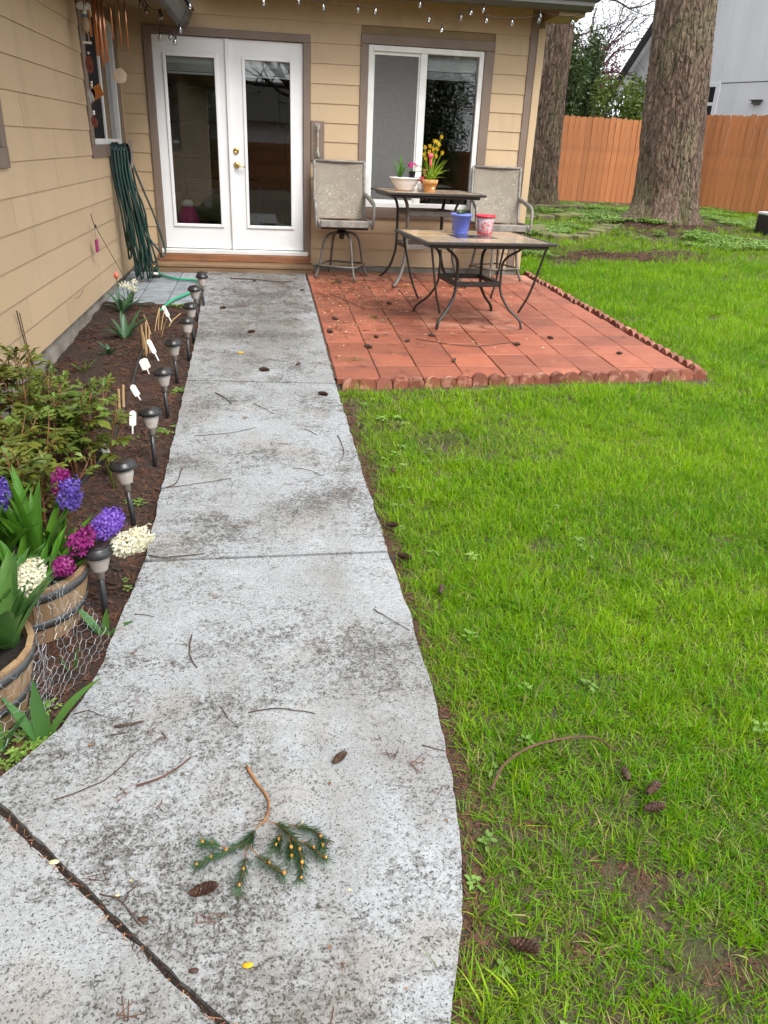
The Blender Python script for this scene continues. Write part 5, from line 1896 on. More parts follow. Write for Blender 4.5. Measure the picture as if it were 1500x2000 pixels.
part(MB().lathe([(0.034, 0.015), (0.030, 0.030), (0.0001, 0.036)], 16), 'lens', MT['tagwhite'], cap, smooth=True)
cap2 = thing('ground_light', 'round black ground light set flat in the paving at the step', 'lamp', (0.40, -0.42, G(-.42)))
part(MB().lathe([(0.05, -0.02), (0.05, 0.010), (0.04, 0.016), (0.0001, 0.016)], 18), 'rim', MT['blackplastic'], cap2)
part(MB().lathe([(0.036, 0.0155), (0.030, 0.020), (0.0001, 0.022)], 16), 'lens', MT['solarpanel'], cap2, smooth=True)

CY = -2.0
KF = (CY + 9.215) / 7.715


def ch(x, z):
    return 1.142 + (x - 1.142) * KF, CY, 1.112 + (z - 1.112) * KF


def chime(label, tubes, r, seed, cx, spread, extra=None):
    rr = random.Random(seed)
    X, _, _ = ch(cx, 2)
    t = thing('wind_chime', label, 'wind chime', (X, CY, 2.2))
    f = MB()
    f.tube([(X, CY, 2.22), (X, CY, 2.14)], 0.0015, 5)
    f.lathe([(spread + 0.02, 2.135), (spread + 0.02, 2.147), (0.0001, 2.148)], 16, Matrix.Translation((X, CY, 0)))
    f.build('platform', MT['darkwood'], t)
    for i, (tx, tz) in enumerate(tubes):
        x, _, z = ch(tx, tz)
        y = CY + rr.uniform(-spread, spread)
        tb = MB().tube([(x - 0.004, y, 2.125), (x, y, z)], r, 10)
        tb.tube([(x - 0.004, y, 2.14), (x - 0.004, y, 2.12)], 0.0012, 4)
        tb.build('tube', MT['copper'], t, smooth=True)
    return t, X


chime('copper wind chime with thick tubes hung under the left eave', [(-0.300, 1.838), (-0.262, 1.70), (-0.235, 1.73), (-0.207, 1.623), (-0.188, 1.66)], 0.011, 2, -0.235, 0.045)
t_, X_ = chime('copper wind chime with thin tubes and a pale hexagonal wooden sail', [(-0.112, 1.825), (-0.056, 1.775), (0.001, 1.748)], 0.0055, 3, -0.06, 0.05)
x, y, z = ch(-0.093, 1.561)
MB().tube([(X_, CY, 2.13), (x, y, z + 0.03), (x + 0.004, y, z - 0.35), (x + 0.02, y, z - 0.50)], 0.002, 5).build('cord', MT['rope'], t_)
MB().lathe([(0.058, -0.006), (0.060, 0.0), (0.058, 0.006)], 6, Matrix.Translation((x, y, z)) @ Matrix.Rotation(R(20), 4, 'Z') @ Matrix.Rotation(R(88), 4, 'X') @ Matrix.Rotation(R(12), 4, 'Z')).build('sail', MT['woodsail'], t_)

ag = thing('agate_mobile', 'hanging strand of polished agate slices and clear beads under the left eave', 'ornament', (*ch(-0.31, 2)[:2], 2.2))
x0 = ch(-0.325, 1)[0]
MB().tube([(x0, CY, 2.21), (x0 - 0.01, CY, 1.2)], 0.0012, 4).build('cord', MT['string'], ag)
MB().tube([(x0 + .05, CY + .01, 2.21), (x0 + .05, CY + .01, 1.46)], 0.0012, 4).build('cord', MT['string'], ag)
for (px_, pz, m, sx, sz, rot) in ((-0.330, 1.63, 'agatered', 0.030, 0.062, 0), (-0.338, 1.405, 'agategrey', 0.027, 0.060, 0.1), (-0.290, 1.43, 'agate', 0.052, 0.068, 0.35), (-0.340, 1.20, 'agatered', 0.026, 0.040, -.2)):
    x, y, z = ch(px_, pz)
    n_ = 4 if m == 'agate' else 12
    MB().lathe([(0.96, -0.1), (1.0, 0.0), (0.96, 0.1)], n_, Matrix.Translation((x, y - 0.004, z)) @ Matrix.Rotation(rot, 4, 'Y') @ Matrix.Diagonal((sx, 0.035, sz, 1)) @ Matrix.Rotation(R(90), 4, 'X')).build('agate_slice', MT[m], ag)
for (px_, pz) in ((-0.33, 1.715), (-0.33, 1.50), (-0.332, 1.478), (-0.338, 1.28), (-0.338, 1.262)):
    x, y, z = ch(px_, pz)
    MB().ball((x, y, z), 0.0095, 10, 8).build('bead', MT['tagwhite'], ag, smooth=True)
fg = thing('hanging_figurine', 'small hanging jointed figure with white tufts and cream body', 'ornament', (*ch(-0.318, 2)[:2], 2.2))
x, y, z = ch(-0.318, 1.93)
y -= 0.06
MB().tube([(x, y, 2.21), (x, y, z)], 0.0012, 4).build('cord', MT['string'], fg)
MB().lathe([(0.012, -0.055), (0.030, -0.03), (0.030, 0.02), (0.018, 0.05), (0.012, 0.056)], 10, Matrix.Translation((x, y, z - 0.02))).build('body', MT['woodsail'], fg, smooth=True)
MB().ball((x, y, z + 0.055), 0.017, 10, 8).build('head', MT['tagwhite'], fg, smooth=True)
MB().lathe([(0.020, -0.01), (0.018, 0.014)], 10, Matrix.Translation((x, y, z + 0.032))).build('scarf', mat('slate_blue_cloth', (0.12, 0.17, 0.26)), fg, smooth=True)
for s_ in (-1, 1):
    f = MB()
    for k in range(9):
        a = k * 0.7
        f.tube([(x + s_ * 0.032, y, z + 0.10), (x + s_ * 0.032 + 0.022 * math.cos(a), y + .01 * math.sin(3 * a), z + 0.10 + 0.022 * math.sin(a))], [0.004, 0.006], 5)
    f.build('tuft', MT['tagwhite'], fg)
    MB().tube([(x + s_ * 0.012, y, z - 0.07), (x + s_ * 0.016, y, z - 0.13)], 0.005, 6).build('leg', MT['woodsail'], fg)
    MB().box((x + s_ * 0.016 - 0.014, y - .012, z - 0.145), (x + s_ * 0.016 + 0.014, y + .012, z - 0.13)).build('foot', MT['tagwhite'], fg)


def bulb_string(label, pts, y, ends):
    t = thing('string_lights', label, 'string lights', (pts[0][0], y, pts[0][1]))
    wire = []
    for i, (x, z) in enumerate(pts):
        wire.append((x, y, z + 0.045))
        if i < len(pts) - 1:
            x2, z2 = pts[i + 1]
            wire.append(((x + x2) / 2, y, (z + z2) / 2 + 0.045 - 0.012))
    wire = [ends[0]] + wire + [ends[1]]
    MB().tube(spline(wire, 4), 0.0028, 5).build('wire', MT['string'], t)
    rr = random.Random(len(pts))
    for (x, z) in pts:
        M = Matrix.Translation((x, y, z)) @ Matrix.Rotation(rr.gauss(0, .2), 4, 'Y') @ Matrix.Rotation(rr.gauss(0, .15), 4, 'X')
        b = MB().lathe([(0.0001, -0.030), (0.013, -0.026), (0.0195, -0.014), (0.0205, -0.002), (0.016, 0.012), (0.0085, 0.022), (0.0065, 0.028)], 12, M, cap=False).build('bulb', MT['bulb'], t, smooth=True)
        MB().lathe([(0.0075, 0.022), (0.0085, 0.024), (0.0085, 0.046), (0.004, 0.050)], 10, M).build('socket', MT['string'], b)
        MB().tube([M @ Vector((0, 0, 0.02)), M @ Vector((0.003, 0, -0.008))], 0.0022, 5).build('filament', MT['bronze'], b)
    return t


bulb_string('string of clear bulbs sagging below the eave over the window', [(1.126, 2.286), (1.452, 2.314), (1.689, 2.279), (2.016, 2.278), (2.184, 2.275), (2.614, 2.355), (2.712, 2.243), (2.844, 2.166), (3.025, 2.274), (3.122, 2.326), (3.243, 2.35), (3.282, 2.267), (3.542, 2.261), (3.81, 2.298), (3.82, 2.33), (4.157, 2.309)], -0.55, ((0.9, -0.55, 2.40), (4.32, -0.56, 2.40)))
bulb_string('cluster of clear bulbs dangling from the left gutter end', [(0.021, 2.18), (0.059, 2.195), (0.067, 2.143), (0.182, 2.102), (0.195, 2.11), (0.173, 1.937), (0.266, 1.946), (0.304, 1.908), (0.358, 2.008), (0.458, 2.198)], -0.7, ((-0.1, -0.7, 2.215), (0.45, -0.72, 2.26)))

# leaning rod with its pink ornament
sh = thing('garden_stake', 'thin rusty rod leaning along the left wall with a pink tag', 'stake', (-0.3, -1.0, G(-1.0)))
MB().tube(spline([(-0.29, -1.0, -0.22), (-0.295, -1.5, 0.06), (-0.30, -2.16, 0.42), (-0.30, -2.27, 0.52)], 4), 0.003, 6).build('rod', MT['twig'], sh)
MB().box((-0.303, -2.225, 0.215), (-0.285, -2.16, 0.315)).build('pink_tag', mat('magenta_tag', (0.36, 0.03, 0.16), (0.28, 0.02, 0.12), 20, 0.5), sh, bevel=0.004)
MB().tube([(-0.298, -2.19, 0.415), (-0.295, -2.19, 0.315)], 0.0012, 4).build('cord', MT['string'], sh)
MB().ball((-0.296, -2.16, 0.415), 0.016, 8, 6, (0.6, 1.3, .9)).build('bead', MT['blackplastic'], sh, smooth=True)

ds = MB()
for (pts_, r_) in (([(-0.31, -4.25, -0.36), (-0.325, -4.36, -0.1), (-0.332, -4.42, 0.16)], .004), ([(-0.31, -4.25, -0.36), (-0.325, -4.34, -0.08), (-0.33, -4.38, 0.14)], .003), ([(-0.30, -4.2, -0.33), (-0.2, -4.0, -0.30), (-0.08, -3.85, -0.31)], .003), ([(-0.33, -3.0, -0.02), (-0.325, -2.9, -0.03), (-0.32, -2.75, 0.0)], .002)):
    ds.tube(spline(pts_, 4), r_, 5)
tag(ds.build('dried_vine', MT['twig']), 'thin dry stems leaning against the left wall above the peonies', 'vine')

# interior things seen through the glass
il = thing('floor_lamp', 'dark floor lamp inside the room behind the right door pane', 'lamp', (1.35, 1.6, -0.06))
part(MB().lathe([(0.13, 0.0), (0.13, 0.015), (0.012, 0.03), (0.011, 1.35)], 14), 'pole', MT['blackmetal'], il)
part(MB().lathe([(0.13, 1.30), (0.06, 1.46)], 16, cap=False), 'lamp_shade', mat('green_shade', (0.08, 0.20, 0.09)), il)
ic = thing('armchair', 'dark armchair inside the room behind the right door pane', 'chair', (1.75, 1.5, -0.06))
part(MB().box((-0.3, -0.3, 0.15), (0.3, 0.3, 0.42)), 'seat', MT['blackplastic'], ic, bevel=0.05, seg=2)
part(MB().box((-0.3, 0.18, 0.42), (0.3, 0.32, 0.95)), 'backrest', MT['blackplastic'], ic, bevel=0.05, seg=2)
it = thing('desk', 'brown desk inside the room behind the left door pane', 'desk', (0.55, 1.6, -0.06))
part(MB().box((-0.5, -0.3, 0.68), (0.5, 0.3, 0.72)), 'desk_top', MT['darkwood'], it)
for sx in (-1, 1):
    for sy in (-1, 1):
        part(MB().box((sx * 0.46 - .02, sy * 0.26 - .02, 0), (sx * 0.46 + .02, sy * 0.26 + .02, 0.68)), 'leg', MT['darkwood'], it)
ib = thing('pink_bag', 'crumpled magenta bag standing inside at the left door pane', 'bag', (0.22, 0.35, -0.06))
bgm = MB()
n_ = 14
vv = []
for i, (r_, z) in enumerate(((0.10, 0.0), (0.13, 0.12), (0.125, 0.28), (0.10, 0.42), (0.06, 0.47))):
    for j in range(n_):
        a = 2 * PI * j / n_
        q = r_ * (1 + 0.18 * noise.noise(Vector((math.cos(a) * 3, math.sin(a) * 3, z * 9))))
        vv.append((q * math.cos(a), q * math.sin(a) * 0.7, z))
bgm.add(vv, [(i * n_ + j, i * n_ + (j + 1) % n_, (i + 1) * n_ + (j + 1) % n_, (i + 1) * n_ + j) for i in range(4) for j in range(n_)])
part(bgm, 'sack', MT['hotpink'], ib, smooth=True)
part(MB().ball((0, 0, 0.5), 0.07, 8, 6, (1, .7, .6)), 'tissue', MT['tagwhite'], ib)
ibd = thing('bookcase', 'tall brown shelf inside against the far wall of the room', 'shelf', (0.1, 3.4, -0.06))
for z in (0.0, 0.45, 0.9, 1.35, 1.8):
    part(MB().box((-0.4, -0.15, z), (0.4, 0.15, z + 0.03)), 'shelf_board', MT['darkwood'], ibd)
for sx in (-1, 1):
    part(MB().box((sx * 0.42 - .015, -0.15, 0), (sx * 0.42 + .015, 0.15, 1.9)), 'side_panel', MT['darkwood'], ibd)

# ------------------------------------------------------------------ garden bed
lamp_names = ['solar path light nearest the wooden step', 'second solar path light from the step', 'third solar path light from the step', 'fourth solar path light from the step',
              'fifth solar path light from the step, midway along the bed', 'sixth solar path light from the step, beside the white plant labels', 'solar path light beside the last dry canes, third from the front',
              'solar path light just behind the purple hyacinth', 'front-most solar path light, against the barrel planter']
lamps = [(0.53, -1.96, 0.0), (0.516, -2.46, -0.03), (0.535, -3.1, -0.02), (0.54, -3.59, 0.02), (0.513, -4.124, -0.015), (0.522, -4.762, -0.02), (0.535, -5.448, -0.01), (0.524, -6.085, -0.07), (0.527, -6.768, 0.03)]


def solar_parts():
    P = []
    P.append(('cap', MB().lathe([(0.046, 0.244), (0.055, 0.246), (0.057, 0.252), (0.056, 0.262), (0.049, 0.268), (0.047, 0.275), (0.040, 0.279)], 22, cap=True).mesh('cap', MT['blackplastic'], True)))
    P.append(('solar_panel', MB().lathe([(0.039, 0.2795), (0.036, 0.2815), (0.0001, 0.282)], 20).mesh('solar_panel', MT['solarpanel'], True)))
    P.append(('lens', MB().lathe([(0.042, 0.244), (0.038, 0.215), (0.030, 0.188), (0.030, 0.180), (0.016, 0.172), (0.015, 0.142)], 20).mesh('lens', MT['lampglass'], True)))
    P.append(('stake', MB().lathe([(0.0115, 0.150), (0.0115, 0.02), (0.009, -0.05)], 12).mesh('stake', MT['blackplastic'], True)))
    return P


SP = solar_parts()
for (x, y, tilt), lab in zip(lamps, lamp_names):
    t = thing('solar_light', lab, 'solar light', (x, y, G(y)), 0, group='solar lights along the walk')
    t.matrix_basis = Matrix.Translation((x, y, G(y) - 0.005)) @ Matrix.Rotation(tilt - 0.01, 4, 'Y') @ Matrix.Rotation(0.09 * math.sin(y * 7.3), 4, 'X') @ Matrix.Rotation(y * 3.0, 4, 'Z')
    for nm, me in SP:
        link(nm, me, t)

labs = [('white plant label leaning by the green hose end', (0.317, -2.542), (-0.07, 0.02, 0.15), 0.03), ('slim white plant label beside the standing dry canes', (0.347, -3.658), (-0.075, 0.04, 0.16), 0.032),
        ('broad white plant label, the widest in the bed', (0.322, -3.971), (-0.04, -0.02, 0.13), 0.06), ('white plant label next to the short thick cane', (0.345, -4.509), (-0.055, 0.0, 0.12), 0.036),
        ('upright white plant label left of the sixth solar light', (0.366, -5.059), (0.012, 0.02, 0.15), 0.036), ('front-most white plant label, at the edge of the peonies', (0.345, -5.443), (-0.06, -0.02, 0.13), 0.034)]
for lab, (x, y), dv, wd in labs:
    t = thing('plant_label', lab, 'plant label', (x, y, G(y) - 0.03), group='white plant labels')
    dv = Vector(dv)
    axd = dv.normalized()
    side = axd.cross(Vector((0.25, -1, 0.5))).normalized()
    nn = side.cross(axd)
    m_ = MB()
    L_ = dv.length
    ws = [(0.0, 0.004), (0.42, 0.004), (0.48, wd / 2), (0.92, wd / 2), (1.0, wd / 5)]
    vv = []
    for s_, hw in ws:
        c = axd * L_ * s_
        vv += [c - side * hw, c + side * hw]
    n0 = len(vv)
    vv += [v + nn * 0.0015 for v in vv]
    m_.add(vv, [(2 * i, 2 * i + 1, 2 * i + 3, 2 * i + 2) for i in range(4)] + [(n0 + 2 * i, n0 + 2 * i + 2, n0 + 2 * i + 3, n0 + 2 * i + 1) for i in range(4)] + [(2 * i, 2 * i + 2, n0 + 2 * i + 2, n0 + 2 * i) for i in range(4)] + [(2 * i + 1, n0 + 2 * i + 1, n0 + 2 * i + 3, 2 * i + 3) for i in range(4)])
    part(m_, 'label_plate', MT['tagwhite'], t)

cr = random.Random(6)
cane_sets = [('cluster of tall cut dry canes behind the white labels', [(0.214, -3.50, 0.20, 0.0, .02), (0.228, -3.45, 0.21, .01, .02), (0.249, -3.45, 0.17, .01, .01), (0.236, -3.52, 0.16, -.01, 0)], 0.0065),
             ('bundle of thin broken dry canes near the tulips', [(0.20, -2.80, 0.16, .05, .05), (0.224, -2.76, 0.14, .02, .04), (0.245, -2.78, 0.16, .05, .02), (0.27, -2.95, 0.12, .06, -.05), (0.19, -2.9, 0.13, -.05, .02), (0.28, -2.7, 0.09, .12, .05)], 0.0045),
             ('two short thick cut canes by the black drip pipe', [(0.235, -4.68, 0.12, .01, 0), (0.252, -4.64, 0.13, .012, .01)], 0.0085)]
for lab, cs, r_ in cane_sets:
    t = thing('dry_canes', lab, 'canes', (cs[0][0], cs[0][1], G(cs[0][1])))
    for (x, y, h, dx, dy) in cs:
        MB().tube([(x, y, G(y) - 0.04), (x + dx * .5, y + dy * .5, G(y) + h * 0.5), (x + dx, y + dy, G(y) + h)], [r_, r_ * 0.95, r_ * 0.85], 7).build('cane', MT['cane'], t)
dp = [(0.20, -3.30), (0.213, -3.50), (0.214, -3.76), (0.232, -4.159), (0.25, -4.509), (0.267, -4.941), (0.30, -5.24), (0.272, -5.45), (0.2, -5.8)]
tag(MB().tube(spline([(x, y, G(y) + 0.002 + 0.02 * math.sin(i * 1.3)) for i, (x, y) in enumerate(dp)], 6), 0.010, 8).build('drip_pipe', MT['blackplastic'], smooth=True), 'black drip pipe running through the bed beside the canes', 'pipe')

# tulips and narcissus near the wall
tw_ = random.Random(9)


def spec(n, l0, l1, w0, w1, d0, d1, lean0=0.15, lean1=0.7):
    return [(tw_.uniform(0, 2 * PI), tw_.uniform(lean0, lean1), tw_.uniform(l0, l1), tw_.uniform(w0, w1), tw_.uniform(d0, d1)) for _ in range(n)]


leafy('tulip_plant', 'grey-green tulip leaves in the middle of the bed, nearer the walk', 'plant', (0.02, -3.08, G(-3.08) - 0.02), spec(11, 0.18, 0.30, 0.035, 0.05, 0.2, 0.8), 'tulipleaf')
leafy('tulip_plant', 'small low tuft of blue-green leaves in front of the bigger tulip leaves', 'plant', (-0.02, -3.50, G(-3.5) - 0.02), spec(9, 0.08, 0.14, 0.02, 0.032, 0.4, 1.0), 'tulipleaf')
t = leafy('tulip_plant', 'broad tulip leaves with one tall salmon bud by the foundation', 'plant', (-0.15, -2.17, G(-2.17) - 0.02), spec(9, 0.16, 0.26, 0.03, 0.045, 0.2, 0.8), 'tulipleaf')
part(MB().tube(spline([(0, 0, 0), (-0.01, 0, 0.15), (-0.02, 0.0, 0.29)], 4), 0.004, 6), 'stem', MT['tulipleaf'], t)
part(MB().lathe([(0.004, 0.28), (0.019, 0.295), (0.020, 0.315), (0.012, 0.335), (0.0001, 0.345)], 10, Matrix.Translation((-0.02, 0, 0))), 'flower', mat('salmon_tulip', (0.72, 0.19, 0.13), (0.62, 0.13, 0.09), 20, 0.5), t, smooth=True)
t = leafy('narcissus_plant', 'clump of narrow leaves with small white flowers beside the corner pavers', 'plant', (-0.12, -1.98, G(-1.98) - 0.02), spec(26, 0.12, 0.24, 0.009, 0.014, 0.2, 1.0, 0.2, 1.0), 'tulipleaf')
for k in range(7):
    f = MB()
    p = Vector((tw_.gauss(0.03, .05), tw_.gauss(-.02, .03), tw_.uniform(0.16, 0.22)))
    f.tube([(p.x * .3, p.y * .3, 0), tuple(p)], 0.0028, 5)
    part(f, 'stem', MT['tulipleaf'], t)
    f = MB()
    floret(f, p, (tw_.gauss(.2, .4), -1, tw_.uniform(-.3, .6)), 0.024, tw_)
    part(f, 'flower', MT['cream'], t)
leafy('young_perennial', 'small light green shoots at the edge of the corner pavers', 'plant', (0.30, -1.98, G(-1.98) - 0.01), spec(16, 0.05, 0.11, 0.016, 0.026, 0.4, 1.0, .3, 1.2), 'weed')

# peonies
pr_ = random.Random(17)


def compound_leaf(m_, p, d_, L_, rr):
    """stalk with nine lance leaflets"""
    d_ = Vector(d_).normalized()
    tip = p + d_ * L_
    m_.mi = 1
    m_.tube([p, p + d_ * L_ * 0.5 + Vector((0, 0, 0.008)), tip], [0.0022, 0.0018, 0.001], 4, cap=False)
    m_.mi = 0
    side = d_.cross(Vector((0, 0, 1)))
    side = side.normalized() if side.length > 1e-3 else Vector((1, 0, 0))
    for (s_, ang, l) in ((1.0, 0, 1.0), (0.98, 0.5, 0.9), (0.98, -0.5, 0.9), (0.72, 0.95, 0.8), (0.72, -0.95, 0.8), (0.66, 0.55, 0.7), (0.66, -0.55, 0.7), (0.45, 1.2, .65), (0.45, -1.2, .65)):
        dd = (d_ * math.cos(ang) + side * math.sin(ang) + Vector((0, 0, rr.uniform(-0.15, 0.30)))).normalized()
        blade(m_, p + d_ * L_ * s_, dd, l * L_ * rr.uniform(0.7, 1.0), L_ * 0.30, rr.uniform(0.3, 1.0), 4, 0.16, rr.uniform(-.5, .5))


def peony(label, cx, cy, n, seed, hmin=0.22, hmax=0.40, rad=0.13, colm=None):
    rr = random.Random(seed)
    t = thing('peony_plant', label, 'plant', (cx, cy, G(cy) - 0.02), group='peony clumps in the bed')
    for k in range(n):
        a, q = rr.uniform(0, 2 * PI), rr.random() ** 0.5 * rad
        bx0, by0 = math.cos(a) * q, math.sin(a) * q
        h = rr.uniform(hmin, hmax)
        lx, ly = bx0 * 0.8 + rr.gauss(0, .03), by0 * 0.8 + rr.gauss(0, .03)
        if cx + bx0 + lx < -0.30:
            lx = -0.28 - cx - bx0
        if cx + bx0 < -0.3:
            bx0 = -0.3 - cx
        P = spline([(bx0, by0, 0), (bx0 + lx * .35, by0 + ly * .35, h * 0.5), (bx0 + lx, by0 + ly, h)], 4)
        part(MB().tube(P, [0.0042] * 5 + [0.003] * (len(P) - 5), 6), 'stem', MT['peonystem'], t, smooth=True)
        for s_ in ((0.48, 0.62, 0.75, 0.86, 0.94, 1.0) if h > 0.26 else (0.6, 0.8, 1.0)):
            p = P[min(len(P) - 1, int(s_ * (len(P) - 1)))]
            b = rr.uniform(0, 2 * PI)
            upv = rr.uniform(0.1, 0.6) if s_ < 0.95 else rr.uniform(0.7, 1.4)
            L_ = rr.uniform(0.055, 0.09) if s_ < 0.95 else rr.uniform(0.04, 0.06)
            m_ = MB()
            compound_leaf(m_, p, (math.cos(b), math.sin(b), upv), L_, rr)
            part(m_, 'leaf', [MT['peony'], MT['peonystem']], t, smooth=True)
            if s_ >= 0.95:
                m_ = MB()
                compound_leaf(m_, p, (math.cos(b + 2), math.sin(b + 2), 1.2), L_ * 0.9, rr)
                part(m_, 'leaf', [MT['peony'], MT['peonystem']], t, smooth=True)
    return t


peony('bronze-green peony clump against the left wall at the photo edge', -0.17, -5.22, 13, 61, 0.34, 0.52)
peony('dense peony clump in the centre of the peony group', 0.04, -5.48, 16, 62, 0.28, 0.44, 0.15)
peony('peony clump at the back of the group, reaching toward the bare soil', 0.05, -4.98, 7, 63, 0.20, 0.34, 0.12)
peony('peony clump closest to the walk, with reddish bare stems', 0.25, -5.55, 12, 64, 0.22, 0.36, 0.12)
peony('peony clump right behind the strap-leaved hyacinths', 0.10, -6.05, 16, 65, 0.24, 0.40, 0.15)
peony('broad-leaved peony clump behind the left hyacinths at the photo edge', -0.12, -5.85, 13, 66, 0.26, 0.42, 0.13)
t = leafy('peony_shoot', 'small single peony shoot by the foundation', 'plant', (-0.12, -3.92, G(-3.92) - .02), spec(8, 0.08, 0.15, 0.012, 0.02, 0.1, 0.7, .2, .8), 'peony')
t = leafy('peony_shoot', 'slim upright reddish shoot left of the front solar lights', 'plant', (0.385, -5.72, G(-5.72) - .02), spec(7, 0.12, 0.20, 0.010, 0.014, 0.0, 0.3, .02, .2), 'peony')

# half barrels with their flowers
BH = 0.225


def half_barrel(label, cx, cy, rt, rb_, seed):
    zb = G(cy) - 0.025
    t = thing('half_barrel', label, 'planter', (cx, cy, zb))
    ns = 22
    rr = random.Random(seed)
    rad = lambda s_: rb_ + (rt - rb_) * s_ + 0.012 * math.sin(PI * s_ * 0.6)
    for i in range(ns):
        a0, a1 = 2 * PI * (i + 0.015) / ns, 2 * PI * (i + 0.985) / ns
        m_ = MB()
        vv = []
        dr_ = rr.uniform(-0.0012, 0.0012)
        K = 5
        for j in range(K + 1):
            s_ = j / K
            for a, th in ((a0, 0), (a1, 0), (a1, -0.018), (a0, -0.018)):
                r_ = rad(s_) + th + dr_
                vv.append((r_ * math.cos(a), r_ * math.sin(a), s_ * BH + (rr.uniform(-.001, .001) if j == K else 0)))
        ff = [(0, 3, 2, 1), (K * 4, K * 4 + 1, K * 4 + 2, K * 4 + 3)]
        for j in range(K):
            for c in range(4):
                ff.append((j * 4 + c, j * 4 + (c + 1) % 4, (j + 1) * 4 + (c + 1) % 4, (j + 1) * 4 + c))
        m_.add(vv, ff)
        part(m_, 'stave', MT['stave'], t)
    for s0, s1 in ((0.80, 0.955), (0.30, 0.45)):
        part(MB().lathe([(rad(s0) + 0.0015, s0 * BH), (rad(s0) + 0.004, s0 * BH), (rad((s0 + s1) / 2) + 0.0045, (s0 + s1) / 2 * BH), (rad(s1) + 0.004, s1 * BH), (rad(s1) + 0.0015, s1 * BH)], 44, cap=False), 'hoop', MT['hoop'], t, smooth=True)
    part(MB().lathe([(rad(0.85) - 0.015, BH * 0.84), (rad(.85) * 0.5, BH * 0.90), (0.0001, BH * 0.88)], 24, cap=False), 'soil', MT['potsoil'], t)
    return t, zb


B1 = (0.262, -6.775)
B2 = (0.195, -7.245)
b1, z1_ = half_barrel('oak half barrel full of purple and white hyacinths', B1[0], B1[1], 0.222, 0.185, 1)
b2, z2_ = half_barrel('front oak half barrel cut by the left edge, with one white hyacinth', B2[0], B2[1], 0.222, 0.185, 2)
s1z, s2z = z1_ + BH * 0.86, z2_ + BH * 0.86
hyacinth('large purple hyacinth leaning out over the walk', (0.42, -6.74, s1z), (0.572, -6.75, -0.095), 'purple', 1, 1.25, 0.105, 0.048, 4, 92)
hyacinth('white hyacinth hanging lowest over the path edge', (0.42, -6.80, s1z), (0.648, -6.76, -0.158), 'cream', 2, 1.35, 0.12, 0.045, 2, 92)
hyacinth('violet-blue hyacinth standing upright among strap leaves', (0.38, -6.68, s1z), (0.458, -6.74, 0.015), 'violet', 3, 1.25, 0.10, 0.036, 4, 58)
hyacinth('dark magenta hyacinth below the purple one', (0.38, -6.86, s1z), (0.498, -6.83, -0.115), 'magenta', 4, 1.15, 0.085, 0.036, 3, 44)
hyacinth('bright magenta hyacinth drooping over the barrel rim', (0.36, -6.90, s1z), (0.448, -6.90, -0.172), 'magenta', 5, 1.15, 0.055, 0.032, 2, 38)
hyacinth('dark magenta hyacinth half hidden behind the violet-blue one', (0.34, -6.64, s1z), (0.425, -6.70, 0.045), 'magenta', 6, 1.1, 0.09, 0.034, 2, 40)
hyacinth('violet hyacinth cut by the left photo edge', (0.20, -6.72, s1z), (0.236, -6.75, 0.020), 'violet', 7, 1.2, 0.10, 0.038, 3, 46)
hyacinth('white hyacinth in the front half barrel', (0.33, -7.11, s2z), (0.402, -7.08, -0.108), 'cream', 8, 1.3, 0.10, 0.044, 2, 88)
lr = random.Random(23)
for k, (bx0, by0, n_, lab) in enumerate(((0.20, -6.80, 22, 'upright hyacinth strap leaves at the left of the back barrel'), (0.33, -6.76, 20, 'arching hyacinth strap leaves in the middle of the back barrel'), (0.30, -6.90, 11, 'short hyacinth leaves at the front rim of the back barrel'))):
    sp = [(lr.uniform(0, 2 * PI), lr.uniform(0.05, 0.40), lr.uniform(0.27, 0.40) * (0.65 if k == 2 else 1), lr.uniform(0.032, 0.046), lr.uniform(0.05, 0.7)) for _ in range(n_)]
    leafy('hyacinth_leaves', lab, 'plant', (bx0, by0, s1z - 0.01), sp, 'hyleaf', fold=0.28)
sp = [(lr.uniform(-2.2, 1.6), lr.uniform(0.1, 0.7), lr.uniform(0.20, 0.33), lr.uniform(0.040, 0.060), lr.uniform(0.1, 0.6)) for _ in range(17)]
leafy('tulip_plant', 'broad tulip leaves spilling from the front half barrel', 'plant', (0.345, -7.19, s2z - 0.01), sp, 'iris')
sp = [(lr.uniform(0, 2 * PI), lr.uniform(0.1, 0.5), lr.uniform(0.20, 0.32), lr.uniform(0.040, 0.055), lr.uniform(0.1, 0.5)) for _ in range(15)]
leafy('tulip_plant', 'tulip leaves at the far side of the front half barrel', 'plant', (0.30, -7.10, s2z - 0.01), sp, 'iris')

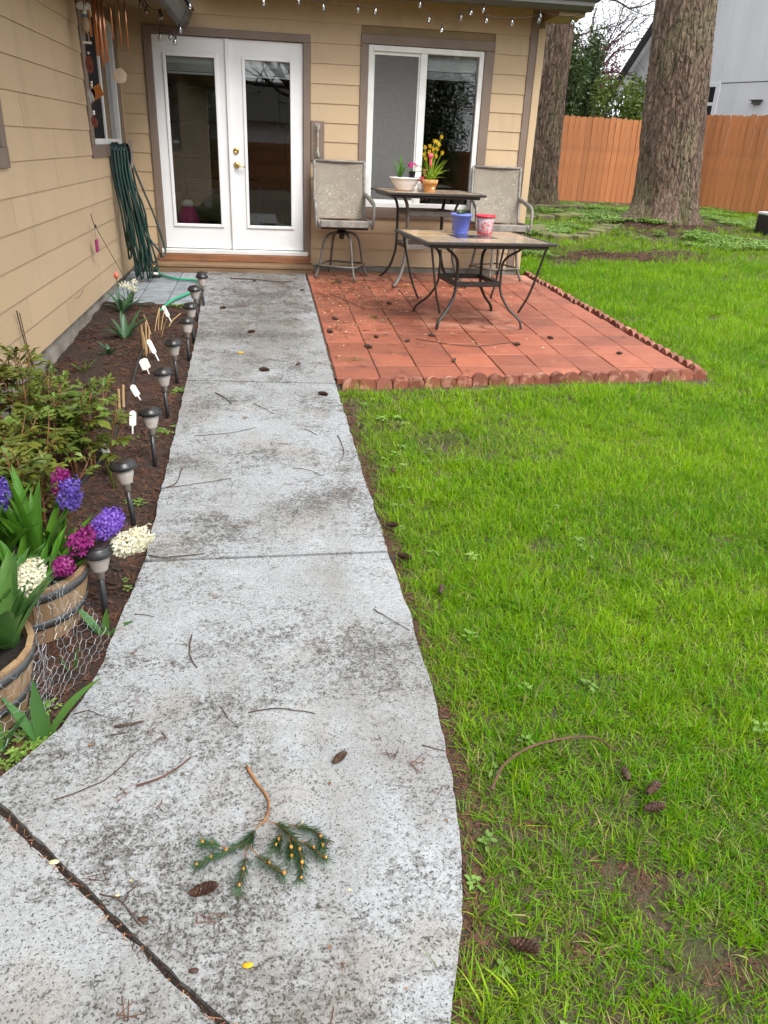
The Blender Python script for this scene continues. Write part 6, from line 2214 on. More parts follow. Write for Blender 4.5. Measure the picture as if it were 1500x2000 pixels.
ip = lambda s_: (0.75 + 0.35 * math.sin(PI * s_)) * (1 if s_ < 0.55 else max(0.02, ((1 - s_) / 0.45) ** 0.75))
for (x, y, lab, sp) in ((0.542, -6.885, 'young iris fan beside the front solar light', [(R(150), 0.75, 0.15, 0.030, 0.15), (R(60), 0.15, 0.11, 0.028, 0.1), (R(15), 0.9, 0.11, 0.026, 0.35), (R(170), 0.3, 0.07, 0.022, 0.1)]),
                        (0.478, -7.08, 'short iris shoot under the chicken wire', [(R(40), 0.18, 0.11, 0.020, 0.1), (R(190), 0.2, 0.09, 0.018, 0.1)]),
                        (0.462, -7.39, 'large iris fan at the front corner of the bed', [(R(95), 0.05, 0.22, 0.038, 0.02), (R(30), 0.50, 0.25, 0.034, 0.40), (R(170), 0.40, 0.20, 0.034, 0.12), (R(60), 0.3, 0.09, 0.026, 0.1)]),
                        (0.352, -7.43, 'iris fan cut by the left edge in front of the barrel', [(R(90), 0.2, 0.17, 0.03, 0.05), (R(30), 0.4, 0.15, 0.028, 0.3), (R(200), 0.4, 0.15, 0.028, 0.3)])):
    leafy('iris_plant', lab, 'plant', (x, y, G(y) - 0.03), sp, 'iris', ip, 8, 0.10)


# chicken wire
def hexnet(m_, fn, nu, nv, r, rr, keep=lambda u, v: True):
    def P(i, j):
        return i, j
    dx, dy = 1.0, math.sqrt(3)
    edges = set()
    nodes = {}

    def node(x, y):
        key = (round(x, 3), round(y, 3))
        if key not in nodes:
            u, v = x / nu, y / nv
            q = fn(u, v)
            nodes[key] = q + Vector((rr.gauss(0, .0015), rr.gauss(0, .0015), rr.gauss(0, .0015)))
        return key
    cols = int(nu / 1.5) + 1
    rows_ = int(nv / dy) + 1
    for c in range(cols):
        for r0 in range(rows_):
            cx = c * 1.5
            cy = r0 * dy + (dy / 2 if c % 2 else 0)
            if not keep(cx / nu, cy / nv):
                continue
            ks = [node(cx + math.cos(k * PI / 3), cy + math.sin(k * PI / 3)) for k in range(6)]
            for k in range(6):
                edges.add(tuple(sorted((ks[k], ks[(k + 1) % 6]))))
    for a, b in sorted(edges):
        m_.tube([nodes[a], nodes[b]], r, 3, cap=False)


cw = thing('chicken_wire', 'crumpled galvanised chicken wire slumped between the barrels and the path', 'wire netting', (0.48, -7.1, G(-7.1)))


def sheet1(u, v):
    A = Vector((0.395 + 0.05 * u, -6.995 + 0.03 * u, -0.195))
    B = Vector((0.585, -7.00, -0.405))
    C_ = Vector((0.44, -7.36, -0.425))
    e = C_.lerp(B, u)
    w = max(0.0, v) ** 0.9
    p = A.lerp(e, w)
    p.z += 0.055 * math.sin(PI * w) * (0.4 + 0.6 * u)
    f = (0.3 + 0.7 * (1 - v))
    p += Vector((0.018 * noise.noise(Vector((u * 6, v * 4, 1))), 0.02 * noise.noise(Vector((u * 6, v * 4, 7))), 0.022 * noise.noise(Vector((u * 7, v * 5, 3))))) * f * 1.4
    p.z = max(p.z, G(p.y) - 0.01)
    return p


def sheet2(u, v):
    a = R(-95) + u * R(110)
    r_ = 0.232 + 0.025 * noise.noise(Vector((u * 5, v * 4, 4))) + 0.03 * v
    return Vector((B2[0] + r_ * math.cos(a), B2[1] + r_ * math.sin(a), z2_ + BH * (0.93 - 0.85 * v)))


m_ = MB()
hexnet(m_, sheet1, 17, 25, 0.00062, random.Random(2), lambda u, v: noise.noise(Vector((u * 2, v * 2, 9))) > -0.42)
m_.build('wire_drape', MT['wire'], cw)
m_ = MB()
hexnet(m_, sheet2, 24, 12, 0.0006, random.Random(3), lambda u, v: v < 0.95)
m_.build('wire_wrap', MT['wire'], cw)


# ------------------------------------------------------------------ fallen things
def cone_mesh():
    m_ = MB()
    rr = random.Random(1)
    L_, Rm = 0.062, 0.0125
    m_.ball((0, 0, 0), 1.0, 8, 8, (L_ / 2 * 0.93, Rm * 0.8, Rm * 0.8))
    n = 66
    for k in range(n):
        s_ = (k + 0.5) / n
        x = L_ * (s_ - 0.5)
        a = k * 2.39996
        r_ = Rm * math.sin(PI * (0.08 + 0.86 * s_)) ** 0.6
        o_ = Vector((0, math.cos(a), math.sin(a)))
        tg = Vector((0, -math.sin(a), math.cos(a)))
        c = Vector((x, 0, 0)) + o_ * r_ * 0.72
        tip = c + o_ * r_ * 0.48 + Vector((0.0075, 0, 0))
        wv = 0.0058
        m_.add([c - tg * wv * 0.6, c + tg * wv * 0.6, tip + tg * wv * .8 - Vector((.002, 0, 0)), tip + Vector((.0022, 0, 0)), tip - tg * wv * .8 - Vector((.002, 0, 0)), c - Vector((0.004, 0, 0)) + o_ * r_ * 0.1],
               [(0, 1, 2, 3, 4), (5, 1, 0), (0, 4, 5), (1, 5, 2)])
    return m_.mesh('fir_cone', MT['cone'])


CM = cone_mesh()
cnr = random.Random(77)


def cone(x, y, z, label, group=None, sc=1.0, rz=None):
    o = link('fir_cone', CM)
    o.location = (x, y, z + 0.0125 * sc)
    o.rotation_euler = (cnr.uniform(0, 6), cnr.uniform(-0.12, 0.12), cnr.uniform(0, PI) if rz is None else rz)
    o.scale = (sc, sc, sc)
    return tag(o, label, 'cone', group)


for (x, y, lab) in ((1.88, -3.318, 'fir cone on the patio just behind the flattened moss tuft'), (1.979, -3.012, 'fir cone on the patio, second from the path, level with the table feet'), (2.452, -2.95, 'fir cone on the patio beside the left front foot of the low table'),
                    (3.463, -2.985, 'fir cone on the patio right of the low table'), (2.478, -3.674, 'fir cone on the patio nearest the front scalloped edging'), (2.213, -3.128, 'fir cone on the patio between the moss tuft and the low table'), (3.279, -0.40, 'dark fir cone on the pale strip between bar table and right chair'),
                    (1.69, -2.428, 'fir cone on the patio close to the path edge, halfway to the wall'), (1.854, -0.80, 'fir cone in front of the left swivel chair'), (2.255, -1.79, 'fir cone on the patio between the two tables, left side'), (1.614, -2.867, 'fir cone on the patio lying against the path edge'), (3.1, -3.2, 'fir cone on the patio in front of the right table foot')):
    cone(x, y, G(y) + 0.002, lab, 'fir cones on the patio', cnr.uniform(0.8, 1.05))
cone(3.888, -3.432, G(-3.432) + 0.002, 'round dark fir cone near the right front corner of the patio', None, 0.75)
for (x, y, lab, sc, rz) in ((0.971, -2.896, 'fir cone in the middle of the path, nearer the doors', 0.9, .2), (1.319, -3.775, 'small fir cone on the path near the front corner of the patio', 0.7, 1.), (1.077, -3.925, 'long fir cone on the path just above the far joint', 1.05, .1),
                            (1.453, -4.432, 'fir cone on the path just below the far joint, by the grass', 0.95, -.3), (0.706, -2.068, 'fir cone on the left side of the path by the solar lights', 0.8, .1), (1.303, -7.563, 'dark fir cone on the path right of the fallen sprig', 0.78, .75),
                            (0.955, -7.945, 'large fir cone on the path in front of the fallen sprig', 0.95, .22), (1.447, -1.232, 'small fir cone on the path edge beside the swivel chair', 0.7, .4), (0.968, -0.80, 'fir cone on the path close to the wooden step', 0.8, .9)):
    cone(x, y, G(y), lab, None, sc, rz)
for (x, y, lab, sc, rz) in ((2.135, -7.80, 'front fir cone of the trio lying in the grass', 0.95, .1), (2.163, -7.735, 'middle fir cone of the trio lying in the grass', 0.9, .6), (2.11, -7.68, 'pale rear fir cone of the trio in the grass', 0.8, 1.4),
                            (1.668, -8.14, 'reddish fir cone in the grass by the near path edge', 1.0, -.35), (1.745, -5.581, 'fir cone in the thin grass right of the path, upper', 0.8, 1.5), (1.655, -6.152, 'fir cone in the soil strip above the near joint', 0.9, -.2), (1.668, -6.43, 'fir cone in the soil strip at the near joint', 0.95, -.5), (1.774, -6.694, 'dark fir cone in the grass below the near joint', 0.8, 1.2)):
    cone(x, y, LZ(x, y) + 0.028, lab, None, sc, rz)

twigs = [([(0.717, -0.707), (0.983, -0.76), (1.222, -0.87), (1.358, -0.775)], .006, 'thick dark twig lying across the path by the step'), ([(0.775, -4.393), (0.844, -4.51), (0.885, -4.604)], .0035, 'hooked dark twig on the path just below the far joint'),
         ([(1.018, -4.586), (1.081, -4.696), (1.142, -4.767)], .002, None), ([(0.679, -5.547), (0.672, -5.726), (0.619, -5.781)], .0028, None), ([(0.63, -6.40), (0.70, -6.428), (0.851, -6.400)], .003, 'dark twig lying along the near joint of the path'),
         ([(0.847, -6.943), (0.848, -7.056), (0.878, -7.125)], .0028, 'short bent black twig on the path right of the irises'), ([(0.66, -7.379), (0.701, -7.38), (0.745, -7.366)], .0045, 'stubby black twig on the path near the iris fan'), ([(0.656, -7.411), (0.702, -7.405)], .002, None),
         ([(1.047, -7.35), (1.131, -7.343), (1.246, -7.369)], .0022, 'thin straight twig on the path above the sprig'), ([(0.756, -7.61), (0.814, -7.594), (0.858, -7.562), (0.891, -7.517)], .0034, 'red-brown twig on the path left of the sprig'), ([(0.554, -7.635), (0.667, -7.59), (0.744, -7.475)], .0018, None),
         ([(0.722, -7.923), (0.779, -7.959), (0.826, -8.014)], .0022, 'forked twig on the path beside the diagonal joint'), ([(1.491, -6.832), (1.546, -6.916), (1.602, -6.973)], .002, None), ([(1.231, -5.565), (1.302, -5.598), (1.376, -5.662)], .0016, None), ([(0.962, -7.314), (0.987, -7.371), (1.018, -7.406)], .0014, None),
         ([(0.537, -7.312), (0.58, -7.311), (0.623, -7.33)], .0018, None), ([(0.60, -5.779), (0.805, -5.731), (0.924, -5.677)], .0018, None), ([(1.549, -7.525), (1.611, -7.557)], .002, None), ([(1.314, -5.02), (1.382, -5.115)], .002, None), ([(0.707, -5.118), (0.899, -5.091), (1.039, -4.992)], .0018, None), ([(0.635, -6.806), (0.704, -6.827)], .0018, None), ([(1.497, -5.117), (1.509, -5.374), (1.465, -5.508)], .0022, None)]
spare = iter(['short thin twig right of the hooked twig below the far joint', 'forked-looking thin twig at the left path edge by the peonies', 'thin splinter under the stubby black twig', 'long thin diagonal twig left of the red-brown twig', 'thin twig at the right path edge below the near joint', 'thin curved twig right of centre in the middle slab', 'tiny thin twig above the fallen sprig, left of the straight one', 'thin twig reaching from the iris corner onto the path', 'long thin twig across the left half of the middle slab', 'tiny twig poking from the lawn edge near the dark cone', 'tiny thin twig just right of centre in the upper middle slab', 'long thin twig across the upper middle slab', 'thin twig at the left path edge below the near joint', 'thin bent twig along the right edge of the middle slab'])
for i, (ps, r_, lab) in enumerate(twigs):
    P = spline([(x, y, G(y) + r_ * 0.9 + (0.006 if 0 < k < len(ps) - 1 else 0)) for k, (x, y) in enumerate(ps)], 4)
    P = [Vector((p.x + .005 * noise.noise(p * 25), p.y + .005 * noise.noise(p * 25 + Vector((9, 0, 0))), p.z)) for p in P]
    m_ = MB().tube(P, [r_ * (1 - 0.4 * k / len(P)) for k in range(len(P))], 6)
    if lab and 'forked' in lab:
        m_.tube([(0.779, -7.959, G(-7.96) + .003), (0.788, -7.935, G(-7.9) + .008), (0.802, -7.915, G(-7.9) + .004)], .0016, 5)
    o = m_.build('twig', MT['twigred'] if lab and 'red-brown' in lab else MT['twig'])
    tag(o, lab or next(spare), 'twig', 'twigs on the path')
gt = [(1.71, -7.702), (1.771, -7.614), (1.873, -7.553), (1.99, -7.531), (2.076, -7.539), (2.109, -7.594)]
P = spline([(x, y, LZ(x, y) + 0.045) for x, y in gt], 5)
tag(MB().tube(P, [0.0045 - 0.002 * k / len(P) for k in range(len(P))], 6).build('twig', MT['twigred']), 'long curved twig resting on the lawn above the cone trio', 'twig')
for (ps, lab) in (([(2.3, -3.05), (2.7, -3.25), (3.1, -3.12)], 'long bent twig on the patio in front of the low table'), ([(1.72, -1.35), (1.86, -1.7), (2.0, -2.0)], 'dark forked twig on the patio near the path')):
    P = spline([(x, y, G(y) + 0.005) for x, y in ps], 5)
    tag(MB().tube(P, 0.003, 5).build('twig', MT['twig']), lab, 'twig')

# the fir sprig in the foreground
sgp = thing('fir_sprig', 'green fir sprig with golden buds fallen on the concrete', 'sprig', (1.09, -7.75, G(-7.75)))
sr = random.Random(33)


def gpt(x, y, z=0.006):
    return Vector((x, y, G(y) + z))


stem = [gpt(1.047, -7.569), gpt(1.073, -7.626), gpt(1.103, -7.682), gpt(1.107, -7.733, .01), gpt(1.091, -7.772, .012)]
MB().tube(spline(stem, 5), [0.0042 - 0.0015 * k / 21 for k in range(21)], 7).build('stem', MT['sprigstem'], sgp, smooth=True)
brs = [[(1.091, -7.772), (1.069, -7.808), (1.051, -7.837), (0.99, -7.858), (0.937, -7.878)], [(1.02, -7.85), (0.985, -7.838), (0.948, -7.828)], [(1.051, -7.837), (1.052, -7.89), (1.040, -7.957)], [(1.056, -7.835), (1.09, -7.885), (1.143, -7.935)],
       [(1.094, -7.767), (1.133, -7.791), (1.164, -7.833), (1.185, -7.88), (1.183, -7.938)], [(1.133, -7.791), (1.18, -7.80), (1.228, -7.826), (1.238, -7.86)], [(1.164, -7.833), (1.20, -7.855), (1.243, -7.902)], [(1.14, -7.80), (1.135, -7.83), (1.125, -7.855)], [(1.15, -7.81), (1.16, -7.85), (1.162, -7.89)]]
nd = MB()
for b in brs:
    P = spline([gpt(x, y, .016 + 0.010 * math.sin(i)) for i, (x, y) in enumerate(b)], 8)
    MB().tube(P, 0.0016, 5).build('branchlet', MT['sprigstem'], sgp)
    for i in range(6, len(P) - 1):
        tdir = (P[i + 1] - P[i]).normalized()
        for k in range(22):
            a = sr.uniform(0, 2 * PI)
            u = tdir.orthogonal().normalized()
            o_ = Matrix.Rotation(a, 3, tdir) @ u
            dd = (tdir * sr.uniform(0.5, 1.0) + o_ * 0.8).normalized()
            L_ = sr.uniform(0.014, 0.036)
            p0 = P[i].lerp(P[i + 1], sr.random())
            p1 = p0 + dd * L_
            if p1.z < G(p1.y) + 0.002:
                p1.z = G(p1.y) + 0.002
            sv = dd.cross(o_).normalized() * 0.0008
            nd.add([p0 - sv, p0 + sv, p1 + sv * .5, p1 - sv * .5], [(0, 1, 2, 3)])
    for i in range(2 if len(b) < 5 else 3):
        q = P[-1 - i * 5] if i * 5 < len(P) else P[-1]
        MB().ball(q + Vector((0, 0, .006)), 0.0042 * sr.uniform(.8, 1.2), 8, 6, (1, 1.2, 1)).build('bud', MT['bud'], sgp, smooth=True)
no = nd.build('needles', MT['needle'], sgp)
no['kind'] = 'stuff'


# moss tufts on the patio
def mosstuft(x, y, r_, seed, lab):
    rr = random.Random(seed)
    m_ = MB()
    for k in range(260):
        a, q = rr.uniform(0, 2 * PI), abs(rr.gauss(0, .5)) * r_
        p = Vector((x + math.cos(a) * q * 1.5, y + math.sin(a) * q, G(y) + rr.uniform(0.002, 0.02)))
        dd = Vector((rr.gauss(0, 1), rr.gauss(0, 1), rr.gauss(.1, .4))).normalized() * rr.uniform(.008, .02)
        sv = dd.cross(Vector((0, 0, 1))).normalized() * .0012
        m_.add([p - sv, p + sv, p + dd], [(0, 1, 2)])
    tag(m_.build('moss_tuft', MT['grassdull']), lab, 'moss')


mosstuft(1.74, -3.64, 0.11, 1, 'flattened tuft of green moss at the left front of the patio')
mosstuft(1.80, -0.80, 0.10, 2, 'tuft of moss by the foot of the left swivel chair')
mosstuft(2.56, -0.95, 0.075, 3, 'tuft of moss by the foot of the bar table')
mosstuft(2.05, -2.35, 0.03, 4, 'small moss tuft with yellow petals left of the low table')

# ------------------------------------------------------------------ scattered stuff: grass, weeds, mulch, litter
def scatter(name, label, cat, pts, protos):
    """pts: (x, y, z, rz, tilt, scale, index); one object, geometry-nodes instances on its points"""
    me = bpy.data.meshes.new(name)
    me.from_pydata([(p[0], p[1], p[2]) for p in pts], [], [])
    for nm, typ, vals in (('rot', 'FLOAT', [p[3] for p in pts]), ('tilt', 'FLOAT', [p[4] for p in pts]), ('scl', 'FLOAT', [p[5] for p in pts]), ('idx', 'INT', [p[6] for p in pts])):
        at = me.attributes.new(nm, typ, 'POINT')
        at.data.foreach_set('value', vals)
    o = bpy.data.objects.new(name, me)
    COL.objects.link(o)
    col = bpy.data.collections.new(name + '_protos')
    for i, pm in enumerate(protos):
        po = bpy.data.objects.new('%s_proto_%02d' % (name, i), pm)
        col.objects.link(po)
    ng = bpy.data.node_groups.new(name + '_nodes', 'GeometryNodeTree')
    ng.interface.new_socket('Geometry', in_out='INPUT', socket_type='NodeSocketGeometry')
    ng.interface.new_socket('Geometry', in_out='OUTPUT', socket_type='NodeSocketGeometry')
    gi = ng.nodes.new('NodeGroupInput')
    go = ng.nodes.new('NodeGroupOutput')
    ip_ = ng.nodes.new('GeometryNodeInstanceOnPoints')
    ci = ng.nodes.new('GeometryNodeCollectionInfo')
    ci.inputs['Collection'].default_value = col
    ci.inputs['Separate Children'].default_value = True
    ci.inputs['Reset Children'].default_value = True
    ip_.inputs['Pick Instance'].default_value = True

    def attr(nm, typ):
        a = ng.nodes.new('GeometryNodeInputNamedAttribute')
        a.data_type = typ
        a.inputs['Name'].default_value = nm
        return a.outputs['Attribute']
    cx = ng.nodes.new('ShaderNodeCombineXYZ')
    ng.links.new(attr('tilt', 'FLOAT'), cx.inputs[0])
    ng.links.new(attr('rot', 'FLOAT'), cx.inputs[2])
    e2r = ng.nodes.new('FunctionNodeEulerToRotation')
    ng.links.new(cx.outputs[0], e2r.inputs[0])
    ng.links.new(gi.outputs[0], ip_.inputs['Points'])
    ng.links.new(ci.outputs[0], ip_.inputs['Instance'])
    ng.links.new(attr('idx', 'INT'), ip_.inputs['Instance Index'])
    ng.links.new(e2r.outputs[0], ip_.inputs['Rotation'])
    ng.links.new(attr('scl', 'FLOAT'), ip_.inputs['Scale'])
    ng.links.new(ip_.outputs[0], go.inputs[0])
    md = o.modifiers.new('scatter', 'NODES')
    md.node_group = ng
    return tag(o, label, cat, kind='stuff')


def grass_blade(m_, rr, p, h0, h1, w0, lean):
    b = rr.uniform(0, 2 * PI)
    ln = rr.uniform(0.05, lean)
    L_ = rr.uniform(h0, h1)
    w_ = w0 * rr.uniform(0.7, 1.3)
    d_ = Vector((math.cos(b) * ln, math.sin(b) * ln, 1)).normalized()
    sa = b + rr.uniform(-.8, .8)
    side = Vector((-math.sin(sa), math.cos(sa), 0))
    vv = []
    for i in range(4):
        s_ = i / 3
        ww = w_ * (1 - s_ ** 1.6)
        if i < 3:
            vv += [p - side * ww / 2, p + side * ww / 2]
        else:
            vv.append(p)
        d_ = (d_ + Vector((math.cos(b) * ln * 0.5, math.sin(b) * ln * 0.5, -0.12 - ln * 0.25))).normalized()
        p = p + d_ * (L_ / 3)
    m_.add(vv, [(0, 1, 3, 2), (2, 3, 5, 4), (4, 5, 6)])
    return len(vv)


def grass_mesh(name, m_, rnd, mats):
    me = bpy.data.meshes.new(name)
    me.from_pydata(m_.v, [], m_.f)
    for m in mats:
        me.materials.append(m)
    me.polygons.foreach_set('material_index', m_.m)
    at = me.attributes.new('rnd', 'FLOAT', 'POINT')
    at.data.foreach_set('value', rnd)
    return me


GMATS = [MT['grass'], MT['grassdull'], MT['straw']]


def tuft(seed, n, h0, h1, w0, spread, lean, dull):
    rr = random.Random(seed)
    m_, rnd = MB(), []
    for _ in range(n):
        a, q = rr.uniform(0, 2 * PI), rr.random() ** 0.5 * spread
        m_.mi = 2 if rr.random() < 0.05 else (1 if rr.random() < dull else 0)
        k = grass_blade(m_, rr, Vector((math.cos(a) * q, math.sin(a) * q, -0.008)), h0, h1, w0, lean)
        rnd += [rr.random()] * k
    return grass_mesh('tuft', m_, rnd, GMATS)


CELL = 0.12


def turf(seed, n, dull, size, lift):
    # a square of lawn: blades in small tussocks
    rr = random.Random(seed)
    m_, rnd = MB(), []
    k = 0
    while k < n:
        cx, cy = rr.uniform(-.5, .5) * size, rr.uniform(-.5, .5) * size
        dl = rr.random() < dull
        hh = rr.uniform(0.75, 1.2) * lift
        for _ in range(rr.randint(6, 16)):
            p = Vector((cx + rr.gauss(0, .014), cy + rr.gauss(0, .014), -0.008))
            m_.mi = 2 if rr.random() < (0.10 if dl else 0.035) else (1 if dl else 0)
            q = grass_blade(m_, rr, p, 0.030 * hh, 0.076 * hh, 0.0041, 1.5 if dl else 1.1)
            rnd += [rr.random()] * q
            k += 1
    return grass_mesh('turf', m_, rnd, GMATS)


tufts = [tuft(100 + i, 18, 0.030, 0.075, 0.0042, 0.035, 1.2, 0.1) for i in range(4)] + [tuft(120 + i, 14, 0.03, 0.07, 0.0040, 0.035, 1.7, 0.9) for i in range(4)]
tufts += [tuft(140, 9, 0.10, 0.20, 0.0055, 0.03, 0.8, 0.8), tuft(141, 8, 0.09, 0.17, 0.005, 0.03, 0.9, 0.1)]
LEVELS = (0.18, 0.36, 0.56, 0.78, 1.0)
DULLS = (0.10, 0.40, 0.75)
turfs = []
for li, lv in enumerate(LEVELS):
    for di, dv in enumerate(DULLS):
        for v in range(4):
            turfs.append(turf(1000 + li * 100 + di * 10 + v, int(560 * lv), dv, CELL * 1.15, 0.85 + 0.1 * v))


def rosette(seed, n, L0, L1, w0, m):
    rr = random.Random(seed)
    m_ = MB()
    for _ in range(n):
        a = rr.uniform(0, 2 * PI)
        stem_ = rr.uniform(0.01, 0.035)
        q = rr.uniform(0.005, 0.03)
        blade(m_, (math.cos(a) * q, math.sin(a) * q, stem_), (math.cos(a), math.sin(a), rr.uniform(0.1, 0.8)), rr.uniform(L0, L1), w0 * rr.uniform(.7, 1.3), rr.uniform(0.3, 1.2), 3, 0.12)
    return m_.mesh('rosette', m)


weeds = [rosette(200 + i, 9, 0.02, 0.045, 0.02, MT['weed']) for i in range(4)]
gnd = random.Random(99)


def path_right(y):
    xs_ = [(-13, 1.28), (-9.2, 1.31), (-8.575, 1.372), (-8.45, 1.42), (-8.253, 1.483), (-8.08, 1.54), (-7.95, 1.573), (-7.73, 1.604), (-7.5, 1.62), (-7.25, 1.624), (-6.87, 1.62), (-6.42, 1.60), (-5.4, 1.578), (-4.2, 1.553), (5, 1.5)]
    for (ya, xa), (yb, xb) in zip(xs_[:-1], xs_[1:]):
        if ya <= y <= yb:
            return xa + (xb - xa) * (y - ya) / (yb - ya)
    return 1.3


bare = [(2.12, -5.13, 0.22, 0.16), (1.86, -4.88, 0.12, 0.09), (2.02, -7.97, 0.075, 0.05), (2.16, -8.23, 0.08, 0.045), (1.82, -8.14, 0.05, 0.035), (1.80, -7.78, 0.04, 0.03), (2.35, -8.05, 0.06, 0.04), (5.9, 1.6, 1.0, 0.45), (6.9, 2.0, 0.6, 0.3), (7.6, 0.35, 0.5, 0.18), (6.9, 0.15, 0.35, 0.12),
        (5.6, -1.9, 0.12, 0.12), (1.66, -6.30, 0.06, 0.2), (1.64, -5.6, 0.06, 0.2), (1.68, -6.95, 0.05, 0.16), (1.66, -7.5, 0.04, 0.2), (1.62, -4.7, 0.07, 0.25), (8.3, 4.9, 1.7, 1.1), (9.9, 6.3, 1.3, 0.9), (7.2, 7.6, 1.5, 1.0), (5.5, 3.9, 0.5, 0.6), (7.5, 3.5, 0.6, 0.35), (9.3, 3.1, 0.7, 0.35), (10.2, 5.5, 0.8, 0.6), (5.0, 1.1, 0.3, 0.25), (6.95, 8.6, 0.7, 0.7), (6.2, 6.0, 0.5, 0.7)]


def bareness(x, y):
    b = 0.0
    for (bx0, by0, rx, ry) in bare:
        q = ((x - bx0) / rx) ** 2 + ((y - by0) / ry) ** 2
        q += 0.7 * noise.noise(Vector((x * 5, y * 5, bx0)))
        b = max(b, 1.0 - max(0.0, min(1.0, (q - 0.5) / 0.9)))
    return b


def is_lawn(x, y):
    if y < -4.22:
        return x > path_right(y) + 0.012
    if y < -3.86:
        return x > 1.575 and (y < -4.24 + (x - 1.6) * 0.09 or x > 4.42)
    if y < 0.05:
        return x > 4.40 - 0.05 * (y + 3.86) / 1.0
    return x > 4.16


gpts, wpts, tpts = [], [], []


def lawn_state(x, y):
    b = bareness(x, y)
    e = x - path_right(y) if y < -4.2 else 1.0
    thin = 0.35 + 0.65 * min(1.0, max(0.0, (e - 0.01) / 0.09))
    patchy = noise.noise(Vector((x * 1.7, y * 1.7, 4.4)))
    near = 0.7 * max(0.0, min(1.0, (-7.35 - y) / 0.5))
    near = max(near, max(0.0, min(1.0, (2.9 - x) / 0.9)) * max(0.0, min(1.0, (y + 5.75) / 0.5)) * (1 if y < -4 else 0))
    d = (1 - 0.88 * b) * thin * (1.0 - 0.30 * near) * (1.0 if patchy > -0.25 else 0.75)
    dull = 0.03 + 0.45 * near + 0.4 * b + (0.35 if e < 0.18 else 0) + (0.15 if patchy < -0.2 else 0) + (0.4 if y > 1.2 else 0)
    return d, dull, patchy


# (y0, y1, x0, x1, cell, density)
for (y0, y1, x0, x1, cell, dens) in ((-9.0, -4.5, 1.2, 6.2, CELL, 1.0), (-4.5, 1.2, 1.5, 9.8, CELL * 1.5, 1.0), (1.2, 8.6, 4.1, 13.0, CELL * 2.0, 0.42)):
    ny, nx2 = math.ceil((y1 - y0) / cell), math.ceil((x1 - x0) / cell)
    cy_ = (y1 - y0) / ny
    sc_ = (cell / CELL) ** 0.75
    for j in range(ny):
        for i in range(nx2):
            x, y = x0 + (i + .5) * cell, y0 + (j + .5) * cy_
            if y < -6 and x > 3.9:
                continue
            h = cell * 0.62
            ok = [is_lawn(x + a * h, y + b_ * h) and (y > -4.2 or x + a * h - path_right(y) > 0.035) for a in (-1, 1) for b_ in (-1, 1)]
            if not any(ok) and not is_lawn(x, y):
                continue
            if all(ok):
                d, dull, patchy = lawn_state(x, y)
                d *= dens * (1.05 if patchy > 0.15 else 0.95)
                lv = min(range(5), key=lambda q: abs(LEVELS[q] - d - gnd.uniform(-.08, .08)))
                if d < 0.08:
                    continue
                dl = min(range(3), key=lambda q: abs(DULLS[q] - dull - gnd.uniform(-.15, .15)))
                tpts.append((x + gnd.gauss(0, .01), y + gnd.gauss(0, .01), LZ(x, y), gnd.randrange(4) * PI / 2 + gnd.gauss(0, .2), 0.0, cell / CELL * 0.5 + sc_ * 0.5 * (1 + 0.5 * noise.noise(Vector((x * 3.1, y * 3.1, 1.7)))) * gnd.uniform(.88, 1.12), lv * 12 + dl * 4 + gnd.randrange(4)))
            else:
                for _ in range(int(1700 * cell * cell)):
                    xx, yy = x + gnd.uniform(-.5, .5) * cell, y + gnd.uniform(-.5, .5) * cell
                    if not is_lawn(xx, yy):
                        continue
                    d, dull, patchy = lawn_state(xx, yy)
                    if gnd.random() < d:
                        gpts.append((xx, yy, LZ(xx, yy), gnd.uniform(0, 2 * PI), gnd.gauss(0, .1), gnd.uniform(.65, 1.15), gnd.randrange(4, 8) if gnd.random() < dull else gnd.randrange(4)))
scatter('lawn_grass', 'bright green uneven lawn grass right of the path', 'grass', tpts, turfs)
# long tussocks along the path edge and the patio front
for (x, y, n_) in ((1.50, -8.22, 26), (1.60, -8.02, 10), (1.64, -7.75, 8), (1.62, -4.28, 22), (1.75, -4.30, 14), (2.2, -4.25, 9), (2.7, -4.2, 9), (3.3, -4.12, 12), (4.0, -4.05, 8), (4.5, -3.9, 8), (1.70, -6.1, 6), (1.66, -5.2, 6), (4.5, -2.4, 6)):
    for _ in range(n_):
        xx, yy = x + gnd.gauss(0, 0.05), y + gnd.gauss(0, 0.04)
        if is_lawn(xx, yy):
            gpts.append((xx, yy, LZ(xx, yy), gnd.uniform(0, 2 * PI), gnd.gauss(0, 0.1), gnd.uniform(0.6, 1.0), gnd.choice((8, 9, 0, 3))))
scatter('edge_grass', 'longer grass tufts along the edges of path and patio', 'grass', gpts, tufts)

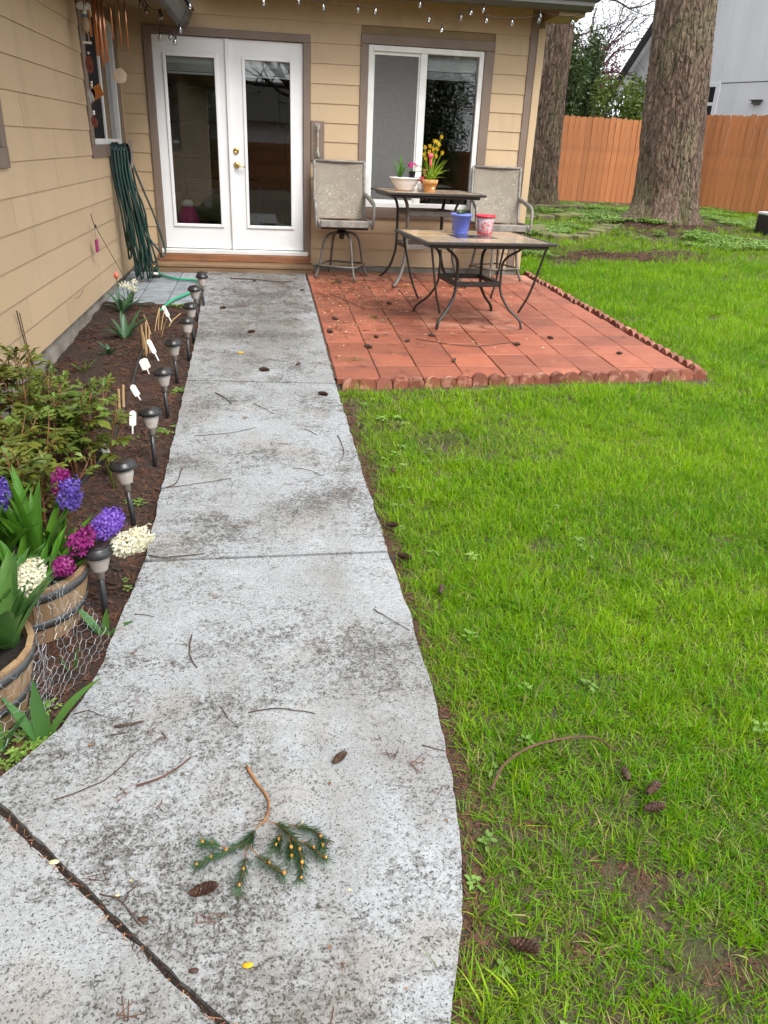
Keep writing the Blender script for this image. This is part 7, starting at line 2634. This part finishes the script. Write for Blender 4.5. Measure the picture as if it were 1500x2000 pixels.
for _ in range(80):
    y = gnd.uniform(-8.5, -4.3)
    x = path_right(y) + 0.03 + abs(gnd.gauss(0, 0.35))
    if noise.noise(Vector((x * 2.3, y * 2.3, 8))) > 0.05:
        wpts.append((x, y, LZ(x, y) + 0.005, gnd.uniform(0, 6.3), 0, gnd.uniform(0.35, 0.75), gnd.randrange(4)))
scatter('lawn_weeds', 'small broad-leaved weeds mixed into the lawn by the path', 'weeds', wpts, weeds)
cpts = []
for _ in range(15000):
    x, y = gnd.uniform(4.25, 11.5), gnd.uniform(1.2, 9.0)
    if y < 2.2 + 0.5 * noise.noise(Vector((x, 0, 2))) and x > 5.0:
        continue
    if (x - 8.4) ** 2 + (y - 5.25) ** 2 < 0.5 or (x - 6.98) ** 2 + (y - 8.6) ** 2 < 0.3:
        continue
    k = noise.noise(Vector((x * 0.9, y * 0.9, 6))) + 0.5 * noise.noise(Vector((x * 2.6, y * 2.6, 6)))
    if ((x - 6.1) / 1.3) ** 2 + ((y - 1.75) / 0.7) ** 2 < 1:
        k -= 0.5
    if ((x - 8.3) / 1.5) ** 2 + ((y - 4.8) / 0.9) ** 2 < 1 or ((x - 7.2) / 1.4) ** 2 + ((y - 7.7) / 0.9) ** 2 < 1:
        k -= 0.28
    if k > 0.06:
        cpts.append((x, y, LZ(x, y) + 0.02, gnd.uniform(0, 6.3), 0, gnd.uniform(0.9, 1.9), gnd.randrange(4)))
scatter('ground_cover', 'light green ground cover spreading round the fir trunks', 'ground cover', cpts, weeds)
bpts = []
for (x, y, n_, sp_) in ((0.42, -7.36, 40, 0.07), (0.36, -7.46, 30, 0.06), (0.60, -6.58, 3, 0.03), (0.545, -4.30, 10, 0.03), (0.545, -4.98, 8, 0.03), (0.44, -5.05, 5, 0.03), (0.5, -5.9, 5, 0.03)):
    for _ in range(n_):
        bx0, by0 = x + gnd.gauss(0, sp_), y + gnd.gauss(0, sp_)
        bpts.append((bx0, by0, G(by0) - 0.03, gnd.uniform(0, 6.3), 0, gnd.uniform(0.3, 0.6), gnd.randrange(4)))
scatter('bed_weeds', 'tiny weeds and creeping foliage at the edge of the bed', 'weeds', bpts, weeds)


# mulch
def chip_mesh(seed, L_, w_, h_):
    rr = random.Random(seed)
    m_ = MB().box((-L_ / 2, -w_ / 2, 0), (L_ / 2, w_ / 2, h_))
    m_.v = [(x + rr.gauss(0, w_ * .25), y + rr.gauss(0, w_ * .2), z + rr.gauss(0, h_ * .2)) for x, y, z in m_.v]
    return m_.mesh('chip', MT['chip'])


def needle_mesh(seed):
    rr = random.Random(seed)
    m_ = MB()
    for _ in range(5):
        p = Vector((rr.gauss(0, .012), rr.gauss(0, .012), rr.uniform(0, .004)))
        a = rr.uniform(0, PI)
        d_ = Vector((math.cos(a), math.sin(a), rr.gauss(0, .15))) * rr.uniform(.010, .022)
        s_ = Vector((-math.sin(a), math.cos(a), 0)) * .0008
        m_.add([p - d_ - s_, p - d_ + s_, p + d_ + s_, p + d_ - s_], [(0, 1, 2, 3)])
    return m_.mesh('needles', MT['needlered'])


chips = [chip_mesh(i, 0.012 + 0.006 * i, 0.006 + 0.001 * i, 0.003) for i in range(4)] + [needle_mesh(i) for i in range(4)]
mp = []
for _ in range(15000):
    x, y = gnd.uniform(-0.34, 0.62), gnd.uniform(-8.2, -1.87)
    if noise.noise(Vector((x * 5, y * 3, 1))) + (x - 0.1) * 0.7 < -0.25 and gnd.random() < 0.8:
        continue
    mp.append((x, y, BZ(x, y) + gnd.uniform(-.001, .005), gnd.uniform(0, 6.3), gnd.gauss(0, .25), gnd.uniform(.5, 1.4), gnd.randrange(8)))
scatter('bark_mulch', 'red-brown bark mulch and needles covering the bed', 'mulch', mp, chips)
sp_ = []
for (bx0, by0, rx, ry) in bare[:7]:
    for _ in range(int(3800 * rx * ry) + 60):
        x, y = gnd.gauss(bx0, rx * .7), gnd.gauss(by0, ry * .7)
        if is_lawn(x, y):
            sp_.append((x, y, LZ(x, y) + 0.002, gnd.uniform(0, 6.3), gnd.gauss(0, .3), gnd.uniform(.3, 1.1), gnd.randrange(8)))
for _ in range(1500):
    y = gnd.uniform(-8.5, -4.3)
    x = path_right(y) + 0.01 + abs(gnd.gauss(0, 0.035))
    sp_.append((x, y, LZ(x, y) + 0.002, gnd.uniform(0, 6.3), gnd.gauss(0, .2), gnd.uniform(.5, 1.5), gnd.randrange(8)))
for _ in range(4000):
    x, y = gnd.gauss(8.0, 0.9), gnd.gauss(4.3, 0.5)
    sp_.append((x, y, LZ(x, y) + 0.004, gnd.uniform(0, 6.3), gnd.gauss(0, .2), gnd.uniform(.8, 2.4), gnd.randrange(8)))
for _ in range(5000):
    x, y = gnd.gauss(6.1, 0.8), gnd.gauss(1.7, 0.33)
    if x > 4.3:
        sp_.append((x, y, LZ(x, y) + 0.004, gnd.uniform(0, 6.3), gnd.gauss(0, .2), gnd.uniform(.8, 2.4), gnd.randrange(8)))
scatter('lawn_litter', 'brown needles and bark bits on the bare soil of the lawn', 'litter', sp_, chips)


# crumbs on patio and path
def crumb(m, s_):
    m_ = MB()
    m_.add([(-s_, 0, 0), (0, -s_ * .6, 0.002), (s_, 0, 0.001), (0, s_ * .6, 0.003)], [(0, 1, 2, 3)])
    return m_.mesh('crumb', m)


cr_ = [crumb(MT['palebit'], 0.005), crumb(MT['palebit'], 0.008), crumb(MT['drybit'], 0.006)] + [needle_mesh(20 + i) for i in range(3)]
lp = []
for _ in range(2300):
    x = 1.58 + abs(gnd.gauss(0, 0.9))
    y = -0.35 - abs(gnd.gauss(0, 1.3))
    if x < 4.25 and y > -4.0:
        lp.append((x, y, G(y) + 0.004, gnd.uniform(0, 6.3), 0, gnd.uniform(.6, 1.9), gnd.randrange(6)))
scatter('patio_litter', 'pale petals and needles strewn over the red patio', 'litter', lp, cr_)
lp = []
for _ in range(1300):
    y = -0.35 - abs(gnd.gauss(0, 1.4)) if gnd.random() < .86 else gnd.uniform(-8.4, -0.4)
    x = gnd.uniform(0.56 if y < -1.9 else 0.47, path_right(y) - 0.03)
    lp.append((x, y, G(y) + 0.002, gnd.uniform(0, 6.3), 0, gnd.uniform(.4, 1.5), gnd.choice((0, 2, 2, 3, 4, 5, 3, 4, 5))))
scatter('path_litter', 'brown needles and crumbs scattered over the concrete path', 'litter', lp, cr_)
for (x, y, m, s_, lab) in ((1.062, -8.13, 'yellow', 0.010, 'yellow petal on the path below the fallen sprig'), (0.60, -7.83, 'palebit', 0.010, 'tan seed scale beside the diagonal joint'), (1.04, -8.25, 'bud', 0.006, 'orange seed on the path near the bottom edge'),
                           (0.83, -8.0, 'cone', 0.010, 'dark cone scale on the path left of the large cone'), (0.95, -8.13, 'cone', 0.009, 'brown cone scale on the path below the large cone'), (0.905, -3.48, 'yellow', 0.022, 'yellow-green leaf scrap on the far path slab')):
    m_ = MB()
    m_.ball((x, y, G(y) + 0.003), s_, 8, 5, (1.3, 0.75, 0.28))
    tag(m_.build('seed_scale', MT[m], smooth=True), lab, 'petal' if m in ('yellow',) else 'seed')
